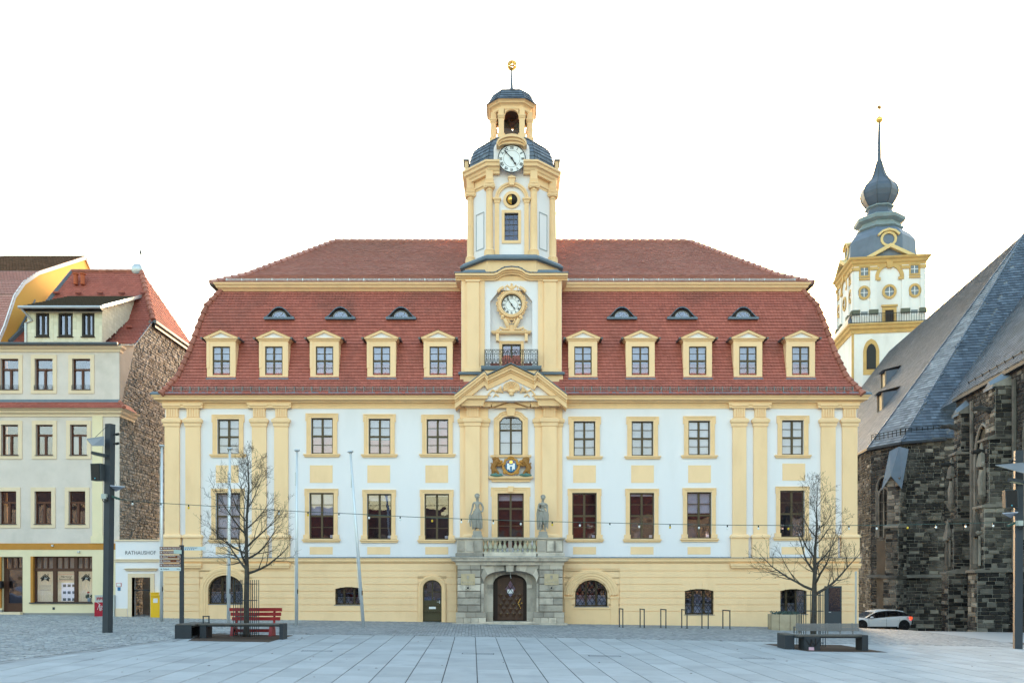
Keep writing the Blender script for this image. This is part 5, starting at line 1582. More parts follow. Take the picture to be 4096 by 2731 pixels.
# white clock wall with an arched hood breaking into the dome
yc = TY-2.26
zc_ = wz(641, yc)
hwv = 0.90
top_arc = arch_pts(TX, hwv, zc_+0.52, 0.48, 16, 2.4)
b = MB().prism(top_arc+[(TX+hwv, zc_-.05), (TX+.5, zc_-.4), (TX-.5, zc_-.4), (TX-hwv, zc_-.05)], yc, TY-0.9); b.build('clock_wall', WHITE, TH)
roman_clock(wx(2047, yc), zc_, 0.70, yc-0.09, TH, (146, 317), 'clock')
b = MB()
for lay, f in ((0.0, 0.30), (0.11, 0.40), (0.21, 0.50)):
    arc = arch_pts(TX, 0.60+lay*0.5, wz(597, yc), wz(586, yc)-wz(597, yc)+lay*1.2, 14, 2.0)
    arc2 = arch_pts(TX, 0.60+(lay+0.11)*0.5, wz(597, yc), wz(586, yc)-wz(597, yc)+(lay+0.11)*1.2, 14, 2.0)
    for i in range(14): b.prism([arc[i], arc[i+1], arc2[i+1], arc2[i]], yc-f, yc+0.8)
b.build('clock_hood', YEL2, TH)
# chimney-like corner pieces behind the cornice
for s_ in (-1, 1):
    b = MB().box(TX+s_*2.36-0.09, TX+s_*2.36+0.09, TY-0.55, TY+0.2, Zo(690,1), wz(646, TY-0.5)); b.build('side_hood', YEL2, TH)
    MB().box(TX+s_*2.38-0.16, TX+s_*2.38+0.16, TY-0.62, TY+0.25, wz(646, TY-0.5)+0.002, wz(641, TY-0.5)).build('side_hood_cover', ZINC, TH)
# lantern ring
zl0 = Zo(555, 1.25)
b = MB().rings([oct_ring(1.26, 0.70, zl0-0.14), oct_ring(1.30, 0.72, zl0-0.06), oct_ring(1.30, 0.72, zl0), oct_ring(1.05, 0.58, zl0+0.06)])
b.build('lantern_base', YEL2, TH)
MB().rings([oct_ring(1.34, 0.74, zl0-0.02), oct_ring(1.35, 0.745, zl0+0.02), oct_ring(1.08, 0.6, zl0+0.075), oct_ring(0.7, 0.4, zl0+0.09)]).build('lantern_flashing', ZINC, TH)
zl1, zl2 = Zo(437, 0.95), Zo(396, 1.25)
cols = None
for i, (x, y) in enumerate(oct_pts(0.95, 0.54)):
    if cols is None:
        b = MB()
        b.box(x-0.14, x+0.14, y-0.12, y+0.12, zl0+0.07, zl1)
        b.box(x-0.165, x+0.165, y-0.145, y+0.145, zl0+0.07, zl0+0.2)
        zi_ = wz(473, y)
        b.lathe([(0.2,zi_-0.05),(0.24,zi_+0.03),(0.27,zi_+0.06),(0.27,zi_+0.12),(0.2,zi_+0.13)], (x, y, 0), 4, R(45))
        for sx in (-1, 1): b.box(x+sx*0.14, x+sx*0.20, y-0.05, y+0.05, zl0+0.12, zl0+0.42); 
        cols = b.build('lantern_column', YEL2, TH); c0 = (x, y)
    else: dup(cols, (x-c0[0], y-c0[1], 0))
b = MB()
op = oct_pts(0.98, 0.55)
zs_ = wz(462, TY-0.95)
for i in range(8):
    p0, p1 = Vector((*op[i], 0)), Vector((*op[(i+1) % 8], 0))
    d = p1-p0; L = d.length; n = Vector((d.y, -d.x, 0))/L
    up = Vector((0,0,1))
    m_ = 10
    for k in range(m_):
        t0, t1 = 0.17+0.66*k/m_, 0.17+0.66*(k+1)/m_
        f = lambda t: zs_+(zl1-zs_-0.04)*math.sqrt(max(0, 1-((t-0.5)/0.33)**2))
        A, B = p0+d*t0, p0+d*t1
        for o in (0.0, -0.14):
            b.quad(A+n*o+up*f(t0), B+n*o+up*f(t1), B+n*o+up*zl1, A+n*o+up*zl1)
        b.quad(A+up*f(t0), A-n*0.14+up*f(t0), B-n*0.14+up*f(t1), B+up*f(t1))
b.build('lantern_arch', YEL2, TH)
b = MB()
b.sweep(oct_pts(0.98, 0.55), [(-0.2,zl1-0.02),(0.03,zl1-0.02),(0.03,zl1+0.14),(0.08,zl1+0.20),(0.18,zl1+0.24),(0.2,zl1+0.30),(0.28,zl1+0.36),(0.30,zl2),(-0.3,zl2)], closed=True)
MB().rings([oct_ring(0.84, 0.46, zl1-0.02), oct_ring(0.84, 0.46, zl1+0.1)]).build('lantern_ceiling', mat('bell_timber', (0.06, 0.03, 0.022), 0.8, 0.2, 6), TH)
b.build('lantern_cornice', YEL2, TH)
cap = [(1.30,zl2+0.0),(1.20,zl2+0.10),(1.10,zl2+0.28),(1.03,zl2+0.46),(0.93,zl2+0.64),(0.78,zl2+0.74),(0.46,zl2+0.90),(0.2,zl2+0.96)]
dome_faces(cap, 0.54, 'lantern_dome', 0.17, 0.2)
zs0 = cap[-2][1]
fin = MB().lathe([(0.34,zs0-0.05),(0.22,zs0+0.10),(0.12,zs0+0.28),(0.085,zs0+0.36),(0.06,zs0+0.75),(0.04,wz(281, TY)),(0.03,wz(270, TY))], (TX, TY, 0), 8, R(22.5))
fin.build('spire', SLATE, TH)
# pierced gilded ball
cb = Vector((wx(2048, TY), TY, wz(263, TY)))
b = MB()
for k in range(6):
    a = math.pi*k/6
    b.tube([cb+Vector((0.235*math.cos(t)*math.cos(a), 0.235*math.cos(t)*math.sin(a), 0.235*math.sin(t))) for t in [2*math.pi*i/20 for i in range(21)]], 0.026, 5, cap=False)
for z in (-0.13, 0.0, 0.13):
    rq = math.sqrt(0.235**2-z*z)
    b.tube([cb+Vector((rq*math.cos(t), rq*math.sin(t), z)) for t in [2*math.pi*i/20 for i in range(21)]], 0.026, 5, cap=False)
b.tube([cb+Vector((-0.2,-0.12,-0.05)), cb+Vector((0,-0.22,0.03)), cb+Vector((0.2,-0.1,0.12))], 0.05, 5)
b.tube([cb+Vector((0,0,0.2)), cb+Vector((0,0,0.55))], [0.012,0.004], 4)
b.build('gilded_ball', GOLD, TH)
# bells hanging in the lantern
BELL = mat('bell_bronze', (0.10, 0.095, 0.085), 0.45, 0.2, 5, metal=0.4)
zl = wz(505, TY)
for (dx, dy, s_, dz, lab) in ((-0.30, 0.1, 1.0, 0.0, 'larger dark bell in the open lantern of the town hall tower'), (0.30, -0.05, 0.82, -0.12, 'smaller lower dark bell in the open lantern of the town hall tower')):
    b = MB().lathe([(0.36*s_,0.0),(0.34*s_,0.03),(0.27*s_,0.14*s_),(0.22*s_,0.3*s_),(0.2*s_,0.44*s_),(0.14*s_,0.53*s_),(0.04*s_,0.56*s_),(0.04*s_,0.75*s_)], (TX+dx, TY+dy, zl+dz-0.25), 18)
    o = shade_auto(b.build('bell', BELL, None)); tag(o, lab, 'bell')
b = MB(); 
for q in (-0.3, 0.3): b.bar((TX+q, TY-0.8, zl+0.45), (TX+q, TY+0.8, zl+0.45), 0.1)
b.bar((TX-0.7, TY, zl+0.55), (TX+0.7, TY, zl+0.55), 0.12); b.bar((TX, TY, zl+0.2), (TX, TY, zl1+0.1), 0.14)
b.bar((TX+0.1, TY-0.1, zl+0.2), (TX+0.6, TY-0.3, zl+0.75), 0.07)
b.build('bell_frame', mat('bell_timber', (0.06, 0.03, 0.022), 0.8, 0.2, 6), TH)
# ================================================================ helpers for roofs and masonry on any plane
def in_poly(p, poly):
    x, y = p; c = False
    for i in range(len(poly)):
        (x0, y0), (x1, y1) = poly[i-1], poly[i]
        if (y0 > y) != (y1 > y) and x < (x1-x0)*(y-y0)/(y1-y0)+x0: c = not c
    return c
def plane_axes(poly3):
    o = Vector(poly3[0])
    n = Vector((0,0,0))
    for i in range(len(poly3)):
        a, b = Vector(poly3[i])-o, Vector(poly3[(i+1) % len(poly3)])-o
        n += a.cross(b)
    n.normalize()
    return o, n
def tile_poly(poly3, tw, row, lst, rng, view=True, lift=0.025, th=0.02, rnd=False, jit=0.0, skip=None, edge=0.0):
    """cover a planar roof polygon with rows of overlapping tiles; rows follow the horizontal"""
    o, n = plane_axes(poly3)
    if n.z < 0: n = -n
    u = Vector((0,0,1)).cross(n)
    if u.length < 1e-6: u = Vector((1,0,0))
    u.normalize(); v = n.cross(u)
    if v.z < 0: v = -v; u = -u
    P2 = [((Vector(p)-o).dot(u), (Vector(p)-o).dot(v)) for p in poly3]
    u0, u1 = min(p[0] for p in P2), max(p[0] for p in P2); v0, v1 = min(p[1] for p in P2), max(p[1] for p in P2)
    k = 0; y = v0
    while y < v1-0.02:
        x = u0-(tw/2 if k % 2 else 0)
        while x < u1:
            if in_poly((x+tw/2, y+row*0.5), P2):
                a = o+u*(x+0.004)+v*y; b_ = o+u*(x+tw-0.004)+v*y
                c = (a+b_)/2
                if not (skip and skip(c)):
                    j = rng.uniform(0, jit)
                    lst.append(tile_piece(a, b_, v*row*1.06, n, lift+j, th, rnd))
            x += tw
        y += row; k += 1
    return lst
def masonry(o, u, v, n, poly2, rows, lens, lst, rng, depth=0.05, jit=0.02, joint=0.012, bev=0.014, skip=None):
    """coursed stones on the plane o + u*x + v*y inside poly2"""
    x0, x1 = min(p[0] for p in poly2), max(p[0] for p in poly2); y0, y1 = min(p[1] for p in poly2), max(p[1] for p in poly2)
    y = y0
    while y < y1-0.04:
        h = min(rng.uniform(*rows), y1-y)
        x = x0
        while x < x1-0.02:
            L = min(rng.uniform(*lens), x1-x)
            if x1-x-L < lens[0]*0.4: L = x1-x
            c2 = (x+L/2, y+h/2)
            if in_poly(c2, poly2) and not (skip and skip(*c2)):
                c = o+u*c2[0]+v*c2[1]
                d = depth+rng.uniform(-jit, jit)
                lst.append(block(c, u*(L/2-joint/2), v*(h/2-joint/2), n*max(0.012, d), bev))
            x += L
        y += h
    return lst
def flat(poly3, name, m, parent):
    b = MB(); b.add(poly3, [tuple(range(len(poly3)))]); return b.build(name, m, parent)

# ================================================================ left house
HB = mat('beige_roughcast', (0.66, 0.585, 0.54), 0.95, 0.08, 1.2, stain=(0.44, 0.41, 0.36), stain_amt=0.35, stain_scale=0.9, bump=0.5, bscale=30, fine=0.06)
CREAM = mat('cream_trim', (0.75, 0.605, 0.44), 0.85, 0.06, 2, stain=(0.55, 0.45, 0.28), stain_amt=0.3, stain_scale=2)
PALEY = mat('pale_yellow_plaster', (0.77, 0.67, 0.46), 0.9, 0.05, 1, stain=(0.55, 0.51, 0.33), stain_amt=0.3, stain_scale=0.8, bump=0.2, bscale=35)
ORANGE = mat('orange_band', (0.48, 0.22, 0.045), 0.85, 0.1, 2, bump=0.2, bscale=30)
BRW = mat('red_brown_wood', (0.095, 0.032, 0.018), 0.5, 0.12, 8)
DBR = mat('shop_brown_wood', (0.075, 0.032, 0.02), 0.5, 0.12, 8)
GREYP = mat('grey_cement_render', (0.27, 0.26, 0.25), 0.95, 0.12, 1.5, bump=0.4)
YH = 44.0
XH = lambda px: wx(px, YH)
ZH = lambda py: wz(py, YH)
hx0, hx1 = -27.0, XH(478)
LH = thing('corner_house', 'narrow beige house with red tiled roof and a lit shop, left of the town hall', 'building', ((hx0+hx1)/2, YH, g(-23, YH)))
HW = [(39,1435,1558,72),(176,1435,1558,72),(326,1435,1558,72),(40,1698,1820,68),(178,1698,1820,68),(315,1698,1820,68),(33,1964,2095,67),(173,1964,2095,67),(309,1964,2095,67)]
holes = [(XH(c-w/2), XH(c+w/2), ZH(b_), ZH(t)) for c, t, b_, w in HW]
ZSH = ZH(2196)
b = MB().wall(hx0, hx1, ZSH, ZH(1405), YH, holes, 0.18)
b.build('wall', HB, LH)
SHOP = (XH(123), XH(370), ZH(2408), ZH(2224)); HD = (XH(8), XH(92), ZH(2446), ZH(2226))
b = MB().wall(hx0, hx1+0.01, -0.2, ZSH, YH-0.03, [SHOP, HD], 0.30); b.build('shop_wall', PALEY, LH)
MB().box(hx0, hx1+0.02, YH-0.05, YH+0.05, ZH(2197), ZH(2172)).build('orange_band', ORANGE, LH)
MB().box(hx0, XH(10), YH-0.06, YH+0.1, ZH(2453), ZH(2438)).box(XH(92), hx1, YH-0.05, YH, ZH(2460), ZH(2450)).build('plinth', GREYP, LH)
MB().box(hx0, hx1-0.2, YH+1.5, YH+1.6, 0, ZH(1405)).build('interior_wall', DARK, LH)
p = MB()
p.box(XH(371), XH(412), YH-0.06, YH, ZH(2172), ZH(1664)); p.box(XH(366), XH(416), YH-0.09, YH, ZH(2172), ZH(2143)); p.build('pilaster', PALEY, LH)
# windows: fixed top light above two casements
def house_window(x0, x1, z0, z1, y, rail=False):
    b = MB(); fw = 0.06
    zt = z0+(z1-z0)*0.66; xm = (x0+x1)/2
    b.box(x0, x0+fw, y, y+.08, z0, z1); b.box(x1-fw, x1, y, y+.08, z0, z1); b.box(x0+fw, x1-fw, y, y+.08, z0, z0+fw); b.box(x0+fw, x1-fw, y, y+.08, z1-fw, z1)
    b.box(x0+fw, x1-fw, y-.02, y+.08, zt-.05, zt+.05); b.box(xm-.055, xm+.055, y-.012, y+.08, z0+fw, zt-.05)
    w = b.build('window', BRW, LH)
    for c in ((x0+fw, x1-fw, zt+.05, z1-fw), (x0+fw, xm-.055, z0+fw, zt-.05), (xm+.055, x1-fw, z0+fw, zt-.05)):
        MB().box(c[0]-.004, c[1]+.004, y+.04, y+.046, c[2]-.004, c[3]+.004).build('pane', GLASSD, w)
    wd = 0.2
    MB().sweep([(x0, z0), (x0, z1), (x1, z1), (x1, z0)], [(0,-.02),(0,0.04),(-wd,0.04),(-wd,0)], 'xz', YH, closed=True).build('surround', CREAM, w)
    MB().box(x0-0.03, x1+0.03, YH-0.08, YH+0.1, z0-0.03, z0).build('sill', mat('dark_sill', (0.08,0.08,0.085), 0.5, 0.1, 4), w)
    if rail:
        r = MB()
        for q in (0.10, 0.2): r.bar((x0-.03, YH-.07, z0+q), (x1+.03, YH-.07, z0+q), 0.02)
        for k in range(5): r.bar((x0+(x1-x0)*k/4, YH-.07, z0+.0), (x0+(x1-x0)*k/4, YH-.07, z0+.2), 0.014)
        r.build('guard_rail', STEEL, w)
    return w
for i, (c, t, b_, wdt) in enumerate(HW):
    w = house_window(XH(c-wdt/2), XH(c+wdt/2), ZH(b_), ZH(t), YH+.12, i < 3)
    if i < 3 or i == 5: MB().box(XH(c-wdt/2), XH(c+wdt/2), YH+.3, YH+.31, ZH(b_), ZH(t)-(ZH(t)-ZH(b_))*0.33).build('curtain', CURT, w)
# shop front
x0, x1, z0, z1 = SHOP
b = MB(); y = YH+.12
fx = [x0+0.16, XH(208), XH(222), XH(293), XH(306), x1]
zt = ZH(2276)
b.box(x0+.13, fx[0]+.05, y, y+.1, z0, z1); b.box(fx[1], fx[2], y-.03, y+.1, z0, z1); b.box(fx[3], fx[4], y-.03, y+.1, z0, z1)
b.box(x0+.13, x1, y-.02, y+.1, zt-.1, zt+.06); b.box(x0+.13, x1, y, y+.1, z1-.07, z1); b.box(x0+.13, x1, y, y+.1, z0, z0+.04)
for a, c in ((fx[0]+.05, fx[1]), (fx[2], fx[3]), (fx[4], fx[5])):
    for k in (1, 2): b.box(a+(c-a)*k/3-.04, a+(c-a)*k/3+.04, y+.005, y+.09, zt+.06, z1-.07)
shop = b.build('shop_window', DBR, LH)
MB().box(x0, x0+.128, YH-.031, YH+.3, z0, z1).build('orange_reveal', ORANGE, shop)
MB().box(x0-.03, x1+.03, YH-.12, YH+.1, z0-.05, z0).build('sill', STEEL, shop)
SG = glass('shop_glass', 0.10, wav=0.05)
SLIT = mat('lit_pleated_curtain', (0.72, 0.70, 0.52), 0.9, 0.05, 5, emit=(0.9, 0.82, 0.5), emit_s=0.035)
for a, c in ((fx[0]+.05, fx[1]), (fx[2], fx[3]), (fx[4], fx[5])):
    MB().box(a, c, y+.05, y+.056, z0+.04, zt-.1).build('pane', SG, shop)
    for k in range(3): MB().box(a+(c-a)*k/3+.04, a+(c-a)*(k+1)/3-.04, y+.05, y+.056, zt+.06, z1-.07).build('pane', GLASSD, shop)
b = MB(); n = 60
for k in range(n):
    xa, xb = x0+.1+(x1-x0-.1)*k/n, x0+.1+(x1-x0-.1)*(k+1)/n
    b.quad((xa, y+.34+(.04 if k % 2 else 0), z0), (xb, y+.34+(0 if k % 2 else .04), z0), (xb, y+.34+(0 if k % 2 else .04), zt), (xa, y+.34+(.04 if k % 2 else 0), zt))
b.build('pleated_curtain', SLIT, shop)
MB().box(x0+.1, x1, y+.34, y+.36, zt, z1).build('upper_curtain', mat('grey_net', (0.32,0.30,0.25), 0.9, 0.1, 5), shop)
# printed shop signs on the glass
yl = y+.044
for a, c in ((fx[0]+.05, fx[1]), (fx[4], fx[5])):
    cx_ = a+(c-a)*0.5; zc_ = ZH(2312)
    m_ = MB()
    m_.prism([(cx_-.27, zc_), (cx_, zc_+.24), (cx_+.27, zc_), (cx_+.24, zc_-.03), (cx_, zc_+.18), (cx_-.24, zc_-.03)], yl-.004, yl)
    m_.prism([(cx_-.2, zc_+.0), (cx_, zc_+.16), (cx_+.2, zc_+.0), (cx_+.2, zc_-.16), (cx_+.08, zc_-.1), (cx_, zc_-.04), (cx_-.2, zc_-.16)], yl-.004, yl)
    m_.box(cx_+.13, cx_+.17, yl-.004, yl, zc_+.1, zc_+.24)
    m_.build('house_emblem', BLACK, shop)
    text('SH', 0.13, PIC, shop, (cx_+.02, yl-.008, zc_-.0), ext=.001, shear=.3)
text('Hartung', 0.17, BLACK, shop, ((fx[2]+fx[3])/2, yl-.004, ZH(2305)), ext=.001, shear=.25)
text('Immobilien', 0.17, BLACK, shop, ((fx[2]+fx[3])/2, yl-.004, ZH(2315)), ext=.001, shear=.25)
RED = mat('sign_red', (0.5, 0.05, 0.04), 0.6, 0.05, 3)
MB().box(fx[2], fx[3], yl-.002, yl, ZH(2297), ZH(2296)).box(fx[2], fx[3], yl-.002, yl, ZH(2322), ZH(2321)).build('sign_line', RED, shop)
b = MB()
for k in range(5): b.box(fx[0]+.2, fx[1]-.14, yl-.002, yl, ZH(2339+5*k)-.012, ZH(2339+5*k)+.006)
b.build('opening_hours', mat('grey_print', (0.2,0.2,0.2), 0.7, 0.1, 30), shop)
pb = MB().box(fx[2]+.14, fx[3]-.0, y+.2, y+.215, z0+.06, ZH(2330)).build('offer_board', mat('lit_board', (0.75,0.78,0.78), 0.6, 0.05, 4, emit=(0.9,0.95,0.9), emit_s=0.05), shop)
q = MB()
for i in range(3):
    for j in range(3):
        cx_ = fx[2]+.3+i*.24; cz_ = ZH(2341)-j*.36
        q.box(cx_-.08, cx_+.08, y+.192, y+.2, cz_-.07, cz_+.07)
q.build('offer_photo', mat('photo_print', (0.12,0.15,0.13), 0.6, 0.6, 14), shop)
tagp = thing('potted_plant', 'potted plant with red bloom and green leaves standing in the shop window', 'plant', (XH(347), y+.16, z0+.01))
MB().lathe([(.08,0),(.1,.2),(.105,.22)], (XH(347), y+.16, z0+.01), 10).build('pot', mat('pale_blue_pot', (.45,.6,.62), .5, .05, 3), tagp)
b = MB(); rng = random.Random(2)
for k in range(26):
    a = rng.uniform(0, 6.28); L = rng.uniform(.15, .36); e = rng.uniform(.1, .9)
    p0 = Vector((XH(347), y+.16, z0+.22)); d = Vector((math.cos(a)*math.cos(e), math.sin(a)*math.cos(e)*.4, math.sin(e))); s_ = Vector((-d.z, 0, d.x))*.05
    t = p0+d*L; b.quad(p0+d*L*.3, p0+d*L*.65+s_, t, p0+d*L*.65-s_)
b.build('leaves', mat('plant_leaf', (.05,.10,.03), .6, .3, 10), tagp)
b = MB(); b.blob((XH(345), y+.1, z0+.52), (.07,.05,.05), 7, 5, .3); b.build('bloom', RED, tagp)
# house door
x0, x1, z0, z1 = HD
b = MB(); y = YH+.16
b.box(x0, x0+.12, y, y+.1, z0, z1); b.box(x1-.08, x1, y, y+.1, z0, z1); zt = ZH(2274)
b.box(x0+.12, x1-.08, y-.01, y+.1, zt-.05, zt+.05); b.box(x0+.12, x1-.08, y, y+.1, z1-.05, z1)
b.box(x0+.12, x1-.08, y+.01, y+.09, z0, z0+.45); b.box(x0+.12, x0+.24, y+.01, y+.09, z0+.45, zt-.05); b.box(x1-.14, x1-.08, y+.01, y+.09, z0+.45, zt-.05)
for k in (1, 2): b.box(x0+.12+(x1-x0-.2)*k/3-.03, x0+.12+(x1-x0-.2)*k/3+.03, y, y+.1, zt+.05, z1-.05)
dr = b.build('house_door', DBR, LH)
MB().box(x0+.24, x1-.14, y+.05, y+.056, z0+.45, zt-.05).build('pane', GLASSD, dr)
MB().box(x0+.12, x1-.08, y+.05, y+.056, zt+.05, z1-.05).build('top_light', GLASSD, dr)
MB().box(x0-.3, x1+.03, YH-.3, YH+.12, g(-26,44)-.05, z0).build('doorstep', CREAM, dr)
MB().box(hx0, x0-.0, YH-.06, YH+.02, ZH(2430), z1).build('orange_door_panel', ORANGE, LH)
t = MB().box(XH(0)-.1, XH(0)+.24, YH-.3, YH-.07, ZH(2352), ZH(2322)).build('letter_box', BLACK, LH)
for px, py in ((214, 2181), (318, 2206)): MB().box(XH(px)-.05, XH(px)+.05, YH-.14, YH-.03, ZH(py)-.05, ZH(py)+.05).build('wall_lamp', GALV, LH)
MB().box(XH(212), XH(221), YH-.05, YH-.02, ZH(2437), ZH(2427)).build('vent', STEEL, LH)
# tiled ledge between the storeys
b = MB().sweep([(hx0, YH), (hx1+.0, YH), (hx1+.0, YH+1.7)], [(0,ZH(1666)),(.05,ZH(1666)),(.06,ZH(1658)),(.18,ZH(1652)),(.2,ZH(1645)),(.34,ZH(1640)),(.36,ZH(1636)),(0,ZH(1636))]); b.build('ledge_cornice', CREAM, LH)
z0, z1 = ZH(1637), ZH(1608)
lst = []
rng = random.Random(8)
tile_poly([(hx0, YH-.42, z0), (hx1+.42, YH-.42, z0), (hx1+.02, YH-.02, z1), (hx0, YH-.02, z1)], .18, .15, lst, rng, lift=.03, th=.025)
b = MB(); b.add([(hx0, YH-.42, z0), (hx1+.42, YH-.42, z0), (hx1+.02, YH-.02, z1), (hx0, YH-.02, z1), (hx1+.42, YH+1.2, z0), (hx1+.02, YH+1.2, z1)], [(0,1,2,3),(1,4,5,2)])
led = b.build('ledge_roof', TILE, LH)
pieces(lst, 'roof_tile', 'ledge_tiles', TILE, led, 120)
hip([(hx1+.42, YH-.42, z0+.03), (hx1+.02, YH-.02, z1+.03)], 'hip_tile', led, r=.08, step=.25)
MB().box(hx0, hx1+.04, YH-.06, YH-.001, z1-.02, ZH(1598)).build('ledge_flashing', ZINC, LH)
# eaves cornice and gutter
b = MB().sweep([(hx0, YH), (hx1, YH), (hx1, YH+.3)], [(0,ZH(1408)),(.05,ZH(1408)),(.07,ZH(1400)),(.2,ZH(1393)),(.24,ZH(1386)),(0,ZH(1384))]); b.build('cornice', CREAM, LH)
MB().tube([(hx0, YH-.32, ZH(1381)), (hx1+.05, YH-.32, ZH(1381))], .085, 8).build('gutter', mat('dark_zinc', (0.10, 0.11, 0.12), 0.4, 0.2, 4, metal=0.3), LH)
# roof
ez = ZH(1378); A = (43.7, ez); Bp = (48.0, 16.8); Cp = (50.0, 20.25)
xr_ = -20.30
mid = (45.6, 14.75)
lst = []
front1 = [(hx0+.02, A[0], A[1]), (xr_-.1, A[0], A[1]), (xr_, mid[0], mid[1]), (hx0+.02, mid[0], mid[1])]
front2 = [(hx0+.02, mid[0], mid[1]), (xr_, mid[0], mid[1]), (xr_, Bp[0], Bp[1]), (hx0+.02, Bp[0], Bp[1])]
front3 = [(hx0+.02, Bp[0], Bp[1]), (xr_, Bp[0], Bp[1]), (-21.8, Cp[0], Cp[1]), (-25.85, Cp[0], Cp[1])]
side = [(xr_+.1, Bp[0]-.1, Bp[1]-.1), (xr_+.1, 54.6, Bp[1]-.1), (-21.8, Cp[0]+.2, Cp[1])]
b = MB()
for q in (front1, front2, front3, side): b.add(q, [tuple(range(len(q)))])
b.add([(-25.85, Cp[0], Cp[1]), (-21.8, Cp[0], Cp[1]), (xr_, 54.6, Bp[1]), (hx0, 54.6, Bp[1])], [(0,1,2,3)])
hroof = b.build('roof', TILE, LH)
for q in (front1, front2, front3): tile_poly(q, .18, .17, lst, rng, lift=.03, th=.022, rnd=True, skip=lambda c: (-25.5 < c.x < -21.75 and c.y < 48.2))
tile_poly(side, .18, .17, lst, rng, lift=.03, th=.022, rnd=True)
pieces(lst, 'roof_tile', 'roof_tiles', TILE, hroof, 170)
hip([(xr_+.05, Bp[0]-.05, Bp[1]), (-21.8, Cp[0], Cp[1]+.02)], 'hip_tile', hroof, r=.13, step=.4)
hip([(-25.85, Cp[0], Cp[1]+.02), (-21.8, Cp[0], Cp[1]+.02)], 'ridge_tile', hroof, r=.11, step=.4, flare=1.15)
MB().tube([(xr_+.22, Bp[0]-.2, Bp[1]-.14), (xr_+.22, 54.8, Bp[1]-.14)], .1, 8).build('gutter', mat('dark_zinc', (0.10, 0.11, 0.12), 0.4, 0.2, 4), LH)
MB().box(xr_-.1, xr_+.15, Bp[0], 54.6, Bp[1]-.4, Bp[1]-.12).build('eaves_board', BLACK, LH)
b = MB(); b.bar((xr_+.05, 43.8, A[1]-.05), (xr_+.06, mid[0], mid[1]-.04), .16, .05); b.bar((xr_+.05, mid[0], mid[1]-.03), (xr_+.05, Bp[0], Bp[1]-.03), .06, .04); b.build('verge_flashing', ZINC, LH)
for px in (303, 331):
    MB().lathe([(.12,-.4),(.12,.15),(.17,.17),(.17,.24),(.10,.25)], (wx(px, 49.3), 49.3, 19.65), 10).build('vent_pipe', mat('terracotta', (.42,.11,.05), .8, .1, 4), hroof)
for k in range(5):
    for (yy, zz) in ((49.0, 18.6), (47.2, 16.1)):
        xx = -26.2+k*1.25
        if yy < 48 and xx < -21.5: continue
        MB().box(xx-.16, xx+.16, yy-.2, yy-.05, zz+.0, zz+.09).build('vent_tile', TILE, hroof)
# shed dormer with three windows
yd2 = 44.9
dxa, dxb = wx(109, yd2), wx(408, yd2)
dz0, dz1 = wz(1377, yd2), wz(1238, yd2)
SHING = mat('cream_shingle', (.66,.64,.50), .8, .05, 2, island=.07, col2=(.70,.68,.55))
WIN3 = [(143,197),(233,292),(327,378)]
hl = [(wx(a, yd2), wx(c, yd2), wz(1347, yd2), wz(1252, yd2)) for a, c in WIN3]
b = MB().wall(dxa, dxb, dz0, dz1, yd2, hl, .25)
zt_at = lambda y: 16.42+(y-44.9)*(18.45-16.42)/(49-44.9)
b.add([(dxb, yd2, dz0), (dxb, 48.0, 16.8), (dxb, 48.95, 18.4), (dxb, yd2, dz1)], [(0,1,2,3)])
b.add([(dxa, yd2, dz0), (dxa, yd2, dz1), (dxa, 48.95, 18.4), (dxa, 48.0, 16.8)], [(0,1,2,3)])
sd = b.build('shed_dormer', SHING, LH)
lst = []
masonry(Vector((dxa, yd2, dz0)), Vector((1,0,0)), Vector((0,0,1)), Vector((0,-1,0)), [(0,0),(dxb-dxa,0),(dxb-dxa,dz1-dz0),(0,dz1-dz0)], (.2,.2), (.2,.2), lst, rng, .012, .004, .012, 0, skip=lambda x, z: any(h[0]-.08 < dxa+x < h[1]+.08 and h[2]-.05 < dz0+z < h[3]+.05 for h in hl))
masonry(Vector((dxb, yd2, dz0)), Vector((0,1,0)), Vector((0,0,1)), Vector((1,0,0)), [(0,0),(3.1,16.8-dz0),(4.05,18.4-dz0),(0,dz1-dz0)], (.2,.2), (.2,.2), lst, rng, .012, .004, .012, 0)
pieces(lst, 'shingle', 'shingles', SHING, sd, 200)
for h in hl:
    b = MB(); x0, x1, z0, z1 = h; y = yd2+.08; xm = (x0+x1)/2
    b.sweep([(x0, z0), (x0, z1), (x1, z1), (x1, z0)], [(0.03,-.1),(0.03,0.1),(0.11,0.1),(0.11,-.1)], 'xz', y, closed=True); b.box(xm-.06, xm+.06, y-.05, y+.06, z0, z1)
    b.box(x0-.03, x1+.03, yd2-.08, yd2+.1, z0-.04, z0)
    b.build('dormer_window', mat('near_black_wood', (.02,.014,.012), .5, .1, 5), sd)
    for a, c in ((x0+.1, xm-.06), (xm+.06, x1-.1)): MB().box(a, c, y+.0, y+.006, z0+.1, z1-.1).build('pane', GLASS, sd)
    MB().box(x0, x1, y+.2, y+.21, z0, z1).build('curtain', CURT, sd)
ry0, rz0 = 44.45, wz(1226, 44.45)
rq = [(wx(78, ry0), ry0, rz0), (wx(406, ry0), ry0, rz0), (-21.35, 49.05, 18.5), (-25.5, 49.05, 18.5)]
b = MB(); b.add(rq+[(p[0], p[1], p[2]-.1) for p in rq], [(0,1,2,3),(7,6,5,4),(0,4,5,1),(1,5,6,2),(0,3,7,4)])
dr2 = b.build('dormer_roof', mat('brown_felt', (.085,.07,.058), .9, .2, 2, stain=(.05,.042,.036), stain_amt=.5, stain_scale=2), sd)
lst = []; tile_poly(rq, .2, .2, lst, rng, lift=.03, th=.02); 
b = MB()
for v, f in lst: b.add(v, f)
b.build('dormer_tiles', MATS['brown_felt'], sd, kind='stuff')
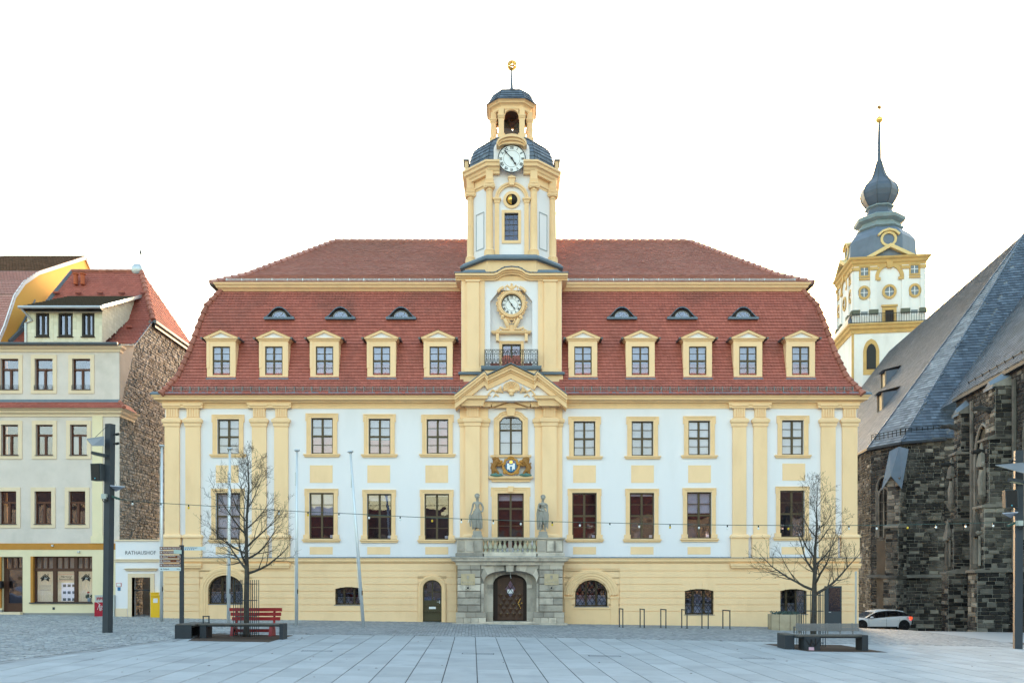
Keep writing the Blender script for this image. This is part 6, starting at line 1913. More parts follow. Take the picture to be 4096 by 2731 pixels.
b = MB().tube([(rq[0][0]-.02, ry0-.07, rz0-.05), (rq[1][0]+.02, ry0-.07, rz0-.05)], .08, 8)
b.tube([(rq[0][0]+.1, ry0, rz0-.1), (rq[0][0]+.42, yd2-.04, rz0-.6), (dxa-.06, yd2-.04, dz0+1.1), (dxa-.06, yd2-.04, dz0)], .06, 6)
b.bar(Vector(rq[1])+Vector((.03,0,.0)), Vector(rq[2])+Vector((.03,0,.0)), .05, .16)
b.build('dormer_gutter', GALV, sd)
MB().box(dxa-.1, dxb+.1, yd2-.25, yd2-.02, dz1-.1, dz1+.1).build('soffit', BLACK, sd)
# satellite dish and weather vane on the ridge
dc = Vector((wx(549, 50), 49.9, wz(1078, 50)))
b = MB(); b.lathe([(.02,.10),(.2,.07),(.3,.02),(.33,-.02),(.3,-.0),(.2,.05),(.02,.08)][::-1], dc, 18, 0, 'y'); b.tube([dc, dc+Vector((.1,.1,-.6))], .03, 6)
t_ = shade_auto(b.build('satellite_dish', GALV, LH))
vx = wx(561, 50); vz = 20.3
b = MB().tube([(vx, 50, vz-.2), (vx, 50, wz(1003, 50))], .03, 5)
b.blob((vx, 50, wz(1005, 50)), .06, 6, 5); b.tube([(vx, 50, wz(1008, 50)), (vx+.06, 50, wz(1014, 50)), (vx+.12, 50, wz(1016, 50))], [.05,.05,.02], 5)
b.bar((vx-.2, 50, wz(1000, 50)), (vx-.06, 50, wz(1003, 50)), .02); b.bar((vx+.1, 50, wz(1022, 50)), (vx+.28, 50, wz(1024, 50)), .02)
b.build('weather_vane', IRON, hroof)
# rubble side wall
RUB = mat('rubble_stone', (.21,.20,.187), .95, .2, 3, island=.25, col2=(.32,.308,.29), stain=(.13,.10,.08), stain_amt=.4, stain_scale=1.1, bump=.5, bscale=14, fine=.12)
MORT = mat('old_mortar', (.25,.23,.205), .95, .25, 3, bump=.4)
poly = [(44.0,0.1),(62,0.1),(62,16.8),(48.0,16.8),(46.8,15.7),(45.5,14.4),(45.1,13.2),(44.5,12.2),(44.25,11.4),(44.0,11.2)]
b = MB(); b.add([(hx1-.06, y_, z_) for y_, z_ in poly], [tuple(range(len(poly)))])
rw = b.build('rubble_wall', MORT, LH)
lst = []
masonry(Vector((hx1-.06, 0, 0)), Vector((0,1,0)), Vector((0,0,1)), Vector((1,0,0)), [(p[0]+.0, p[1]) for p in poly], (.08,.19), (.12,.40), lst, random.Random(17), .05, .03, .04, .02, skip=lambda y_, z_: y_ > 56)
rr_ = random.Random(6)
for v, f in lst:
    for q in v:
        q.y += rr_.uniform(-.03,.03); q.z += rr_.uniform(-.03,.03)
pieces(lst, 'rubble_stone', 'rubble_stones', RUB, rw, 150)
b = MB(); b.add([(hx1+.012, YH+.01, 11.0), (hx1+.012, YH+.3, 11.4), (hx1+.012, YH+.55, 12.2), (hx1+.012, 45.15, 13.2), (hx1+.012, 45.6, 14.4), (hx1+.012, 46.0, 14.95), (hx1+.012, 43.95, 14.3)], [(0,1,2,3,4,5,6)]); b.build('render_strip', GREYP, LH)
# ================================================================ yellow gabled house behind
GXX = -27.03
YG = mat('amber_plaster', (.72,.40,.10), .9, .06, 1, stain=(.60,.32,.08), stain_amt=.3, stain_scale=1, bump=.3, bscale=30)
YHs = thing('amber_house', 'amber gabled house with curved white verge rising behind the beige house', 'building', (-32, 45, g(-32, 45)))
ver = [(44.6,14.6),(45.2,15.6),(46.1,17.5),(47.0,18.55),(48.42,19.6),(53.8,22.5),(56.0,20.8),(62,14)]
b = MB()
b.add([(GXX, y_, z_) for y_, z_ in ver]+[(GXX, 62, 0), (GXX, 44.6, 0)], [tuple(range(len(ver)+2))])
b.quad((GXX-14, 44.6, 0), (GXX, 44.6, 0), (GXX, 44.6, 14.6), (GXX-14, 44.6, 14.6))
b.build('wall', YG, YHs)
rf = MB()
for (y0, z0), (y1, z1) in zip(ver, ver[1:]): rf.quad((GXX+.1, y0, z0+.12), (GXX-14, y0, z0+.12), (GXX-14, y1, z1+.12), (GXX+.1, y1, z1+.12))
BRT = mat('brown_roof_tile', (.13,.085,.065), .85, .2, 1, island=.2, col2=(.20,.12,.09))
rfo = rf.build('roof', BRT, YHs)
low, upr = [], []
for i, ((y0, z0), (y1, z1)) in enumerate(list(zip(ver, ver[1:]))[:5]):
    tile_poly([(GXX+.1, y0, z0+.12), (GXX-5, y0, z0+.12), (GXX-5, y1, z1+.12), (GXX+.1, y1, z1+.12)], .18, .17, upr if i >= 4 else low, rng, lift=.03, th=.025, rnd=True)
b = MB(); [b.add(v, f) for v, f in low]; b.build('roof_tiles', TILEU, rfo, kind='stuff')
b = MB(); [b.add(v, f) for v, f in upr]; b.build('ridge_side_tiles', BRT, rfo, kind='stuff')
b = MB()
for (y0, z0), (y1, z1) in zip(ver, ver[1:]): b.bar((GXX+.06, y0, z0+.0), (GXX+.06, y1, z1+.0), .06, .20)
b.build('white_verge', WHITE, YHs)
b = MB().bar((GXX-.02, 48.2, 18.0), (GXX+.1, 45.9, 15.0), .05, .12); 
b.bar((-25.85, 50.0, 20.3), (hx0+.05, 48.0, 16.95), .1, .2)
b.bar((hx0+.05, 48.0, 16.95), (hx0+.05, 45.6, 14.9), .1, .2); b.build('valley_flashing', ZINC, YHs)
b = MB()
for q in (.0, .12, .24): b.bar((GXX-7, 45.55, 16.6+q), (GXX-.5, 45.55, 16.6+q), .02)
b.build('snow_guard', GALV, YHs)
# ================================================================ gateway with the lettering
YGt = 43.3
XG = lambda px: wx(px, YGt)
ZG = lambda py: wz(py, YGt)
GT = thing('courtyard_gateway', 'small white gateway wall lettered RATHAUSHOF between beige house and town hall', 'gateway', (XG(552), YGt, g(-19, YGt)))
go = (XG(528), XG(602), -.3, ZG(2308))
b = MB().wall(XG(462), XG(662), 0, ZG(2160), YGt, [go], .4, .45); b.build('wall', WHITE, GT)
MB().box(XG(459), XG(662), YGt-.06, YGt+.5, ZG(2163), ZG(2157)).build('coping', CREAM, GT)
MB().sweep([(XG(460), YGt+.1), (XG(460), YGt), (XG(660), YGt)], [(-.02,ZG(2247)),(.05,ZG(2247)),(.07,ZG(2240)),(.1,ZG(2236)),(-.02,ZG(2234))]).build('string_course', CREAM, GT)
b = MB()
b.sweep([(go[0], -.2), (go[0], go[3]), (go[1], go[3]), (go[1], -.2)], [(0,-.3),(0,.04),(-.2,.04),(-.2,0),(-.2,-.3)], 'xz', YGt)
b.sweep([(XG(508), YGt), (XG(508), YGt-.04), (XG(622), YGt-.04), (XG(622), YGt)], [(-.02,ZG(2282)),(.03,ZG(2282)),(.06,ZG(2277)),(.12,ZG(2273)),(-.02,ZG(2271))])
b.build('door_surround', CREAM, GT)
MB().box(XG(462), XG(509), YGt-.03, YGt, 0, ZG(2432)).build('plinth', CREAM, GT)
text('RATHAUSHOF', .265, mat('lettering_grey', (.10,.105,.12), .7, .05, 3), GT, (XG(562), YGt-.006, ZG(2210)), ext=.004, sx=.92)
b = MB().box(XG(462), XG(662), 46.5, 46.6, -.1, 3.0); b.build('passage_back', MORT, GT)
lst = []
masonry(Vector((XG(500), 46.5, 0)), Vector((1,0,0)), Vector((0,0,1)), Vector((0,-1,0)), [(0,0),(1.8,0),(1.8,2.9),(0,2.9)], (.12,.2), (.2,.4), lst, rng, .04, .02, .02, .012)
pieces(lst, 'stone', 'passage_stones', mat('dark_rubble', (.07,.06,.05), .95, .3, 4, island=.3), GT, 60)
MB().bar((go[0], YGt+.3, ZG(2360)), (go[1], YGt+.3, ZG(2360)), .05).build('bar', STEEL, GT)
q = MB().box(XG(466), XG(486), YGt-.02, YGt, ZG(2345), ZG(2330)).build('wall_notice', RED, GT)
MB().box(XG(468), XG(484), YGt-.025, YGt-.02, ZG(2343.5), ZG(2331.5)).build('notice_face', PIC, q)
MB().box(XG(471), XG(482), YGt-.02, YGt, ZG(2361), ZG(2347)).build('blue_plate', BLUE, GT)
MB().box(XG(640), XG(662), YGt-.1, YGt+.3, -.2, ZG(2455)).build('kerb_stone', STONE, GT)
# utility box and mail box
UB = thing('utility_cabinet', 'grey street cabinet sprayed red and white, behind the left lamp column', 'cabinet', (XG(430), 43.2, g(-20.5, 43.2)))
z0 = g(-20.5, 43.2)
ux0, ux1 = wx(379, 43.2), wx(457, 43.2)
MB().box(ux0, ux1, 43.2, 43.6, z0-.05, wz(2382, 43.2)).build('body', mat('cabinet_grey', (.45,.47,.46), .6, .05, 3), UB)
MB().box(ux0-.01, ux0+.5, 43.18, 43.2, z0, wz(2407, 43.2)).build('red_paint', mat('spray_red', (.35,.01,.03), .5, .15, 5), UB)
b = MB()
for p0, p1 in (((.1,.75),(.3,.6)),((.15,.35),(.25,.62)),((.25,.62),(.28,.3)),((.33,.55),(.33,.3)),((.33,.55),(.43,.5)),((.43,.5),(.33,.42)),((.33,.42),(.44,.34))):
    b.bar((ux0+p0[0], 43.17, z0+p0[1]), (ux0+p1[0], 43.17, z0+p1[1]), .02, .01)
b.build('white_scrawl', DIAL, UB)
b = MB()
for k in range(9):
    b.box(ux0+.1+k*.045, ux0+.125+k*.045, 43.185, 43.2, wz(2400, 43.2)+.04*(k % 3), wz(2386, 43.2)-.03*(k % 2))
b.build('red_scrawl', MATS['spray_red'], UB)
MB().box(ux0-.01, ux1+.01, 43.19, 43.62, wz(2382, 43.2), wz(2379, 43.2)).build('lid', MATS['cabinet_grey'], UB)
YM = 42.9
mx0, mx1 = wx(602, YM), wx(640, YM)
zg = g(-17.9, YM)
MY = mat('mail_yellow', (.78,.47,.01), .4, .04, 3, spec=.5)
MBX = thing('mail_box', 'yellow post box on the pavement beside the courtyard gateway', 'mailbox', ((mx0+mx1)/2, YM, zg))
b = MB().prism([(mx0, zg), (mx1+.05, zg), (mx1+.05, wz(2372, YM)), (mx0, wz(2372, YM))], YM, YM+.4); b.build('body', MY, MBX)
MB().box(mx0-.02, mx1+.09, YM-.05, YM+.42, wz(2372, YM), wz(2368, YM)).build('lid', MY, MBX)
MB().box(mx0+.02, mx1-.02, YM-.06, YM, wz(2383, YM), wz(2376, YM)).build('slot_hood', MY, MBX)
MB().box(mx0+.14, mx0+.36, YM-.012, YM, wz(2409, YM), wz(2392, YM)).build('notice', PIC, MBX)
# ================================================================ church on the right
CHS = mat('sooty_sandstone', (.018,.018,.019), .95, .3, 2.2, island=.32, col2=(.066,.061,.056), stain=(.27,.25,.225), stain_amt=.6, stain_scale=.55, bump=.5, bscale=16, fine=.15)
CHL = mat('pale_eroded_sandstone', (.13,.12,.105), .95, .3, 1.6, island=.3, col2=(.30,.275,.235), stain=(.05,.045,.04), stain_amt=.7, stain_scale=.6, bump=.5, bscale=16, fine=.12)
CHM = mat('pale_lime_mortar', (.38,.36,.31), .95, .3, 1.2, stain=(.10,.095,.08), stain_amt=.5, stain_scale=.5, bump=.4)
SLO = mat('lichened_slate', (.125,.15,.182), .75, .2, .6, island=.3, col2=(.18,.205,.24), stain=(.11,.12,.13), stain_amt=.5, stain_scale=.25)
SLG = mat('sky_sheen_slate', (.17,.19,.215), .5, .2, 1, island=.3, col2=(.24,.26,.285), spec=.5)  # paler slate tone, paints the sky's grazing sheen into the colour
AX = Vector((.137, 1, 0)).normalized()
E_ = Vector((wx(4100,60), 60, wz(930,60)))
B_ = P(3472,1791,56.5); C_ = P(3606,1766,54.0); D_ = P(3785,1751,53.5)
def along(p, Y): return p+AX*((Y-p.y)/AX.y)
A_ = along(B_, 91.0); Rg = along(E_, 91.0); F_ = Vector((34.5, 51.5, D_.z))
CH = thing('church', 'large soot blackened sandstone church with steep slate roofs at the right', 'church', (30, 54, g(30,54)))
polys = {'left': [A_, B_, E_, Rg], 'bc': [B_, C_, E_], 'cd': [C_, D_, E_], 'df': [D_, F_, E_]}
b = MB()
for q in polys.values(): b.add([Vector(p)-Vector((0,0,.03)) for p in q], [tuple(range(len(q)))])
b.add([A_, Rg, along(F_+Vector((14,0,0)), 91)], [(0,1,2)])
ch_roof = b.build('roof', SLG, CH)
rng = random.Random(41)
def slates(poly, m, nm, keep, tw=.30, row=.24, lift=.03, th=.018, par=None):
    lst = []; tile_poly(poly, tw, row, lst, rng, lift=lift, th=th, jit=.012)
    pieces(lst, 'slate', nm, m, par or ch_roof, keep)
def bow(p): return p
slates([A_, B_, E_, Rg], SLO, 'lichened_slates', 90)
slates([B_, C_, E_], SLG, 'sky_sheen_slates', 100)  # facet brightened by colour for its grazing sky reflection
slates([C_, D_, E_], SLATE, 'dark_slates', 80)
slates([D_, F_, E_], SLATE, 'dark_slates', 0)
b = MB()
for p, q in ((B_, E_), (C_, E_)): b.tube([p+Vector((0,0,.05)), q+Vector((0,0,.05))], .05, 5)
b.build('hip_flashing', SLATE, ch_roof)
# the higher side block running towards us
Q1 = P(3828,1590,52.5); Q0 = along(Q1, 66.0); Q2 = along(Q1, 36.0)
side_n = Vector((AX.y, -AX.x, 0))
upv = side_n*10+Vector((0,0,12.5))
b = MB(); b.add([Q0, Q2, Q2+upv, Q0+upv], [(0,1,2,3)]); rr2 = b.build('side_roof', SLO, CH)
slates([Q0-side_n*.25-Vector((0,0,.3)), Q2-side_n*.25-Vector((0,0,.3)), Q2+upv, Q0+upv], SLO, 'side_slates', 30, par=rr2)
b = MB(); 
for k in range(13):
    p = along(Q1, 52-k)+side_n*.55+Vector((0,0,.75)); b.bar(p-Vector((0,0,.12)), p+Vector((0,0,.12))-side_n*.1, .04)
p0 = along(Q1, 52)+side_n*.5+Vector((0,0,.8)); p1 = along(Q1, 38)+side_n*.5+Vector((0,0,.8)); b.bar(p0, p1, .03); 
for a, c in ((B_, C_), (C_, D_)):
    nrm = Vector((-(c-a).y, (c-a).x, 0)).normalized()
    a2, c2 = a+nrm*.32+Vector((0,0,.72)), c+nrm*.32+Vector((0,0,.72))
    for z in (0, .16): b.bar(a2+Vector((0,0,z)), c2+Vector((0,0,z)), .03)
    for k in range(9): q = a2.lerp(c2, k/8); b.bar(q-Vector((0,0,.25)), q+Vector((0,0,.16)), .035)
b.build('snow_guard', IRON, CH)
b = MB()
for a, c in ((A_, B_), (B_, C_), (C_, D_)): b.bar(a-Vector((0,0,.08)), c-Vector((0,0,.08)), .16, .16)
b.bar(Q1-Vector((0,0,.2))-side_n*.2, Q2-Vector((0,0,.2))-side_n*.2, .14, .2)
b.build('eaves_gutter', STEEL, CH)
# walls
UPZ = Vector((0,0,1))
def wall_seg(a, c, zt, name, m=CHS, holes=(), bat=.0, rows=(.17,.27), lens=(.24,.62), keep=40, lo=-1.4, inset=.25, pale=None):
    """masonry wall from a to c (plan), viewer on the right hand of a->c"""
    a, c = Vector((a.x, a.y, 0)), Vector((c.x, c.y, 0))
    u = (c-a); L = u.length; u.normalize()
    n = Vector((u.y, -u.x, 0))
    o = a-n*inset
    b = MB(); b.add([o+UPZ*lo, o+u*L+UPZ*lo, o+u*L+UPZ*zt, o+UPZ*zt], [(0,1,2,3)])
    for h in holes:
        pts = [o+u*h[0]+UPZ*h[2], o+u*h[1]+UPZ*h[2], o+u*h[1]+UPZ*h[3], o+u*h[0]+UPZ*h[3]]
    w = b.build(name, CHM, CH)
    lst = []
    sk = lambda x, z: any(h[0] < x < h[1] and h[2] < z < h[3] + (0) and arch_ok(x, z, h) for h in holes)
    masonry(o, u, UPZ, n, [(0,lo),(L,lo),(L,zt),(0,zt)], rows, lens, lst, rng, .05, .022, .026, .018, skip=sk)
    dk, pl = [], []
    for it in lst: (pl if rng.random() < (pale or .09) else dk).append(it)
    pieces(dk, 'stone', 'stones', m, w, keep)
    pieces(pl, 'stone', 'pale_stones', CHL, w, keep//5)
    return w, o, u, n
def arch_ok(x, z, h):
    cx_ = (h[0]+h[1])/2; hw = (h[1]-h[0])/2; sp = h[3]-hw*1.7
    return z < sp or abs(x-cx_) < hw*math.sqrt(max(0, 1-((z-sp)/(h[3]-sp))**1.6))
def gothic(par, o, u, n, h, deep=.5, light=CHL):
    """pointed window: dark recessed glazing, moulded jambs, mullion"""
    cx_ = (h[0]+h[1])/2; hw = (h[1]-h[0])/2; sp = h[3]-hw*1.7
    outl = [(cx_-hw, h[2])]+[(cx_-hw*math.sqrt(max(0,1-(k/8)**1.6)), sp+(h[3]-sp)*k/8) for k in range(9)]
    outl += [(2*cx_-x, z) for x, z in outl[::-1][1:]]
    b = MB(); b.add([o+u*x+UPZ*z+n*.012 for x, z in outl], [tuple(range(len(outl)))][::1])
    w = b.build('lancet_window', BLACK, par)
    for s_, d in ((1.0,.10),(.82,.055)):
        pts = [o+u*(cx_+(x-cx_)*s_)+UPZ*(h[2]+(z-h[2])*(s_ if z > sp else 1))+n*d for x, z in outl]
        b = MB().tube(pts, .09*s_, 6); b.build('window_moulding', light, w)
    b = MB(); b.bar(o+u*cx_+UPZ*h[2]+n*.06, o+u*cx_+UPZ*(sp+.3)+n*.06, .07)
    k = h[2]+.5
    while k < sp: b.bar(o+u*(cx_-hw*.75)+UPZ*k+n*.05, o+u*(cx_+hw*.75)+UPZ*k+n*.05, .025); k += .6
    b.build('mullion', CHL, w)
    return w
def buttress(c, dr, wdt, stages, name='buttress', cap=None, keep=24, pale=.2):
    """c: point on the wall, dr: outward direction; stages: list of (z0, z1, projection)"""
    dr = Vector((dr[0], dr[1], 0)).normalized(); u = Vector((-dr.y, dr.x, 0))
    b = MB()
    lst = []
    for z0, z1, pr in stages:
        o = c-u*wdt/2; o.z = 0
        b.add([o+UPZ*z0, o+u*wdt+UPZ*z0, o+u*wdt+dr*pr+UPZ*z0, o+dr*pr+UPZ*z0, o+UPZ*z1, o+u*wdt+UPZ*z1, o+u*wdt+dr*pr+UPZ*z1, o+dr*pr+UPZ*z1], [(4,5,6,7)[::-1],(3,2,6,7),(0,3,7,4),(2,1,5,6)])
        for (oo, uu, nn, LL) in ((o+dr*pr, u, dr, wdt), (o, dr, -u, pr), (o+u*wdt, dr, u, pr)):
            masonry(oo, uu, UPZ, nn, [(0,z0),(LL,z0),(LL,z1),(0,z1)], (.18,.29), (.28,.6), lst, rng, .05, .022, .026, .018)
    o_ = b.build(name, CHM, CH)
    dk, pl = [], []
    for it in lst: (pl if rng.random() < pale else dk).append(it)
    pieces(dk, 'stone', 'stones', CHS, o_, keep); pieces(pl, 'stone', 'pale_stones', CHL, o_, keep//2)
    for z0, z1, pr in stages:
        q = c.copy(); q.z = 0
        b = MB()
        b.add([q-u*(wdt/2+.08)+UPZ*(z1+.0), q+u*(wdt/2+.08)+UPZ*z1, q+u*(wdt/2+.08)+dr*(pr+.14)+UPZ*(z1-.02), q-u*(wdt/2+.08)+dr*(pr+.14)+UPZ*(z1-.02), q-u*(wdt/2+.0)+UPZ*(z1+.55), q+u*(wdt/2)+UPZ*(z1+.55), q+u*(wdt/2+.08)+dr*(pr+.14)+UPZ*(z1+.10), q-u*(wdt/2+.08)+dr*(pr+.14)+UPZ*(z1+.10)], [(0,3,2,1),(4,5,6,7),(3,7,6,2),(0,4,7,3),(1,2,6,5)])
        b.build('weathering', CHL, o_)
    return o_
zE = 11.0
wl_, o1, u1, n1 = wall_seg(along(B_, 62), B_, zE, 'choir_wall', keep=10)
Lbc = (Vector((C_.x,C_.y,0))-Vector((B_.x,B_.y,0))).length
hw_ = (Lbc*.22, Lbc*.62, 4.9, 8.9)
w2, o2, u2, n2 = wall_seg(B_, C_, zE, 'choir_wall', holes=[hw_], keep=40)
gothic(w2, o2, u2, n2, hw_)
b = MB(); b.add([o2+u2*hw_[0]-u2*.05+UPZ*(-1.3)+n2*.075, o2+u2*hw_[1]+u2*.2+UPZ*(-1.3)+n2*.075, o2+u2*hw_[1]+u2*.2+UPZ*4.7+n2*.075, o2+u2*(hw_[0]-.05)+UPZ*4.7+n2*.075], [(0,1,2,3)])
b.build('repaired_panel', mat('brown_ashlar', (.115,.092,.07), .95, .25, 1.2, stain=(.19,.17,.14), stain_amt=.6, stain_scale=.6, bump=.4, fine=.1), w2)
w3, o3, u3, n3 = wall_seg(C_, D_, zE+.1, 'choir_wall', keep=60, pale=.22)
w4, o4, u4, n4 = wall_seg(Vector((D_.x-.1, D_.y,0)), Vector((30, 52.6, 0)), zE+.1, 'choir_wall', keep=10)
# side block wall, runs from Q1 towards us
W0, W1 = Vector((Q1.x,Q1.y,0)), Vector((Q2.x,Q2.y,0))
Lw = (W1-W0).length
hh1 = (3.0, 5.3, 4.2, 11.0); hh2 = (9.2, 12.0, 4.2, 11.6)
w5, o5, u5, n5 = wall_seg(W0, W1, Q1.z+.12, 'nave_wall', holes=[hh1, hh2], keep=70, inset=.0)
gothic(w5, o5, u5, n5, hh1); gothic(w5, o5, u5, n5, hh2)
# base courses and string courses
b = MB()
for a, c, dz in ((B_, C_, 2.25), (C_, D_, 2.25)):
    u_ = Vector((c.x-a.x, c.y-a.y, 0)).normalized(); n_ = Vector((u_.y, -u_.x, 0))
    a2, c2 = Vector((a.x, a.y, dz))-n_*.1, Vector((c.x, c.y, dz))-n_*.1
    b.add([a2+n_*.0, c2+n_*.0, c2+n_*.22, a2+n_*.22, a2+n_*.0+UPZ*.22, c2+UPZ*.22, c2+n_*.22+UPZ*.06, a2+n_*.22+UPZ*.06], [(0,3,2,1),(4,5,6,7),(3,7,6,2)][::1])
a2, c2 = W0+UPZ*2.55, W1+UPZ*2.55
b.add([a2, c2, c2+n5*.30, a2+n5*.30, a2+UPZ*.25, c2+UPZ*.25, c2+n5*.30+UPZ*.06, a2+n5*.30+UPZ*.06], [(0,3,2,1),(4,5,6,7),(3,7,6,2),(0,4,7,3)])
b.build('string_course', CHL, CH)
# plinth of the side block
lst = []
masonry(o5+n5*.05, u5, UPZ, n5, [(0,-1.4),(Lw,-1.4),(Lw,2.5),(0,2.5)], (.2,.3), (.3,.7), lst, rng, .14, .03, .03, .018)
pieces(lst, 'plinth_stone', 'plinth_stones', CHS, w5, 40)
# buttresses
cdir = ((n2+n3)*.5).normalized()
bq = Vector((C_.x-.12, C_.y-.02, 0))
butt = buttress(bq, cdir+Vector((-.35,0,0)), .80, [(-1.4,2.2,1.25),(2.2,5.4,1.0),(5.4,8.4,.78)], pale=.55)
# folded zinc cap on it
d2 = (cdir+Vector((-.35,0,0))).normalized(); u_ = Vector((-d2.y, d2.x, 0))
top = bq+UPZ*10.45+d2*.1; low = bq+d2*1.0+UPZ*8.25
b = MB()
for s_ in (-1, 1):
    b.add([top+u_*0.0+UPZ*.12, top+u_*s_*.62-UPZ*.1, low+u_*s_*.66-UPZ*.45+d2*.05, low+UPZ*.42+d2*.12], [(0,1,2,3)])
b.add([p+Vector((0,0,-.04)) for p in b.v[:4]]+[p+Vector((0,0,-.04)) for p in b.v[4:8]], [(3,2,1,0),(4,5,6,7)])
b.build('zinc_cap', ZINC, butt)
def wp(Y): return along(Vector((Q1.x, Q1.y, 0)), Y)
for Y, wd_, st, tri_ in ((50.9, .95, [(-1.4,2.5,1.25),(2.5,5.6,.95),(5.6,9.6,.75),(9.6,12.0,.55)], (P(3818,1609,49.8))), (45.5, 1.15, [(-1.4,2.55,1.75),(2.55,6.0,1.4),(6.0,9.6,1.15),(9.6,12.4,.85)], None)):
    c = wp(Y)
    bt = buttress(c, n5, wd_, st, pale=.38, keep=34)
    # statue canopies, finials and gargoyles on the outer face
    zt = st[-1][1]
    pr = st[-1][2]
    q = c+n5*pr; uu = Vector((-n5.y, n5.x, 0))
    b = MB(); b.add([c-uu*wd_*.55+UPZ*(zt+.45), c+uu*wd_*.55+UPZ*(zt+.45), q+uu*wd_*.55+UPZ*(zt-.1)+n5*.15, q-uu*wd_*.55+UPZ*(zt-.1)+n5*.15, c+UPZ*(zt+.95), q+UPZ*(zt+.35)+n5*.12], [(3,2,5),(0,3,5,4),(2,1,4,5)])
    b.build('gablet_cap', ZINC, bt)
    b = MB()
    for z in (3.9, 7.6):
        pr2 = next(p for z0, z1, p in st if z0 <= z < z1)
        for k in (-1, 1):
            f = c+n5*(pr2+.13)-uu*wd_*.28*k
            b.tube([f+UPZ*(z-1.0), f+UPZ*(z+.6)], .07, 6)
        m_ = c+n5*(pr2+.16)
        b.tube([m_+UPZ*(z+.6), m_+UPZ*(z+1.0), m_+UPZ*(z+1.9)], [.30,.24,.03], 6)
        b.blob(m_+UPZ*(z+.75)-uu*.2, (.16,.16,.14), 7, 5, .3); b.blob(m_+UPZ*(z+.75)+uu*.2, (.16,.16,.14), 7, 5, .3)
        b.tube([m_+UPZ*(z-1.4), m_+UPZ*(z-1.1), m_+UPZ*(z-.9)], [.08,.26,.30], 6)
        b.tube([m_+UPZ*(z-.9), m_+UPZ*(z-.1), m_+UPZ*(z+.25), m_+UPZ*(z+.45)], [.17,.20,.13,.11], 8)
    b.build('canopied_niche', CHL, bt)
    b = MB()
    for z in (8.9, 11.2): b.tube([c+n5*pr+UPZ*z, c+n5*(pr+.5)+UPZ*(z+.15), c+n5*(pr+.95)+UPZ*(z+.1)], [.18,.15,.1], 7)
    b.build('gargoyle', CHS, bt)
# slender shafts up the wall beside the windows
for Y in (49.9, 47.0, 44.4, 41.2):
    c = wp(Y)+n5*.12
    MB().tube([c+UPZ*2.6, c+UPZ*12.6], .13, 8).build('wall_shaft', CHL, w5)
# small roof hatches on the left slope
def ray_plane(px, py, poly):
    o, n = plane_axes(poly); d = P(px, py, 1.0)-Vector((0,0,H)); d = Vector((wx(px,1), 1, (HY-py)/FPX))
    t = (o-Vector((0,0,H))).dot(n)/d.dot(n)
    return Vector((0,0,H))+d*t
nl = plane_axes(polys['left'])[1]
if nl.z < 0: nl = -nl
outl_ = Vector((nl.x, nl.y, 0)).normalized()
for px, py in ((3535,1548),(3522,1642)):
    q = ray_plane(px, py, polys['left'])
    s_ = .62
    b = MB()
    f0 = q+outl_*.0; L = AX*s_
    up_ = UPZ*1.25
    b.add([f0-L, f0+L, f0+L+up_, f0-L+up_, f0-L-outl_*1.5+up_*1.15, f0+L-outl_*1.5+up_*1.15], [(0,3,4),(1,5,2)][::1])
    hd = b.build('roof_hatch', SLATE, CH)
    b = MB(); b.add([f0-L*1.0, f0+L*1.0, f0+L+up_, f0-L+up_], [(0,1,2,3)]); b.build('hatch_opening', BLACK, hd)
    b = MB(); b.add([f0-L*1.2+up_*.95+outl_*.3, f0+L*1.2+up_*.95+outl_*.3, f0+L*1.1-outl_*1.7+up_*1.35, f0-L*1.1-outl_*1.7+up_*1.35], [(0,1,2,3)])
    b.add([p+UPZ*.1 for p in b.v], [(0,1,2,3)]); b.build('hatch_roof', SLATE, hd)
    b = MB(); b.bar(f0-L+outl_*.03, f0-L+up_+outl_*.03, .1); b.bar(f0+L+outl_*.03, f0+L+up_+outl_*.03, .1); b.build('hatch_frame', mat('hatch_wood', (.22,.19,.16), .8, .1, 3), hd)

# ================================================================ church tower far behind
TW_ = 7.6
ey = AX.copy(); ex = Vector((AX.y, -AX.x, 0))
O_ = Vector((wx(3414,95), 95, 0))
CT = thing('church_tower', 'tall white and yellow church tower with slate onion spire and gilded star', 'tower', (O_.x+4, O_.y+4, -1))
OCH = mat('ochre_trim', (.52,.34,.13), .85, .15, 1.2, stain=(.3,.2,.09), stain_amt=.4, stain_scale=.8)
CWH = mat('limewash', (.72,.72,.70), .9, .08, .4, stain=(.45,.44,.41), stain_amt=.45, stain_scale=.35, stretch=.4)
def xf(b, o, u, v):
    """canonical (x along, y inwards, z) to the world"""
    b.v = [o+u*p.x+v*p.y+Vector((0,0,p.z)) for p in b.v]; return b
ZT = lambda py: wz(py, 95)
def tb(b, o, u, v, name, m, par=CT): return xf(b, o, u, v).build(name, m, par)
zg0, zg1, zc0, zc1 = ZT(1335), ZT(1300), ZT(1070), ZT(1036)
b = MB().box(0, TW_, 0, TW_, zg1-.5, zc1); tb(b, O_, ex, ey, 'upper_wall', CWH)
b = MB().box(-.15, TW_+.15, -.1, TW_+4.0, -3, zg0); tb(b, O_, ex, ey, 'lower_wall', CWH)
b = MB().sweep([(-.15, TW_+4), (-.15, -.1), (TW_+.15, -.1), (TW_+.15, TW_)], [(-.3,zg0-.05),(.1,zg0-.05),(.14,zg0+.3),(.35,zg0+.45),(.4,zg0+.7),(.55,zg0+.8),(.55,zg1),(-.3,zg1)])
tb(b, O_, ex, ey, 'gallery_cornice', OCH)
b = MB().box(-.2, .02, -.13, .1, -3, zg0); tb(b, O_, ex, ey, 'corner_strip', OCH)
b = MB()
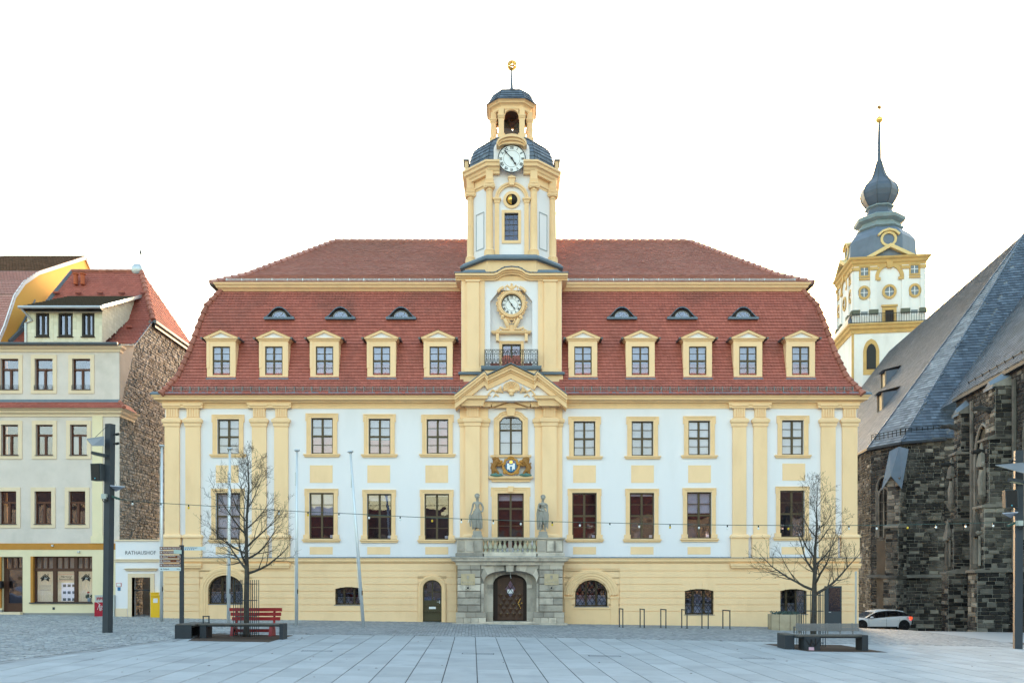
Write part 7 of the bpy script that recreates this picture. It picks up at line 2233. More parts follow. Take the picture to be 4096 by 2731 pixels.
b.sweep([(0, TW_), (0, 0), (TW_, 0), (TW_, TW_)], [(-.3,zc0-.1),(.05,zc0-.1),(.1,zc0+.25),(.25,zc0+.4),(.3,zc0+.6),(.5,zc0+.75),(.55,zc1),(-.3,zc1)])
tb(b, O_, ex, ey, 'main_cornice', OCH)
def tower_face(o, u, v, door):
    pil = [(0,.95),(2.25,3.05),(4.85,5.65),(TW_-.95,TW_)] if True else []
    pil = [(0,.55),(1.75,2.5),(5.1,5.85),(TW_-.55,TW_)]
    for a, c in pil:
        tb(MB().box(a, c, -.12, 0, zg1, zc0), o, u, v, 'pilaster', CWH)
        tb(MB().box(a-.08, c+.08, -.22, 0, zc0-.45, zc0-.1), o, u, v, 'capital', OCH)
        tb(MB().box(a-.1, c+.1, -.25, 0, ZT(1262), ZT(1243)), o, u, v, 'pilaster_base', mat('mossy_stone', (.12,.13,.10), .95, .3, 2))
    for cx_ in (1.15, TW_-1.15):
        z0, z1 = ZT(1105), ZT(1070)
        f = tb(MB().sweep([(cx_-.4, z0), (cx_-.4, z1), (cx_+.4, z1), (cx_+.4, z0)], [(0,0),(0,.1),(-.2,.1),(-.2,0)], 'xz', 0, closed=True).box(cx_-.6, cx_+.6, -.12, 0, z0-.5, z0-.3), o, u, v, 'window', OCH)
        tb(MB().box(cx_-.4, cx_+.4, -.02, .0, z0, z1), o, u, v, 'pane', GLASS_DK, f)
        tb(MB().box(cx_-.03, cx_+.03, -.04, -.021, z0, z1).box(cx_-.4, cx_+.4, -.04, -.021, (z0+z1)/2-.03, (z0+z1)/2+.03), o, u, v, 'glazing_bars', DIAL, f)
        for nm_, zz in (('low', ZT(1262)),):
            tb(MB().box(cx_-.35, cx_+.35, -.02, 0, ZT(1262), ZT(1248)), o, u, v, 'pane', GLASS_DK, f)
    for cx_ in (1.12, 3.8, TW_-1.12):
        zc_ = ZT(1173); rx, rz = (.42, .52) if cx_ != 3.8 else (.5, .55)
        pts = [(cx_+rx*math.cos(R(a)), zc_+rz*math.sin(R(a))) for a in range(360, 0, -20)]
        f = tb(MB().sweep(pts, [(0,0),(0,.12),(-.26,.12),(-.26,0)], 'xz', 0, closed=True), o, u, v, 'oval_window', OCH)
        tb(MB().prism(pts, -.02, .01), o, u, v, 'pane', GLASS_DK, f)
        tb(MB().box(cx_-.03, cx_+.03, -.05, -.021, zc_-rz, zc_+rz).box(cx_-rx, cx_+rx, -.05, -.021, zc_-.03, zc_+.03), o, u, v, 'glazing_bars', DIAL, f)
    zi = ZT(1116)
    arc = arch_pts(3.8, 1.15, zi, 1.2, 14)
    b = MB().sweep(arc, [(0,0),(0,.16),(-.38,.16),(-.38,0)], 'xz', 0)
    b.box(2.3, 2.85, -.2, 0, zi-.3, zi); b.box(4.75, 5.3, -.2, 0, zi-.3, zi); b.prism([(3.55, zi+1.0), (4.05, zi+1.0), (4.15, zi+1.75), (3.45, zi+1.75)], -.26, 0)
    tb(b, o, u, v, 'blind_arch', OCH)
    # pediment
    zr = zc1-.02; za = ZT(987)
    b = MB()
    for s_ in (-1, 1):
        b.prism([(3.8+s_*2.6, zr), (3.8, za), (3.8, za-.42), (3.8+s_*1.85, zr)], -.6, .4)
    tb(b, o, u, v, 'pediment', mat('pale_ochre', (.66,.50,.24), .85, .1, 1))
    tb(MB().prism([(2.0, zr), (5.6, zr), (3.8, za-.4)], -.1, 1.2), o, u, v, 'pediment_field', SLATE)
    if door:
        b = MB().sweep([(3.35, zg1), (3.35, ZT(1246)), (4.25, ZT(1246)), (4.25, zg1)], [(0,0),(0,.1),(-.3,.1),(-.3,0)], 'xz', 0); b.box(2.95, 4.65, -.2, 0, ZT(1240)+.2, ZT(1240)+.4)
        f = tb(b, o, u, v, 'gallery_door', OCH); tb(MB().box(3.35, 4.25, -.03, .01, zg1, ZT(1246)), o, u, v, 'door_leaf', OAK2, f)
GLASS_DK = mat('dark_far_glass', (.10,.12,.14), .15, .1, 2, spec=.6)
tower_face(O_, ex, ey, True)
tower_face(O_+ey*TW_, -ey, ex, False)
# gallery railing
b = MB()
for z in (.1, 1.05): b.bar((-.55, -.5, zg1+z), (TW_+.5, -.5, zg1+z), .06)
for k in range(34): b.bar((-.55+k*(TW_+1.05)/33, -.5, zg1), (-.55+k*(TW_+1.05)/33, -.5, zg1+1.05), .035)
tb(b, O_, ex, ey, 'gallery_railing', IRON)
# slate skirt and little volute on the left
b = MB().rings([[(-.6,.0,zg1),(-.1,.0,zg1),(-.1,TW_+3,zg1),(-.6,TW_+3,zg1)],[(-.55,.2,zg1+.6),(-.05,.2,zg1+.6),(-.05,TW_+2.6,zg1+.6),(-.45,TW_+2.6,zg1+.6)],[(-.2,.6,zg1+1.3),(0,.6,zg1+1.3),(0,TW_+1,zg1+1.3),(-.1,TW_+1,zg1+1.3)]])
tb(b, O_, ex, ey, 'slate_skirt', SLATE)
# gothic window of the lower storey
gx0, gx1, gz0, gz1 = 1.35, 2.35, ZT(1480), ZT(1378)
def gpts(cx_, hw, z0, z1):
    sp = z1-hw*1.7
    l = [(cx_-hw, z0)]+[(cx_-hw*math.sqrt(max(0,1-(k/6)**1.6)), sp+(z1-sp)*k/6) for k in range(7)]
    return l+[(2*cx_-x, z) for x, z in l[::-1][1:]]
b = MB().prism(gpts(1.85, .85, gz0-.6, gz1+.55), -.16, 0); f = tb(b, O_+ex*0, ex, ey, 'gothic_window', OCH)
tb(MB().prism(gpts(1.85, .5, gz0, gz1), -.19, -.16), O_, ex, ey, 'opening', BLACK, f)
# dome, collars, onion, spire
Oc = O_+ex*(TW_/2)+ey*(TW_/2)
ZC = lambda py: wz(py, Oc.y)
ang = R(22.5)-math.atan2(AX.x, AX.y)
def oct_lathe(prof, name, m, n=8):
    b = MB().lathe(prof, (Oc.x, Oc.y, 0), n, ang); return b.build(name, m, CT)
oct_lathe([(4.05,zc1-.05),(3.95,zc1+.4),(3.8,ZC(985)),(3.35,ZC(962)),(2.85,ZC(946)),(2.3,ZC(934))], 'dome', SLATE)
b = MB()
b.box(-.3, TW_+.3, -.3, TW_+.3, zc1, zc1+.08); tb(b, O_, ex, ey, 'dome_skirt', SLATE)
PAT = mat('pale_copper', (.20,.26,.28), .6, .2, 2)
oct_lathe([(2.3,ZC(938)),(2.6,ZC(930)),(2.6,ZC(924)),(2.3,ZC(920)),(2.25,ZC(908)),(2.75,ZC(900)),(2.85,ZC(888)),(2.4,ZC(879)),(1.9,ZC(874))], 'collar', PAT)
oct_lathe([(1.9,ZC(876)),(1.5,ZC(860)),(1.35,ZC(846)),(1.35,ZC(840))], 'neck', SLATE)
oct_lathe([(1.35,ZC(842)),(1.6,ZC(838)),(1.6,ZC(834)),(1.3,ZC(832))], 'neck_ring', PAT)
on = [(1.25,835),(1.6,818),(1.9,800),(2.05,780),(2.0,765),(1.8,750),(1.4,735),(1.0,720),(.75,705),(.55,685),(.4,665),(.25,645),(.21,634),(.18,560),(.12,490)]
oo = oct_lathe([(r_, ZC(p_)) for r_, p_ in on], 'onion_spire', SLATE)
b = MB()
for i in range(8):
    a = ang+2*math.pi*i/8
    b.tube([(Oc.x+r_*1.01*math.cos(a), Oc.y+r_*1.01*math.sin(a), ZC(p_)) for r_, p_ in on[:12]], .05, 4)
b.build('spire_ribs', mat('dark_lead', (.06,.075,.09), .5, .1, 3), CT)
b = MB(); b.blob((Oc.x, Oc.y, ZC(480)), .38, 14, 10); shade_auto(b.build('gilded_ball', GOLD, CT))
zs_ = ZC(430)
b = MB().tube([(Oc.x, Oc.y, ZC(470)), (Oc.x, Oc.y, zs_)], .03, 4)
for k in range(8):
    a = R(45*k+(0)); L = .72 if k % 2 == 0 else .5
    b.tube([(Oc.x, Oc.y, zs_), (Oc.x+L*math.sin(a), Oc.y, zs_+L*math.cos(a))], [.10,.012], 4)
b.blob((Oc.x, Oc.y, zs_), .15, 8, 6)
b.build('star', mat('old_gold', (.35,.20,.06), .4, .1, 4, metal=.6), CT)
# round dormers of the dome
for (o, u, v) in ((O_, ex, ey), (O_+ey*TW_, -ey, ex)):
    cz_ = ZT(960); pts = [(3.8+.62*math.cos(R(a)), cz_+.62*math.sin(R(a))) for a in range(360, 0, -24)]
    b = MB().sweep(pts, [(0,-1.2),(0,.12),(-.25,.12),(-.25,-1.2)], 'xz', .25, closed=True); b.sweep([(2.75, cz_+.35), (3.2, cz_+.75), (3.8, cz_+.92), (4.4, cz_+.75), (4.85, cz_+.35)], [(0,-1.0),(0,.3),(-.22,.3),(-.22,-1.0)], 'xz', .25)
    f = tb(b, o, u, v, 'round_dormer', MATS['pale_ochre']); tb(MB().prism(pts, .3, .4), o, u, v, 'dark_opening', BLACK, f)
# ================================================================ street furniture
# ---- trees
BARK = mat('dark_bark', (.060,.052,.045), .95, .3, 9, stain=(.10,.105,.085), stain_amt=.5, stain_scale=5, bump=.6, bscale=40)
TWIG = mat('twig_bark', (.050,.038,.030), .9, .2, 6)
def tree(px, Y, h_px_top, seed, label, spread, zb_first, fork, lean=0.0, bud=0):
    rng = random.Random(seed)
    x = wx(px, Y); zg = g(x, Y); zt = wz(h_px_top, Y); Ht = zt-zg
    t = thing('bare_tree', label, 'tree', (x, Y, zg))
    def pt(k, amp=.05): return Vector((x+lean*k+rng.uniform(-amp,amp)*k, Y+rng.uniform(-amp,amp)*k, zg+Ht*k))
    ks = [0,.015,.06,.2,.33,.45,.58,.7,.82,.92,1]
    tp = [pt(k) for k in ks]
    tr = [.155,.125,.105,.098,.088,.066,.048,.034,.022,.013,.004]
    MB().tube(tp, tr, 9).build('trunk', BARK, t, smooth_=True)
    b = MB(); fine = MB()
    def trunk_at(k):
        for i in range(len(ks)-1):
            if k <= ks[i+1]:
                f = (k-ks[i])/(ks[i+1]-ks[i]); return tp[i].lerp(tp[i+1], f), tr[i]+(tr[i+1]-tr[i])*f
        return tp[-1], tr[-1]
    def branch(p, d, L, r, depth, up):
        n = 7 if depth == 0 else (5 if depth == 1 else 4)
        pts, rs = [p], [r]
        q = p.copy(); dd = d.normalized()
        for i in range(n):
            dd = (dd+Vector((rng.uniform(-1,1), rng.uniform(-1,1), rng.uniform(-1,1)))*(.13 if depth < 2 else .24)+Vector((0,0,up))*.16).normalized()
            q = q+dd*L/n; pts.append(q.copy()); rs.append(max(.0035, r*(1-.86*(i+1)/n)))
        (b if depth < 2 else fine).tube(pts, rs, 6 if depth == 0 else (4 if depth == 1 else 3), cap=False)
        if depth < 3:
            cnt = (8, 4, 2)[depth] if L > .30 else 2
            if depth == 0: cnt = int(3+L*3.6)
            for c in range(cnt):
                f = rng.uniform(.22, .99) if depth else .16+.82*(c+rng.random())/cnt
                i = min(n-1, int(f*n)); s = pts[i].lerp(pts[i+1], f*n-i)
                ax = (pts[i+1]-pts[i]).normalized()
                side = ax.cross(Vector((rng.uniform(-1,1), rng.uniform(-1,1), rng.uniform(-1,1)))).normalized()
                nd = (ax*rng.uniform(.45,.9)+side*rng.uniform(.5,.95)+Vector((0,0,.15))).normalized()
                branch(s, nd, L*(.20+.30*(1-f))*rng.uniform(.7,1.25)+(.10 if depth else .14), max(.0045, rs[i]*rng.uniform(.38,.55)), depth+1, .25)
    nb = fork
    for i in range(nb):
        f = (i/(nb-1))**1.15
        k = zb_first+(.985-zb_first)*f
        p, r = trunk_at(k)
        a = i*2.4+rng.uniform(-.4,.4)
        L = spread*(1-f)**.85*rng.uniform(.75,1.1)+.22
        el = rng.uniform(.15,.45) if f < .18 else rng.uniform(.6,1.1)
        d = Vector((math.cos(a), math.sin(a)*.8, el))
        branch(p, d, L, min(r*.62, .048*(1-f)+.010), 0, .55 if f < .2 else .8)
    cr = b.build('crown', BARK, t)
    fine.build('twigs', TWIG, cr)
    if bud:
        s = MB()
        for _ in range(bud):
            v = rng.choice(fine.v); s.blob(v, (.012,.012,.03), 4, 3)
        s.build('dry_leaves', mat('dry_leaf', (.10,.05,.025), .9, .3, 10), cr, kind='stuff')
    return t
Y1 = ground_at(985, 2545)
tree(985, Y1, 1795, 11, 'bare young tree with steel guard in front of the left wing, behind the red bench', 2.3, .335, 20, .05, 40)
Y2 = 29.9
tree(3252, Y2, 1922, 23, 'bare young tree with steel guard in front of the right wing, by the slatted bench', 2.25, .31, 17, .16, 60)
def tree_guard(px, Y, top, label, w):
    x = wx(px, Y); z0 = g(x, Y); z1 = wz(top, Y)
    o = None
    t = thing('tree_guard', label, 'tree guard', (x, Y, z0), 'steel tree guards')
    r = w/2
    rods = []
    for s in (-1, 1):
        for k in range(5): rods.append((x+s*(r-.045*k), Y+(-.2+.1*k)*(s if x > 0 else -s)))
    rods += [(x-.07, Y-r*.95), (x+.12, Y+r*.9), (x+.17, Y-r*.85)]
    first = None
    for (a, c) in rods:
        if first is None: first = MB().tube([(a, c, z0), (a, c, z1)], .013, 6).build('rod', STEEL, t); f0 = (a, c)
        else: dup(first, (a-f0[0], c-f0[1], 0))
    for k in (.06, .36, .64, .93):
        z = z0+(z1-z0)*k
        MB().tube([(x+r*math.cos(R(a)), Y+r*math.sin(R(a))*.9, z) for a in range(0, 361, 20)], .009, 5, cap=False).build('ring', STEEL, t)
    return t
tree_guard(985, Y1, 2318, 'tall steel rod guard around the left bare tree', .78)
tree_guard(3244, Y2, 2363, 'tall steel rod guard around the right bare tree', .86)
def pit(corners, label):
    pts = []
    for px, py in corners:
        Y = ground_at(px, py); pts.append((wx(px, Y), Y))
    b = MB(); n = len(pts)
    b.add([(x, y, g(x, y)+.006) for x, y in pts], [tuple(range(n))])
    return b.build('tree_pit', GRATE, None, kind='structure', label=label)
pit([(752,2562),(1075,2567),(1173,2540),(812,2533)], 'brown tree pit under the left tree')
pit([(3052,2574),(3232,2604),(3552,2608),(3362,2578)], 'brown tree pit under the right tree')
b = MB(); rng = random.Random(77)
for _ in range(90):
    px, py = rng.choice(((rng.uniform(1400,3000), rng.uniform(2500,2548)), (rng.uniform(700,1250), rng.uniform(2530,2566)), (rng.uniform(100,4000), rng.uniform(2560,2720))))
    Y = ground_at(px, py); xx = wx(px, Y); z = g(xx, Y)+.012; a = rng.uniform(0,6.28); s = rng.uniform(.02,.05)
    b.add([(xx+s*math.cos(a), Y+s*math.sin(a), z), (xx-s*.5*math.sin(a), Y+s*.5*math.cos(a), z+.012), (xx-s*math.cos(a), Y-s*math.sin(a), z), (xx+s*.5*math.sin(a), Y-s*.5*math.cos(a), z+.008)], [(0,1,2,3)])
b.build('fallen_leaves', mat('brown_leaf', (.13,.07,.03), .9, .3, 8), None, kind='stuff')

# ---- benches around the trees
WOODG = mat('weathered_bench_wood', (.125,.115,.105), .9, .2, 5, island=.1, stretch=.4)
def planks(b_parent, x0, x1, y0, y1, z, n, name='seat_plank', along_x=True, th=.045):
    for k in range(n):
        if along_x:
            w = (y1-y0)/n; MB().box(x0, x1, y0+w*k+.006, y0+w*(k+1)-.006, z-th, z).build(name, WOODG, b_parent)
        else:
            w = (x1-x0)/n; MB().box(x0+w*k+.006, x0+w*(k+1)-.006, y0, y1, z-th, z).build(name, WOODG, b_parent)
Yb = 29.25
bx0, bx1, bx2, bx3 = wx(699,Yb), wx(765,Yb), wx(800,Yb), wx(1126,Yb)
zg = g(bx1, Yb); zs = zg+.50
BSTEEL = mat('dark_bench_steel', (.032,.038,.046), .55, .1, 2, spec=.3)
BL = thing('corner_bench', 'dark steel and timber corner bench without back, in front of the red bench', 'bench', ((bx0+bx3)/2, Yb, zg))
b = MB().box(bx0, bx1, Yb-.0, Yb+.05, zg, zs-.03); b.box(bx0, bx0+.05, Yb+.05, Yb+1.5, zg, zs-.03); b.box(bx0, bx1, Yb+1.45, Yb+1.5, zg, zs-.03); b.box(bx0+.05, bx1, Yb+.05, Yb+1.45, zs-.12, zs-.06)
b.build('end_box', BSTEEL, BL)
planks(BL, bx0+.01, bx1+.12, Yb+.02, Yb+1.5, zs, 4, along_x=False)
b = MB().box(bx2-.1, bx2+.12, Yb+.25, Yb+.85, zg-.02, zs-.05); b.build('leg', BSTEEL, BL)
b = MB().box(bx3-.13, bx3, Yb+.2, Yb+.75, g(bx3,Yb)-.02, zs-.0); b.build('leg', BSTEEL, BL)
b = MB().box(bx2-.12, bx3-.13, Yb+.3, Yb+.7, zs-.10, zs-.05); b.build('seat_rail', STEEL, BL)
planks(BL, bx2-.15, bx3-.135, Yb+.22, Yb+.74, zs, 4)
b = MB(); ax_ = wx(813, Yb+.5)
for p, q in (((0,0),(0,.25)),((.2,0),(.2,.25)),((-.02,.25),(.22,.25))): b.bar((ax_+p[0], Yb+.5, zs+p[1]), (ax_+q[0], Yb+.5, zs+q[1]), .035)
b.build('armrest', STEEL, BL)
# right bench with slatted back
Yb = 28.1
cx0, cx1, cx2, cx3, cx4 = wx(3131,Yb+.5), wx(3190,Yb), wx(3216,Yb), wx(3279,Yb), wx(3473,Yb)
zg = g(cx3, Yb); zs = zg+.50
BR_ = thing('slatted_back_bench', 'dark steel bench with slatted metal backrest and pink sticker, under the right tree', 'bench', ((cx0+cx4)/2, Yb, zg))
b = MB().box(cx0, cx1-.02, Yb+.25, Yb+.30, zg-.02, zs-.02); b.box(cx0, cx0+.05, Yb+.3, Yb+1.1, zg-.02, zs-.02); b.box(cx1-.07, cx1-.02, Yb+.3, Yb+1.1, zg-.02, zs-.02); b.box(cx0+.05, cx1-.07, Yb+.3, Yb+1.1, zs-.1, zs-.05)
b.build('end_box', BSTEEL, BR_)
planks(BR_, cx0, cx1-.02, Yb+.25, Yb+1.1, zs+.02, 4)
b = MB().box(cx2, cx3, Yb-.05, Yb-.0, zg-.02, zs-.05); b.box(cx3-.05, cx3, Yb, Yb+.55, zg-.02, zs-.05); b.box(cx2, cx2+.05, Yb, Yb+.55, zg-.02, zs-.05)
bb = b.build('front_box', BSTEEL, BR_)
MB().box(wx(3233,Yb), wx(3254,Yb), Yb-.056, Yb-.05, wz(2600,Yb), wz(2586,Yb)).build('pink_sticker', mat('sticker_pink', (.7,.45,.55), .6, .08, 20), bb)
b = MB()
for p, q in (((.02,.4),(.2,.15)),((.2,.15),(.22,.38)),((.22,.38),(.34,.12)),((.36,.40),(.36,.16)),((.36,.16),(.5,.38))): b.bar((cx2+p[0], Yb-.055, zg+p[1]), (cx2+q[0], Yb-.055, zg+q[1]), .045, .006)
b.build('black_scrawl', BLACK, bb)
planks(BR_, cx1, cx4-.14, Yb+.0, Yb+.55, zs+.0, 4)
b = MB().box(cx1, cx4-.14, Yb+.08, Yb+.45, zs-.1, zs-.05); b.build('seat_rail', STEEL, BR_)
MB().box(cx4-.20, cx4, Yb+.0, Yb+.55, g(cx4,Yb)-.02, zs).build('leg', BSTEEL, BR_)
BG = mat('bench_grey_metal', (.20,.205,.215), .45, .08, 4, metal=.4)
sx0, sx1 = wx(3184,Yb+.62), wx(3436,Yb+.62)
z0s, z1s = zs+.13, wz(2494,Yb+.62)
for k in range(6):
    z = z0s+(z1s-z0s)*k/5; MB().box(sx0, sx1, Yb+.59+.012*k, Yb+.625+.012*k, z-.022, z+.014).build('back_slat', BG, BR_)
pr = None
for px in (3195, 3311, 3361, 3411):
    xx = wx(px, Yb+.65)
    if pr is None: pr = MB().bar((xx, Yb+.62, zs-.1), (xx, Yb+.72, z1s+.02), .035).build('back_post', BG, BR_); p0 = xx
    else: dup(pr, (xx-p0, 0, 0))
b = MB(); ax_ = wx(3176, Yb+.9)
for p, q in (((0,0),(0,.22)),((.2,0),(.2,.22)),((-.02,.22),(.5,.22))): b.bar((ax_+p[0], Yb+.9, zs+p[1]), (ax_+q[0], Yb+.9, zs+q[1]), .035)
b.build('armrest', BG, BR_)
# ---- red bench
REDB = mat('red_bench_paint', (.30,.012,.014), .45, .1, 4, spec=.5)
Yr = 31.0
RB = thing('red_bench', 'red painted wooden park bench behind the left tree', 'bench', (wx(1020,Yr), Yr, g(-9.4,Yr)))
zg = g(-9.4, Yr)
rx0, rx1 = wx(903,Yr), wx(1118,Yr)
for k in range(3): MB().box(rx0+.02+.04*(2-k), rx1-.04*(2-k), Yr+.38-.03*k, Yr+.42-.03*k, wz(2482-18.5*k,Yr)-.0, wz(2470-18.5*k,Yr)+.02).build('back_slat', REDB, RB)
for k in range(4): MB().box(wx(895,Yr), wx(1139,Yr), Yr-.12+.115*k, Yr-.02+.115*k, wz(2497,Yr)-.03, wz(2497,Yr)+.02).build('seat_plank', REDB, RB)
MB().box(wx(930,Yr), wx(1086,Yr), Yr+.1, Yr+.15, wz(2527,Yr), wz(2515,Yr)).build('stretcher', REDB, RB)
for px in (930, 1084):
    xx = wx(px, Yr)
    b = MB().bar((xx, Yr+.42, wz(2497,Yr)), (xx, Yr+.46, wz(2431,Yr)), .07, .06)
    b.build('back_post', REDB, RB)
    b = MB()
    b.add([(xx-.05, Yr-.16, zg), (xx+.05, Yr-.16, zg), (xx+.05, Yr+.46, zg), (xx-.05, Yr+.46, zg), (xx-.05, Yr-.04, wz(2500,Yr)), (xx+.05, Yr-.04, wz(2500,Yr)), (xx+.05, Yr+.36, wz(2500,Yr)), (xx-.05, Yr+.36, wz(2500,Yr))], [(0,1,5,4),(1,2,6,5),(2,3,7,6),(3,0,4,7),(4,5,6,7)])
    b.build('leg', REDB, RB)
# ---- lamp columns
def lamp_column(px_b, px_t, py_b, py_t, label, mirror=False):
    Y = ground_at(px_b, py_b); x = wx(px_b, Y); zg = g(x, Y); zt = wz(py_t, Y); xt = wx(px_t, Y)
    t = thing('lamp_column', label, 'street lamp', (x, Y, zg), 'anthracite lamp columns')
    sc_ = Y/FPX; s = -1 if mirror else 1
    rot = R(18)
    u, v = Vector((math.cos(rot), -math.sin(rot), 0)), Vector((math.sin(rot), math.cos(rot), 0))
    c0, c1 = Vector((x, Y, zg-.02)), Vector((xt, Y, zt))
    w = .125
    MB().obox((c0+c1)/2, u*w, v*w, (c1-c0)/2).build('column', STEEL, t)
    H_ = zt-zg
    def q(fx, fz, dy=0): return Vector((x+(xt-x)*(fz/H_)+fx, Y+dy, zg+fz))
    zf = lambda d: H_-d*sc_
    # big reflector plate, tilted
    z = zf(78)
    pl = MB(); a = [q(-.82, z+.19, -.35), q(-.15, z+.19, .35), q(.18, z-.22, .45), q(-.22, z-.22, -.55)]
    a = [q(-.85, z+.16, -.05), q(-.05, z+.20, -.35), q(.15, z-.20, -.75), q(-.30, z-.20, -.75)]
    pl.add(a+[p+Vector((0,0,.025)) for p in a], [(3,2,1,0),(4,5,6,7),(0,1,5,4),(1,2,6,5),(2,3,7,6),(3,0,4,7)]); pl.build('reflector', BG, t)
    MB().tube([q(-.02, H_-.06, -.13), a[0].lerp(a[1], .45)], .008, 4).build('stay', STEEL, t)
    z = zf(125)
    b = MB().obox(q(-.25, z, -.3), Vector((.24,0,-.05)), Vector((0,.12,0)), Vector((.01,0,.055))); hd = b.build('lamp_head', STEEL, t)
    MB().obox(q(-.25, z-.07, -.3), Vector((.18,0,-.04)), Vector((0,.09,0)), Vector((0,0,.008))).build('diffuser', mat('lamp_diffuser', (.5,.5,.35), .4, .05, 5), hd)
    z = zf(194)
    b = MB().obox(q(-.35, z, -.12), Vector((.21,-.04,0)), Vector((.03,.15,0)), Vector((-.012,0,.31))); sp = b.build('loudspeaker', mat('speaker_case', (.05,.058,.066), .6, .1, 4), t)
    MB().obox(q(-.39, z, -.285), Vector((.165,-.033,0)), Vector((0,.006,0)), Vector((-.012,0,.285))).build('speaker_grille', BLACK, sp)
    MB().lathe([(.025,0),(.025,.012)], q(-.4, z-.24, -.29), 8, 0, 'y').build('badge', mat('badge_blue', (.05,.35,.5), .4, .05, 4), sp)
    MB().bar(q(-.14, z+.22, 0), q(-.2, z+.2, -.1), .05).bar(q(-.14, z-.1, 0), q(-.2, z-.1, -.1), .05).build('speaker_bracket', STEEL, t)
    z = zf(258)
    a = [q(.12*s, z+.08, -.2), q(.62*s, z+.05, -.1), q(.12*s, z-.08, .25)]
    b = MB(); b.add(a+[p+Vector((0,0,.03)) for p in a], [(0,2,1),(3,4,5),(0,1,4,3),(1,2,5,4),(2,0,3,5)]); b.build('small_reflector', mat('pale_reflector', (.42,.46,.56), .4, .05, 3), t)
    MB().tube([q(.12*s, z+.5, 0), q(.33*s, z+.07, -.1)], .006, 4).build('stay', STEEL, t)
    z = zf(291)
    MB().obox(q(-.08, z, -.2), Vector((.085,0,0)), Vector((0,.09,0)), Vector((0,0,.09))).build('junction_box', mat('pale_box', (.42,.46,.43), .6, .1, 5), t)
    MB().tube([q(-.05+.10*math.cos(R(k)), z-.11+.1*math.sin(R(k)), -.22) for k in range(0, 361, 40)], .016, 5).build('cable_loop', BLACK, t)
    MB().obox(q(.27*s, z-.03, -.05), Vector((.14*s,0,-.05)), Vector((0,.05,0)), Vector((0,0,.04))).build('anchor_bracket', mat('green_bracket', (.03,.08,.07), .5, .1, 5), t)
    for d in (41, 78):
        zz = zf(d); sx = 1
        b = MB().tube([q(.12*sx*s, zz, 0), q(.25*sx*s, zz, 0)], .018, 5); b.tube([q(.22*sx*s, zz, 0), q(.33*sx*s, zz+.01, -.03)], .05, 8); b.build('spotlight', IRON, t)
    return t, q(.2*s, zf(298), -.1)
L1, a1 = lamp_column(430, 441, 2529, 1696, 'anthracite lamp column with loudspeaker in front of the beige house')
L2, a2 = lamp_column(4071, 4074, 2593, 1802, 'anthracite lamp column with loudspeaker at the right edge, in front of the church', True)
# ---- string lights
SLT_ = thing('string_lights', 'string of white and yellow festoon bulbs hung between the two lamp columns', 'string lights', (0, 31, 5))
pts = [(462,1995),(600,2009),(792,2020),(1157,2043),(1390,2053),(1633,2066),(1874,2075),(2115,2083),(2463,2091),(2697,2096),(2926,2099),(3200,2101),(3490,2100),(3821,2093),(4058,2087)]
def cable_at(px):
    for (xa, ya), (xb, yb__) in zip(pts, pts[1:]):
        if xa <= px <= xb:
            f = (px-xa)/(xb-xa); py = ya+(yb__-ya)*f; break
    Y = a1.y+(a2.y-a1.y)*(px-462)/(4058-462)
    return P(px, py, Y)
MB().tube([cable_at(462+(4058-462)*k/60) for k in range(61)], .011, 5).build('cable', mat('green_cable', (.05,.09,.08), .6, .1, 4), SLT_)
BW = mat('white_bulb', (.8,.83,.85), .2, .05, 5, spec=.6); BYL = mat('yellow_bulb', (.75,.50,.02), .25, .05, 5, spec=.6)
sock = None
px = 530; k = 0; SP_ = {}
while px < 4040:
    c = cable_at(px)
    m_ = BYL if k % 4 == 2 else BW
    if m_ not in SP_:
        s = MB().lathe([(.022,-.005),(.026,-.075)][::-1], c, 8).build('bulb_socket', IRON, SLT_)
        bl = MB(); bl.blob(c+Vector((0,0,-.115)), (.036,.036,.048), 8, 6); shade_auto(bl.build('bulb', m_, s)); SP_[m_] = (s, c)
    else: dup(SP_[m_][0], c-SP_[m_][1])
    px += 119+random.uniform(-9,9); k += 1
# ---- flagpoles
POLE = mat('white_flagpole', (.62,.66,.70), .35, .05, 4, metal=.3, spec=.5)
def flagpole(px_b, py_b, px_t, py_t, label, Y=None):
    Y = Y or ground_at(px_b, py_b); p0 = Vector((wx(px_b,Y), Y, g(wx(px_b,Y),Y))); p1 = P(px_t, py_t, Y)
    t = thing('flagpole', label, 'flagpole', p0, 'flagpoles along the left wing')
    MB().tube([p0-Vector((0,0,.02)), p0.lerp(p1,.5), p1], [.078,.066,.048], 12).build('pole', POLE, t, smooth_=True)
    d = (p1-p0).normalized()
    MB().tube([p1-d*.02, p1+d*.03, p1+d*.08], [.06,.14,.12], 10).build('finial', GALV, t)
    q = p1-d*1.25; MB().bar(q+Vector((-.055,-.04,.3)), q+Vector((-.055,-.04,-.3)), .035).build('cleat', GALV, t)
    MB().tube([p1-d*.1+Vector((-.06,-.04,0)), p0+d*1.2+Vector((-.09,-.05,0))], .006, 4).build('halyard', DIAL, t)
    q = p0+d*1.5; MB().bar(q+Vector((.07,-.06,.1)), q+Vector((.07,-.06,-.1)), .03).build('hook', IRON, t)
flagpole(646,2484,648,1786,'white flagpole at the left corner of the town hall, beside the yellow post box')
flagpole(914,2501,920,1797,'white flagpole in front of the left arched window, behind the red bench')
flagpole(1186,2499,1188,1804,'upright white flagpole between the bare tree and the leaning flagpole')
flagpole(1454,2506,1402,1810,'white flagpole leaning to the left')
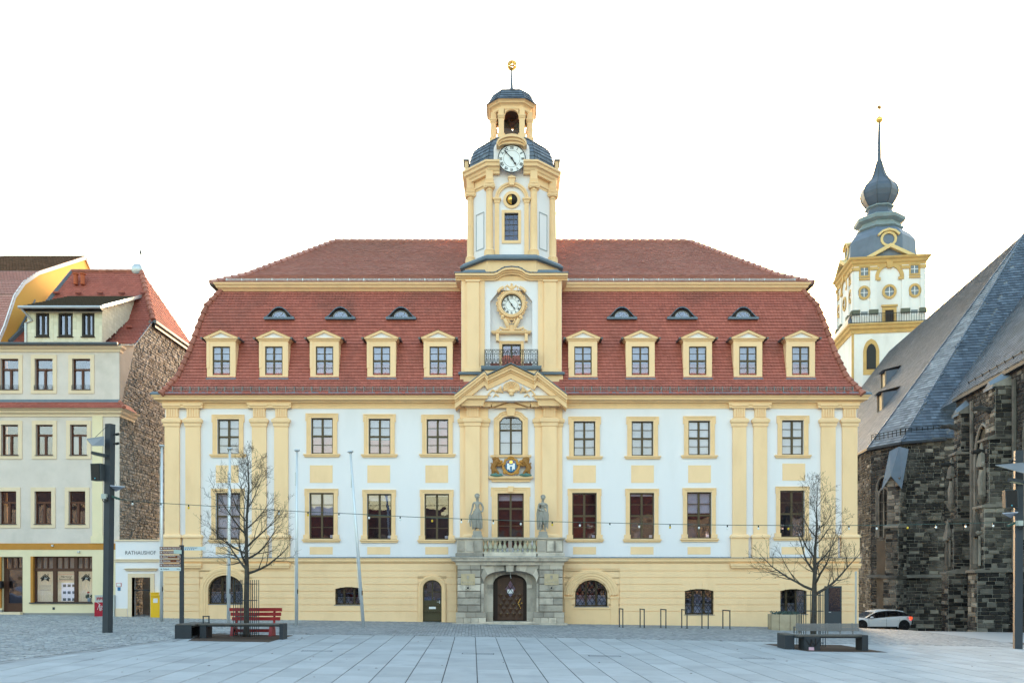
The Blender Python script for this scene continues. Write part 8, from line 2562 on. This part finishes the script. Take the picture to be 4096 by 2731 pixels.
# ---- signpost
Ys = ground_at(727, 2497)
xs_ = wx(727, Ys)
SPO = thing('signpost', 'dark signpost with five brown and two pale direction plates, left of the left tree', 'signpost', (xs_, Ys, g(xs_,Ys)))
MB().box(xs_-.085, xs_+.085, Ys-.05, Ys+.05, g(xs_,Ys)-.02, wz(2179,Ys)).build('post', STEEL, SPO)
BRN = mat('sign_brown', (.16,.048,.02), .5, .05, 4); PALE = mat('sign_pale_blue', (.58,.66,.70), .5, .04, 4)
sg = [(2185.5,2198.5,'Kloster Sankt Claren','0,1 km',BRN),(2202,2215.5,'Novalis-Gedenkstätte','0,3 km',BRN),(2219,2232.5,'Schloss Neu-Augustusburg\nStadtarchiv','0,5 km\n0,5 km',BRN),(2235.5,2249,'Geleitshaus','0,2 km',BRN),(2252.5,2266,'Heinrich-Schütz-Haus','0,2 km',BRN),(2267.5,2282,'Stadtpark','0,6 km',PALE)]
xa_, xb_ = wx(641,Ys), wx(725.5,Ys)
for y0, y1, tx, km, m_ in sg:
    p = MB().box(xa_, xb_, Ys-.075, Ys-.053, wz(y1,Ys), wz(y0,Ys)).build('sign_plate', m_, SPO)
    tm = DIAL if m_ is BRN else BLACK
    zc_ = wz((y0+y1)/2, Ys); sz = .085 if '\n' not in tx else .062
    text(tx, sz, tm, p, (xa_+.15, Ys-.078, zc_), align='LEFT', ext=.001, shear=.2 if '\n' not in tx else 0, sx=.8)
    text(km, sz, tm, p, (xb_-.03, Ys-.078, zc_), align='RIGHT', ext=.001, sx=.62)
    b = MB(); b.prism([(xa_+.04, zc_), (xa_+.08, zc_+.04), (xa_+.08, zc_-.04)], Ys-.08, Ys-.076); b.box(xa_+.075, xa_+.12, Ys-.08, Ys-.076, zc_-.01, zc_+.01); b.build('arrow', tm, p)
    if m_ is BRN: b = MB().sweep([(xa_+.012, wz(y1,Ys)+.012), (xa_+.012, wz(y0,Ys)-.012), (xb_-.012, wz(y0,Ys)-.012), (xb_-.012, wz(y1,Ys)+.012)], [(0,0),(0,.003),(.006,.003),(.006,0)], 'xz', Ys-.0752, closed=True); b.build('plate_border', DIAL, p)
p = MB().box(wx(736,Ys), wx(822,Ys), Ys-.011, Ys+.011, wz(2200,Ys), wz(2185.5,Ys)).build('sign_plate', PALE, SPO)
text('zu den Radwegen', .075, BLACK, p, (wx(741,Ys), Ys-.014, wz(2189.5,Ys)), align='LEFT', ext=.001, shear=.2)
b = MB()
for k in range(5): b.box(wx(741+8*k,Ys), wx(745+8*k,Ys), Ys-.016, Ys-.012, wz(2198,Ys), wz(2194.5,Ys))
b.build('pictogram', BLUE, p)
b = MB().obox(P(715,2206,Ys)+Vector((0,-.12,0)), Vector((.17,0,-.012)), Vector((0,.006,0)), Vector((.0,0,.085))); b.build('tilted_plate', mat('greenish_plate', (.45,.55,.52), .5, .05, 5), SPO)
# ---- bicycle stands
ys0 = 40.1
base = None
names = ['first bicycle stand, beside the right arched window', 'second bicycle stand from the right arched window', 'third bicycle stand, half way along the row', 'fourth bicycle stand, at the left edge of the grilled window', 'fifth bicycle stand, in front of the grilled window', 'last bicycle stand of the row, towards the stone planter']
for k, (px, wpx) in enumerate(zip((2479,2562,2645,2729,2810,2894), (9,11,14,14,17,19))):
    x = wx(px, ys0); z0 = g(x, ys0); hgt = .87
    x2 = wx(px+wpx, ys0+.0); 
    t = thing('bicycle_stand', names[k], 'bicycle stand', (x, ys0, z0), 'bicycle stands along the right wing')
    dyk = -.12
    b = MB(); A0, B0 = Vector((x, ys0+.12, z0)), Vector((x2, ys0-.30, g(x2,ys0)))
    b.bar(A0, A0+UPZ*hgt, .045); b.bar(B0, B0+UPZ*hgt, .045); b.bar(A0+UPZ*hgt-(B0-A0).normalized()*.022, B0+UPZ*hgt+(B0-A0).normalized()*.022, .045)
    b.build('hoop', STEEL, t)
    for q in (A0, B0): MB().box(q.x-.06, q.x+.06, q.y-.06, q.y+.06, q.z-.01, q.z+.008).build('foot_plate', STEEL, t)
# ---- planter, information pillar, thin post
Yp = ground_at(3160, 2521)
xp0, xp1 = wx(3095,Yp), wx(3226,Yp); zg = g((xp0+xp1)/2, Yp); zt = wz(2457,Yp)
PLN = mat('travertine', (.42,.35,.25), .9, .15, 2.5, stain=(.28,.22,.15), stain_amt=.5, stain_scale=1.6, bump=.3)
PT = thing('stone_planter', 'round beige stone planter with winter greenery against the right wing', 'planter', ((xp0+xp1)/2, Yp+.7, zg))
rr_ = (xp1-xp0)/2
b = MB().lathe([(rr_*.97,zg-.02),(rr_*.98,zg+.05),(rr_,zg+.12),(rr_,zt),(rr_*.86,zt),(rr_*.86,zt-.1)], ((xp0+xp1)/2, Yp+rr_, 0), 10, R(18)); b.build('bowl', PLN, PT)
b = MB()
for k in range(10):
    a = R(18+36*k); b.bar(((xp0+xp1)/2+rr_*1.005*math.cos(a), Yp+rr_+rr_*1.005*math.sin(a), zg), ((xp0+xp1)/2+rr_*1.005*math.cos(a), Yp+rr_+rr_*1.005*math.sin(a), zt), .02)
b.build('joints', mat('planter_joint', (.2,.16,.11), .9, .1, 4), PT)
b = MB(); rng = random.Random(5)
for _ in range(420):
    a = rng.uniform(0,6.28); r_ = rr_*.86*math.sqrt(rng.random()); c = Vector(((xp0+xp1)/2+r_*math.cos(a), Yp+rr_+r_*math.sin(a), zt-.05+rng.uniform(0,.14))); d = Vector((rng.uniform(-1,1), rng.uniform(-1,1), rng.uniform(.1,1))).normalized()*.09; s = d.cross(Vector((rng.uniform(-1,1),rng.uniform(-1,1),.3))).normalized()*.025
    b.quad(c, c+d*.5+s, c+d, c+d*.5-s)
b.build('greenery', mat('blue_green_leaf', (.06,.10,.095), .7, .3, 9), PT, kind='stuff')
Yi_ = 39.4
ix0_, ix1_ = wx(3303,Yi_), wx(3367,Yi_); zg = g(ix0_, Yi_)
IP = thing('information_pillar', 'dark grey information pillar with black screen near the right corner of the town hall', 'information pillar', ((ix0_+ix1_)/2, Yi_, zg))
MB().box(ix0_, ix1_, Yi_, Yi_+.18, zg, wz(2343,Yi_)).build('body', STEEL, IP)
MB().box(wx(3315,Yi_), wx(3361,Yi_), Yi_-.008, Yi_+.002, wz(2443,Yi_), wz(2349,Yi_)).build('screen', mat('black_screen', (.012,.01,.02), .12, .3, 3, spec=.5), IP)
MB().box(wx(3315,Yi_), wx(3324,Yi_), Yi_-.006, Yi_, wz(2447.5,Yi_), wz(2446,Yi_)).build('small_print', DIAL, IP)
Yt = 40.0; xt_ = wx(3423.5,Yt)
b = thing('thin_post', 'thin pale steel post at the right corner of the town hall before the car', 'post', (xt_, Yt, g(xt_,Yt)))
MB().tube([(xt_, Yt, g(xt_,Yt)-.02), (xt_+.0, Yt, wz(2290,Yt))], .045, 8).build('pole', GALV, b)
MB().lathe([(.055,0),(.055,.05),(.02,.08)], (xt_, Yt, wz(2290,Yt)), 8).build('cap', GALV, b)

# ---- white car on the side street
Yc = 51.6
def cz(h): return h
CAR = thing('parked_car', 'small white hatchback with lit tail light beside the church', 'car', (wx(3545,Yc), Yc+.85, g(wx(3545,Yc),Yc)))
WPT = mat('white_car_paint', (.72,.74,.76), .25, .02, 2, spec=.6)
TYRE = mat('tyre_rubber', (.012,.012,.013), .85, .1, 8)
CGL = glass('car_glass', .30, tint=(.25,.32,.36), wav=.02)
zgc = g(wx(3600,Yc), Yc)-.0
Xr = wx(3653,Yc); Lc = 4.02                       # rear end, nose towards the left
def cx(s): return Xr-Lc+s*Lc                       # s = 0 nose .. 1 tail
SCZ = 1.0
def cs(x, y): return (x+18)/2028, (1020-y)/502      # side view: (x, y) of a measured drawing to (s, height)
sec = [(0,.34,.46,.55,.58,.50),(.02,.26,.52,.70,.72,.58),(.07,.20,.58,.80,.81,.64),(.15,.17,.64,.84,.85,.70),(.26,.16,.68,.85,.86,.74),(.35,.16,.70,.85,.87,.745),(.55,.16,.74,.85,.87,.79),(.75,.16,.79,.86,.87,.84),(.88,.17,.82,.85,.86,.86),(.95,.22,.80,.80,.81,.85),(.985,.30,.72,.74,.75,.78),(1.0,.40,.60,.67,.68,.66)]
b = MB(); rr = []
for s, zl, zb, wl, wb, zt in sec:
    X_ = cx(s); yc_ = Yc+.86
    prof_ = [(-wl*.9,zl),(-wl,zl+.07),(-wb,(zl+zb)*.52),(-wb,zb-.05),(-wb*.96,zb),(-wb*.86,zt),(wb*.86,zt),(wb*.96,zb),(wb,zb-.05),(wb,(zl+zb)*.52),(wl,zl+.07),(wl*.9,zl)]
    rr.append([(X_, yc_+w, zgc+z) for w, z in prof_])
b.rings(rr)
body = shade_auto(b.build('body', WPT, CAR))
cab = [(.425,1.115,.64),(.50,1.185,.66),(.58,1.215,.66),(.65,1.23,.66),(.75,1.215,.65),(.82,1.195,.64),(.885,1.15,.60)]
ro = MB(); rr = []
for s, z, w in cab: rr.append([(cx(s), Yc+.86-w-.03, zgc+z-.055), (cx(s), Yc+.86-w*.9, zgc+z), (cx(s), Yc+.86+w*.9, zgc+z), (cx(s), Yc+.86+w+.03, zgc+z-.055)])
ro.rings(rr); roofo = shade_auto(ro.build('roof', WPT, CAR))
ro = MB(); ro.add([(cx(.87), Yc+.3, zgc+1.15), (cx(.91), Yc+.36, zgc+1.10), (cx(.91), Yc+1.36, zgc+1.10), (cx(.87), Yc+1.42, zgc+1.15), (cx(.87), Yc+.3, zgc+1.09), (cx(.91), Yc+.36, zgc+1.07), (cx(.91), Yc+1.36, zgc+1.07), (cx(.87), Yc+1.42, zgc+1.09)], [(0,1,2,3),(7,6,5,4),(0,4,5,1),(1,5,6,2)]); ro.build('spoiler', WPT, roofo)
def gp(x, y, o=0):
    s, z = cs(x, y); return Vector((cx(s), Yc+.86-(.835-(z-.74)/.45*.165)+o, zgc+z))
b = MB(); b.add([gp(*p, .012) for p in ((560,655),(700,560),(880,478),(1050,445),(1300,425),(1560,432),(1700,470),(1800,520),(1900,590),(1640,585),(1200,612),(800,660))], [tuple(range(12))]); b.build('pillars', BLACK, CAR)
for nm, pts_ in (('front_window',((800,655),(745,600),(900,508),(1030,472),(1175,458),(1165,622))),('rear_window',((1240,608),(1245,456),(1540,458),(1585,575))),('quarter_window',((1640,572),(1590,470),(1700,495),(1785,530)))):
    q = MB(); q.add([gp(*p) for p in pts_], [tuple(range(len(pts_)))]); q.build(nm, CGL, CAR)
def gsheet(s0, z0, w0, s1, z1, w1, nm, m_):
    q = MB(); q.add([(cx(s0), Yc+.86-w0, zgc+z0), (cx(s0), Yc+.86+w0, zgc+z0), (cx(s1), Yc+.86+w1, zgc+z1), (cx(s1), Yc+.86-w1, zgc+z1)], [(0,1,2,3)]); return q.build(nm, m_, CAR)
gsheet(.262,.745,.74,.43,1.10,.63,'windscreen',CGL); gsheet(.965,.84,.68,.895,1.09,.58,'rear_screen',BLACK)
q = MB()
for p0, p1 in (((545,655),(700,560)),((700,560),(880,475)),((880,475),(1050,440)),((1050,440),(1300,418)),((1300,418),(1560,424)),((1560,424),(1730,462))): q.bar(gp(*p0,-.004), gp(*p1,-.004), .055, .03)
q.build('roof_rail', WPT, CAR)
for s in (.226, .864):
    X_ = cx(s)
    w = MB().lathe([(.33,-.02),(.34,.012)], (X_, Yc+.86-.862, zgc+.30*SCZ), 20, 0, 'y').build('wheel_arch', BLACK, CAR)
    ty = MB().lathe([(.17,.0),(.30,.0),(.315,.04),(.315,.17),(.30,.20),(.17,.20)][::-1], (X_, Yc+.86-.68, zgc+.315*SCZ), 22, 0, 'y').build('wheel', TYRE, CAR)
    rm = MB()
    for k in range(8):
        a = 2*math.pi*k/8; rm.bar((X_, Yc-.005, zgc+.315*SCZ), (X_+.2*math.cos(a), Yc-.005, zgc+.315*SCZ+.2*math.sin(a)), .045, .02)
    rm.lathe([(.06,0),(.05,.03)], (X_, Yc+.0, zgc+.315*SCZ), 10, 0, 'y'); rm.build('rim', mat('dull_black_rim', (.04,.042,.045), .4, .1, 4, metal=.4), ty)
    ty2 = MB().lathe([(.17,.0),(.30,.0),(.315,.04),(.315,.17),(.30,.20),(.17,.20)][::-1], (X_, Yc+.86+.85, zgc+.315*SCZ), 16, 0, 'y').build('wheel', TYRE, CAR)
LIT = mat('lit_tail_light', (.6,.02,.01), .3, .02, 3, emit=(1,.06,.02), emit_s=.35)
q = MB(); q.add([(cx(.945), Yc+.03, zgc+.82), (cx(.992), Yc+.12, zgc+.80), (cx(1.0), Yc+.18, zgc+.70), (cx(.975), Yc+.09, zgc+.61), (cx(.955), Yc+.03, zgc+.72)], [(0,1,2,3,4)])
q.add([p+Vector((.012,-.03,0)) for p in q.v], [(4,3,2,1,0)]); tl = q.build('tail_light', LIT, CAR)
q = MB(); q.bar((cx(.905), Yc+.005, zgc+.77), (cx(.95), Yc+.01, zgc+.74), .05, .02); q.build('tail_light_tip', mat('dark_red_lens', (.12,.01,.01), .3, .05, 3), tl)
q = MB().box(cx(.97), cx(1.0), Yc+.25, Yc+1.4, zgc+.26, zgc+.36); q.build('bumper_insert', mat('dark_red_lens', (.12,.01,.01), .3, .05, 3), CAR)
q = MB()
for s in (.332, .598, .80): q.bar((cx(s), Yc-.012, zgc+.22), (cx(s-.005), Yc-.012, zgc+.70), .012, .006)
q.build('door_seam', mat('seam_grey', (.12,.12,.125), .6, .05, 4), CAR)
q = MB(); 
for s in (.55, .785): q.bar((cx(s-.03), Yc-.018, zgc+.61), (cx(s+.03), Yc-.018, zgc+.615), .03, .02)
q.build('door_handle', WPT, CAR)
q = MB(); q.blob((cx(.37), Yc-.06, zgc+.77), (.11,.09,.07), 9, 6); shade_auto(q.build('wing_mirror', WPT, CAR))
q = MB().box(cx(.24), cx(.76), Yc+.01, Yc+.05, zgc+.15, zgc+.22); q.build('sill_trim', BLACK, CAR)
q = MB().box(cx(.1), cx(.93), Yc+.1, Yc+1.6, zgc+.14, zgc+.3); q.build('underbody', BLACK, CAR)
q = MB(); q.add([(cx(.33), Yc+.25, zgc+.72), (cx(.85), Yc+.25, zgc+.72), (cx(.85), Yc+1.5, zgc+.72), (cx(.33), Yc+1.5, zgc+.72)], [(0,1,2,3)]); q.build('cabin_floor', BLACK, CAR)

# ---- statues on the balcony
def skin_figure(name, m, parent, origin, verts, edges):
    me = bpy.data.meshes.new(name)
    me.from_pydata([Vector(v[:3]) for v in verts], edges, [])
    me.materials.append(m)
    o = link(name, me, parent, origin)
    md = o.modifiers.new('skin', 'SKIN'); md.use_smooth_shade = True; md.branch_smoothing = .4
    for i, v in enumerate(verts):
        sv = me.skin_vertices[0].data[i]; sv.radius = (v[3], v[4] if len(v) > 4 else v[3]); sv.use_root = (i == 0)
    s = o.modifiers.new('smooth', 'SUBSURF'); s.levels = 2; s.render_levels = 2
    return o
def statue(px, py_foot, py_top, label, female):
    Y = YPo+.22; x = wx(px, Y); z0 = wz(py_foot, Y); hgt = wz(py_top, Y)-z0
    k = hgt/1.80
    zr = wz(2149.5, YPo)+.0
    zr = max(ztop+.0, zr)
    t = thing('statue', label, 'statue', (x, Y, zr))
    b = MB().box(x-.25, x+.25, Y-.22, Y+.22, zr-.02, zr+.13); b.box(x-.21, x+.21, Y-.19, Y+.19, zr+.13, z0); b.box(x-.2, x+.2, Y-.17, Y+.17, z0, z0+.05)
    b.build('plinth', STATUE, t)
    s = 1 if female else -1
    V = [(0,0,.95,.15,.12),(0.01*s,0,1.12,.125,.10),(0,0,1.30,.165,.12),(0,0,1.44,.15,.10),(0,-.01,1.54,.052),(0,-.03,1.66,.085,.10),(0,-.03,1.74,.08,.09)]
    E = [(0,1),(1,2),(2,3),(3,4),(4,5),(5,6)]
    # legs: weight on one, the other knee forward
    V += [(-.09*s,0,.88,.11),(-.10*s,-.02,.50,.075),(-.11*s,.02,.10,.05),(-.12*s,-.12,.06,.045)]; E += [(0,7),(7,8),(8,9),(9,10)]
    V += [(.09*s,0,.88,.11),(.12*s,-.14,.52,.075),(.13*s,.0,.11,.05),(.16*s,-.13,.06,.045)]; E += [(0,11),(11,12),(12,13),(13,14)]
    if female:
        arms = [[(-.19,0,1.43,.06),(-.25,0,1.18,.05),(-.31,-.05,.94,.04),(-.34,-.07,.86,.04)], [(.20,0,1.43,.06),(.30,.02,1.20,.05),(.27,-.06,1.0,.042),(.17,-.10,.98,.04)]]
    else:
        arms = [[(-.20,0,1.42,.065),(-.26,.0,1.20,.055),(-.10,-.16,1.12,.045),(.05,-.2,1.04,.042)], [(.19,0,1.42,.065),(.22,-.05,1.18,.055),(.22,-.16,.99,.045),(.26,-.18,.90,.042)]]
    for A in arms:
        i0 = len(V); V += A; E += [(3,i0)]+[(i0+j, i0+j+1) for j in range(3)]
    V = [(v[0]*k, v[1]*k, v[2]*k+.04, *[q*k for q in v[3:]]) for v in V]
    body = skin_figure('body', STATUE, t, (x, Y, z0), V, E)
    # drapery: folds hanging from hip and shoulder
    d = MB(); rng = random.Random(px)
    O = Vector((x, Y, z0+.04))
    n = 22
    for j in range(n):
        a = 2*math.pi*j/n
        r0, r1 = .165, .20+.05*math.sin(j*2.3)
        zl = .10+.10*rng.random() if female else .30+.2*rng.random()
        if not female and -2.2 < a-math.pi*1.5 < .4 and rng.random() < .6: zl = .55
        d.tube([O+Vector((r0*math.cos(a), r0*.75*math.sin(a), 1.04))*k, O+Vector((r1*.95*math.cos(a), r1*.8*math.sin(a)-.02, .66))*k, O+Vector((r1*1.06*math.cos(a+.08), r1*.85*math.sin(a+.08), zl))*k], [.03*k,.045*k,.035*k], 6)
    d.lathe([(.15*k,O.z-z0+.55*k-.04),(.175*k,.78*k),(.165*k,1.0*k),(.13*k,1.12*k),(.12*k,1.14*k)], (x, Y, z0+.04), 14)
    if female:
        for q in range(5): d.tube([O+Vector((-.16-.03*q,-.05,.95-.03*q))*k, O+Vector((-.26,-.08,.6))*k, O+Vector((-.20+.03*q,-.05,.2))*k], [.03*k,.05*k,.03*k], 6)
    else:
        for q in range(6): d.tube([O+Vector((-.20+.01*q,.08,1.44))*k, O+Vector((-.28+.03*q,.12,.95))*k, O+Vector((-.26+.05*q,.1,.12))*k], [.04*k,.06*k,.05*k], 6)
        d.tube([O+Vector((-.2,-.08,1.46))*k, O+Vector((0,-.15,1.36))*k, O+Vector((.18,-.05,1.22))*k], [.05*k,.05*k,.04*k], 7)
        for q in range(4): d.tube([O+Vector((.05+.05*q,-.2,1.02))*k, O+Vector((.10+.05*q,-.2,.75))*k, O+Vector((.08+.05*q,-.12,.35-.06*q))*k], [.04*k,.045*k,.03*k], 6)
    shade_auto(d.build('drapery', STATUE, body))
    h = MB(); c = O+Vector((0,-.03,1.70))*k
    sx_ = 1 if not female else -1
    h.lathe([(.112*k,0),(.115*k,.05*k),(.10*k,.11*k),(.06*k,.155*k),(.02*k,.17*k)], c, 12)
    h.lathe([(.13*k,-.005),(.13*k,.012*k)], c, 12)
    for q in range(7):
        a = R(150-q*22); h.blob(c+Vector((sx_*-.12*math.cos(a)*-1, .0, .06+.13*math.sin(a)))*k, (.03*k,.03*k,.04*k), 6, 5)
    h.tube([c+Vector((sx_*-.0,.09,.02))*k, c+Vector((-.03*sx_,.12,-.12))*k, c+Vector((-.05*sx_,.10,-.28))*k], [.05*k,.05*k,.02*k], 6)
    h.build('helmet', STATUE, body)
    f = MB(); fc = O+Vector((.02*(-sx_),-.115,1.655))*k
    f.blob(fc+Vector((0,-.015,-.005))*k, (.016*k,.028*k,.03*k), 6, 5)
    for e in (-1, 1): f.blob(fc+Vector((e*.032,.005,.022))*k, (.018*k,.012*k,.009*k), 6, 4)
    f.blob(fc+Vector((0,-.0,-.05))*k, (.028*k,.014*k,.009*k), 6, 4)
    f.build('face', STATUE, body)
    if female:
        hp = O+Vector((-.35,-.08,.84))*k
        MB().tube([hp, hp+Vector((-.02,.0,-.12))*k, hp+Vector((.02,.02,-.60))*k], [.05*k,.06*k,.04*k], 8).build('quiver', STATUE, body)
        MB().bar(hp+Vector((-.05,-.06,-.25))*k, hp+Vector((-.12,-.06,-.42))*k, .05, .02).build('white_repair', DIAL, body)
    # hands: palm with separate fingers
    for (hx, hy, hz, dx) in ([(-.34,-.07,.86,0),(.17,-.10,.98,-1)] if female else [(.05,-.2,1.04,1),(.26,-.18,.90,0)]):
        hm = MB(); c = O+Vector((hx,hy,hz))*k
        dn = Vector((dx*.8, -.1, -1 if dx == 0 else -.35)).normalized(); sd = dn.cross(Vector((0,-1,0))).normalized()
        hm.blob(c+dn*.03*k, (.036*k,.03*k,.045*k), 8, 6)
        for q, L in zip((-1.5,-.5,.5,1.5), (.07,.085,.08,.06)):
            p = c+dn*.055*k+sd*q*.016*k; hm.tube([p, p+dn*L*.5*k+Vector((0,-.005,0)), p+dn*L*k+Vector((0,.012,0))], [.011*k,.010*k,.007*k], 5)
        p = c+sd*.03*k; hm.tube([p, p+sd*.025*k+dn*.03*k, p+sd*.02*k+dn*.065*k], [.013*k,.011*k,.008*k], 5)
        hm.build('hand', STATUE, body)
    return t
statue(1909, 2127, 1985, 'weathered stone statue of a helmeted woman in a long dress, left end of the balcony', True)
statue(2172, 2129, 1990, 'weathered stone statue of a helmeted figure with cloak, right end of the balcony', False)
# ================================================================ houses across the square, seen mirrored in the windows
def far_house(x0, x1, y, hw, hr, m, mr, label):
    t = thing('opposite_house', label, 'building', ((x0+x1)/2, y, 0))
    MB().box(x0, x1, y-9, y, -.6, hw).build('wall', m, t)
    b = MB(); b.add([(x0-.2, y+.4, hw-.05), (x1+.2, y+.4, hw-.05), (x1+.2, y-4.5, hr), (x0-.2, y-4.5, hr), (x0-.2, y-9.4, hw-.05), (x1+.2, y-9.4, hw-.05)], [(0,1,2,3),(3,2,5,4),(0,3,4),(1,5,2)])
    b.build('roof', mr, t)
    w0 = None; n = max(2, int((x1-x0)/2.6))
    for r in range(int(hw//3)):
        for k in range(n):
            xx = x0+(x1-x0)*(k+.5)/n; z = .9+r*3.0
            if w0 is None:
                w0 = MB().box(xx-.55, xx+.55, y-.02, y+.05, z, z+1.5).build('window', FRAME, t)
                MB().box(xx-.46, xx+.46, y+.04, y+.06, z+.09, z+1.41).build('pane', mat('far_pane', (.08,.09,.1), .15, .1, 2, spec=.6), w0); p0 = (xx, z)
            else: dup(w0, (xx-p0[0], 0, z-p0[1]))
mk = lambda nm, c: mat(nm, tuple(.45*q for q in c), .9, .1, 1)
FR = mat('far_roof', (.085,.034,.028), .85, .2, 1); FR2 = mat('far_dark_roof', (.06,.04,.035), .85, .2, 1)
far_house(-82, -31, -17, 11.5, 16.0, mk('far_cream', (.55,.48,.36)), FR2, 'cream house across the square with a red roof, mirrored in the left windows')
far_house(-31, -17, -19, 7.5, 11.0, mk('far_rose', (.42,.28,.24)), FR, 'rose house across the square with a steep red roof, mirrored in the left windows')
far_house(-17, -4, -18, 7.0, 10.8, mk('far_grey', (.45,.45,.43)), FR2, 'grey house across the square with a low red roof, mirrored in the ground floor windows')
far_house(-4, 11, -20, 9.5, 15.0, mk('far_red', (.26,.09,.07)), FR, 'red brick house across the square with a tall gable roof, mirrored in the middle windows')
far_house(11, 26, -18, 9.6, 15.0, mk('far_sand', (.50,.40,.27)), FR, 'sand coloured house across the square with a red roof, mirrored in the right windows')
far_house(26, 42, -17, 10.0, 15.5, mk('far_white', (.6,.6,.58)), FR2, 'white house across the square with a weathered roof, mirrored in the far right windows')
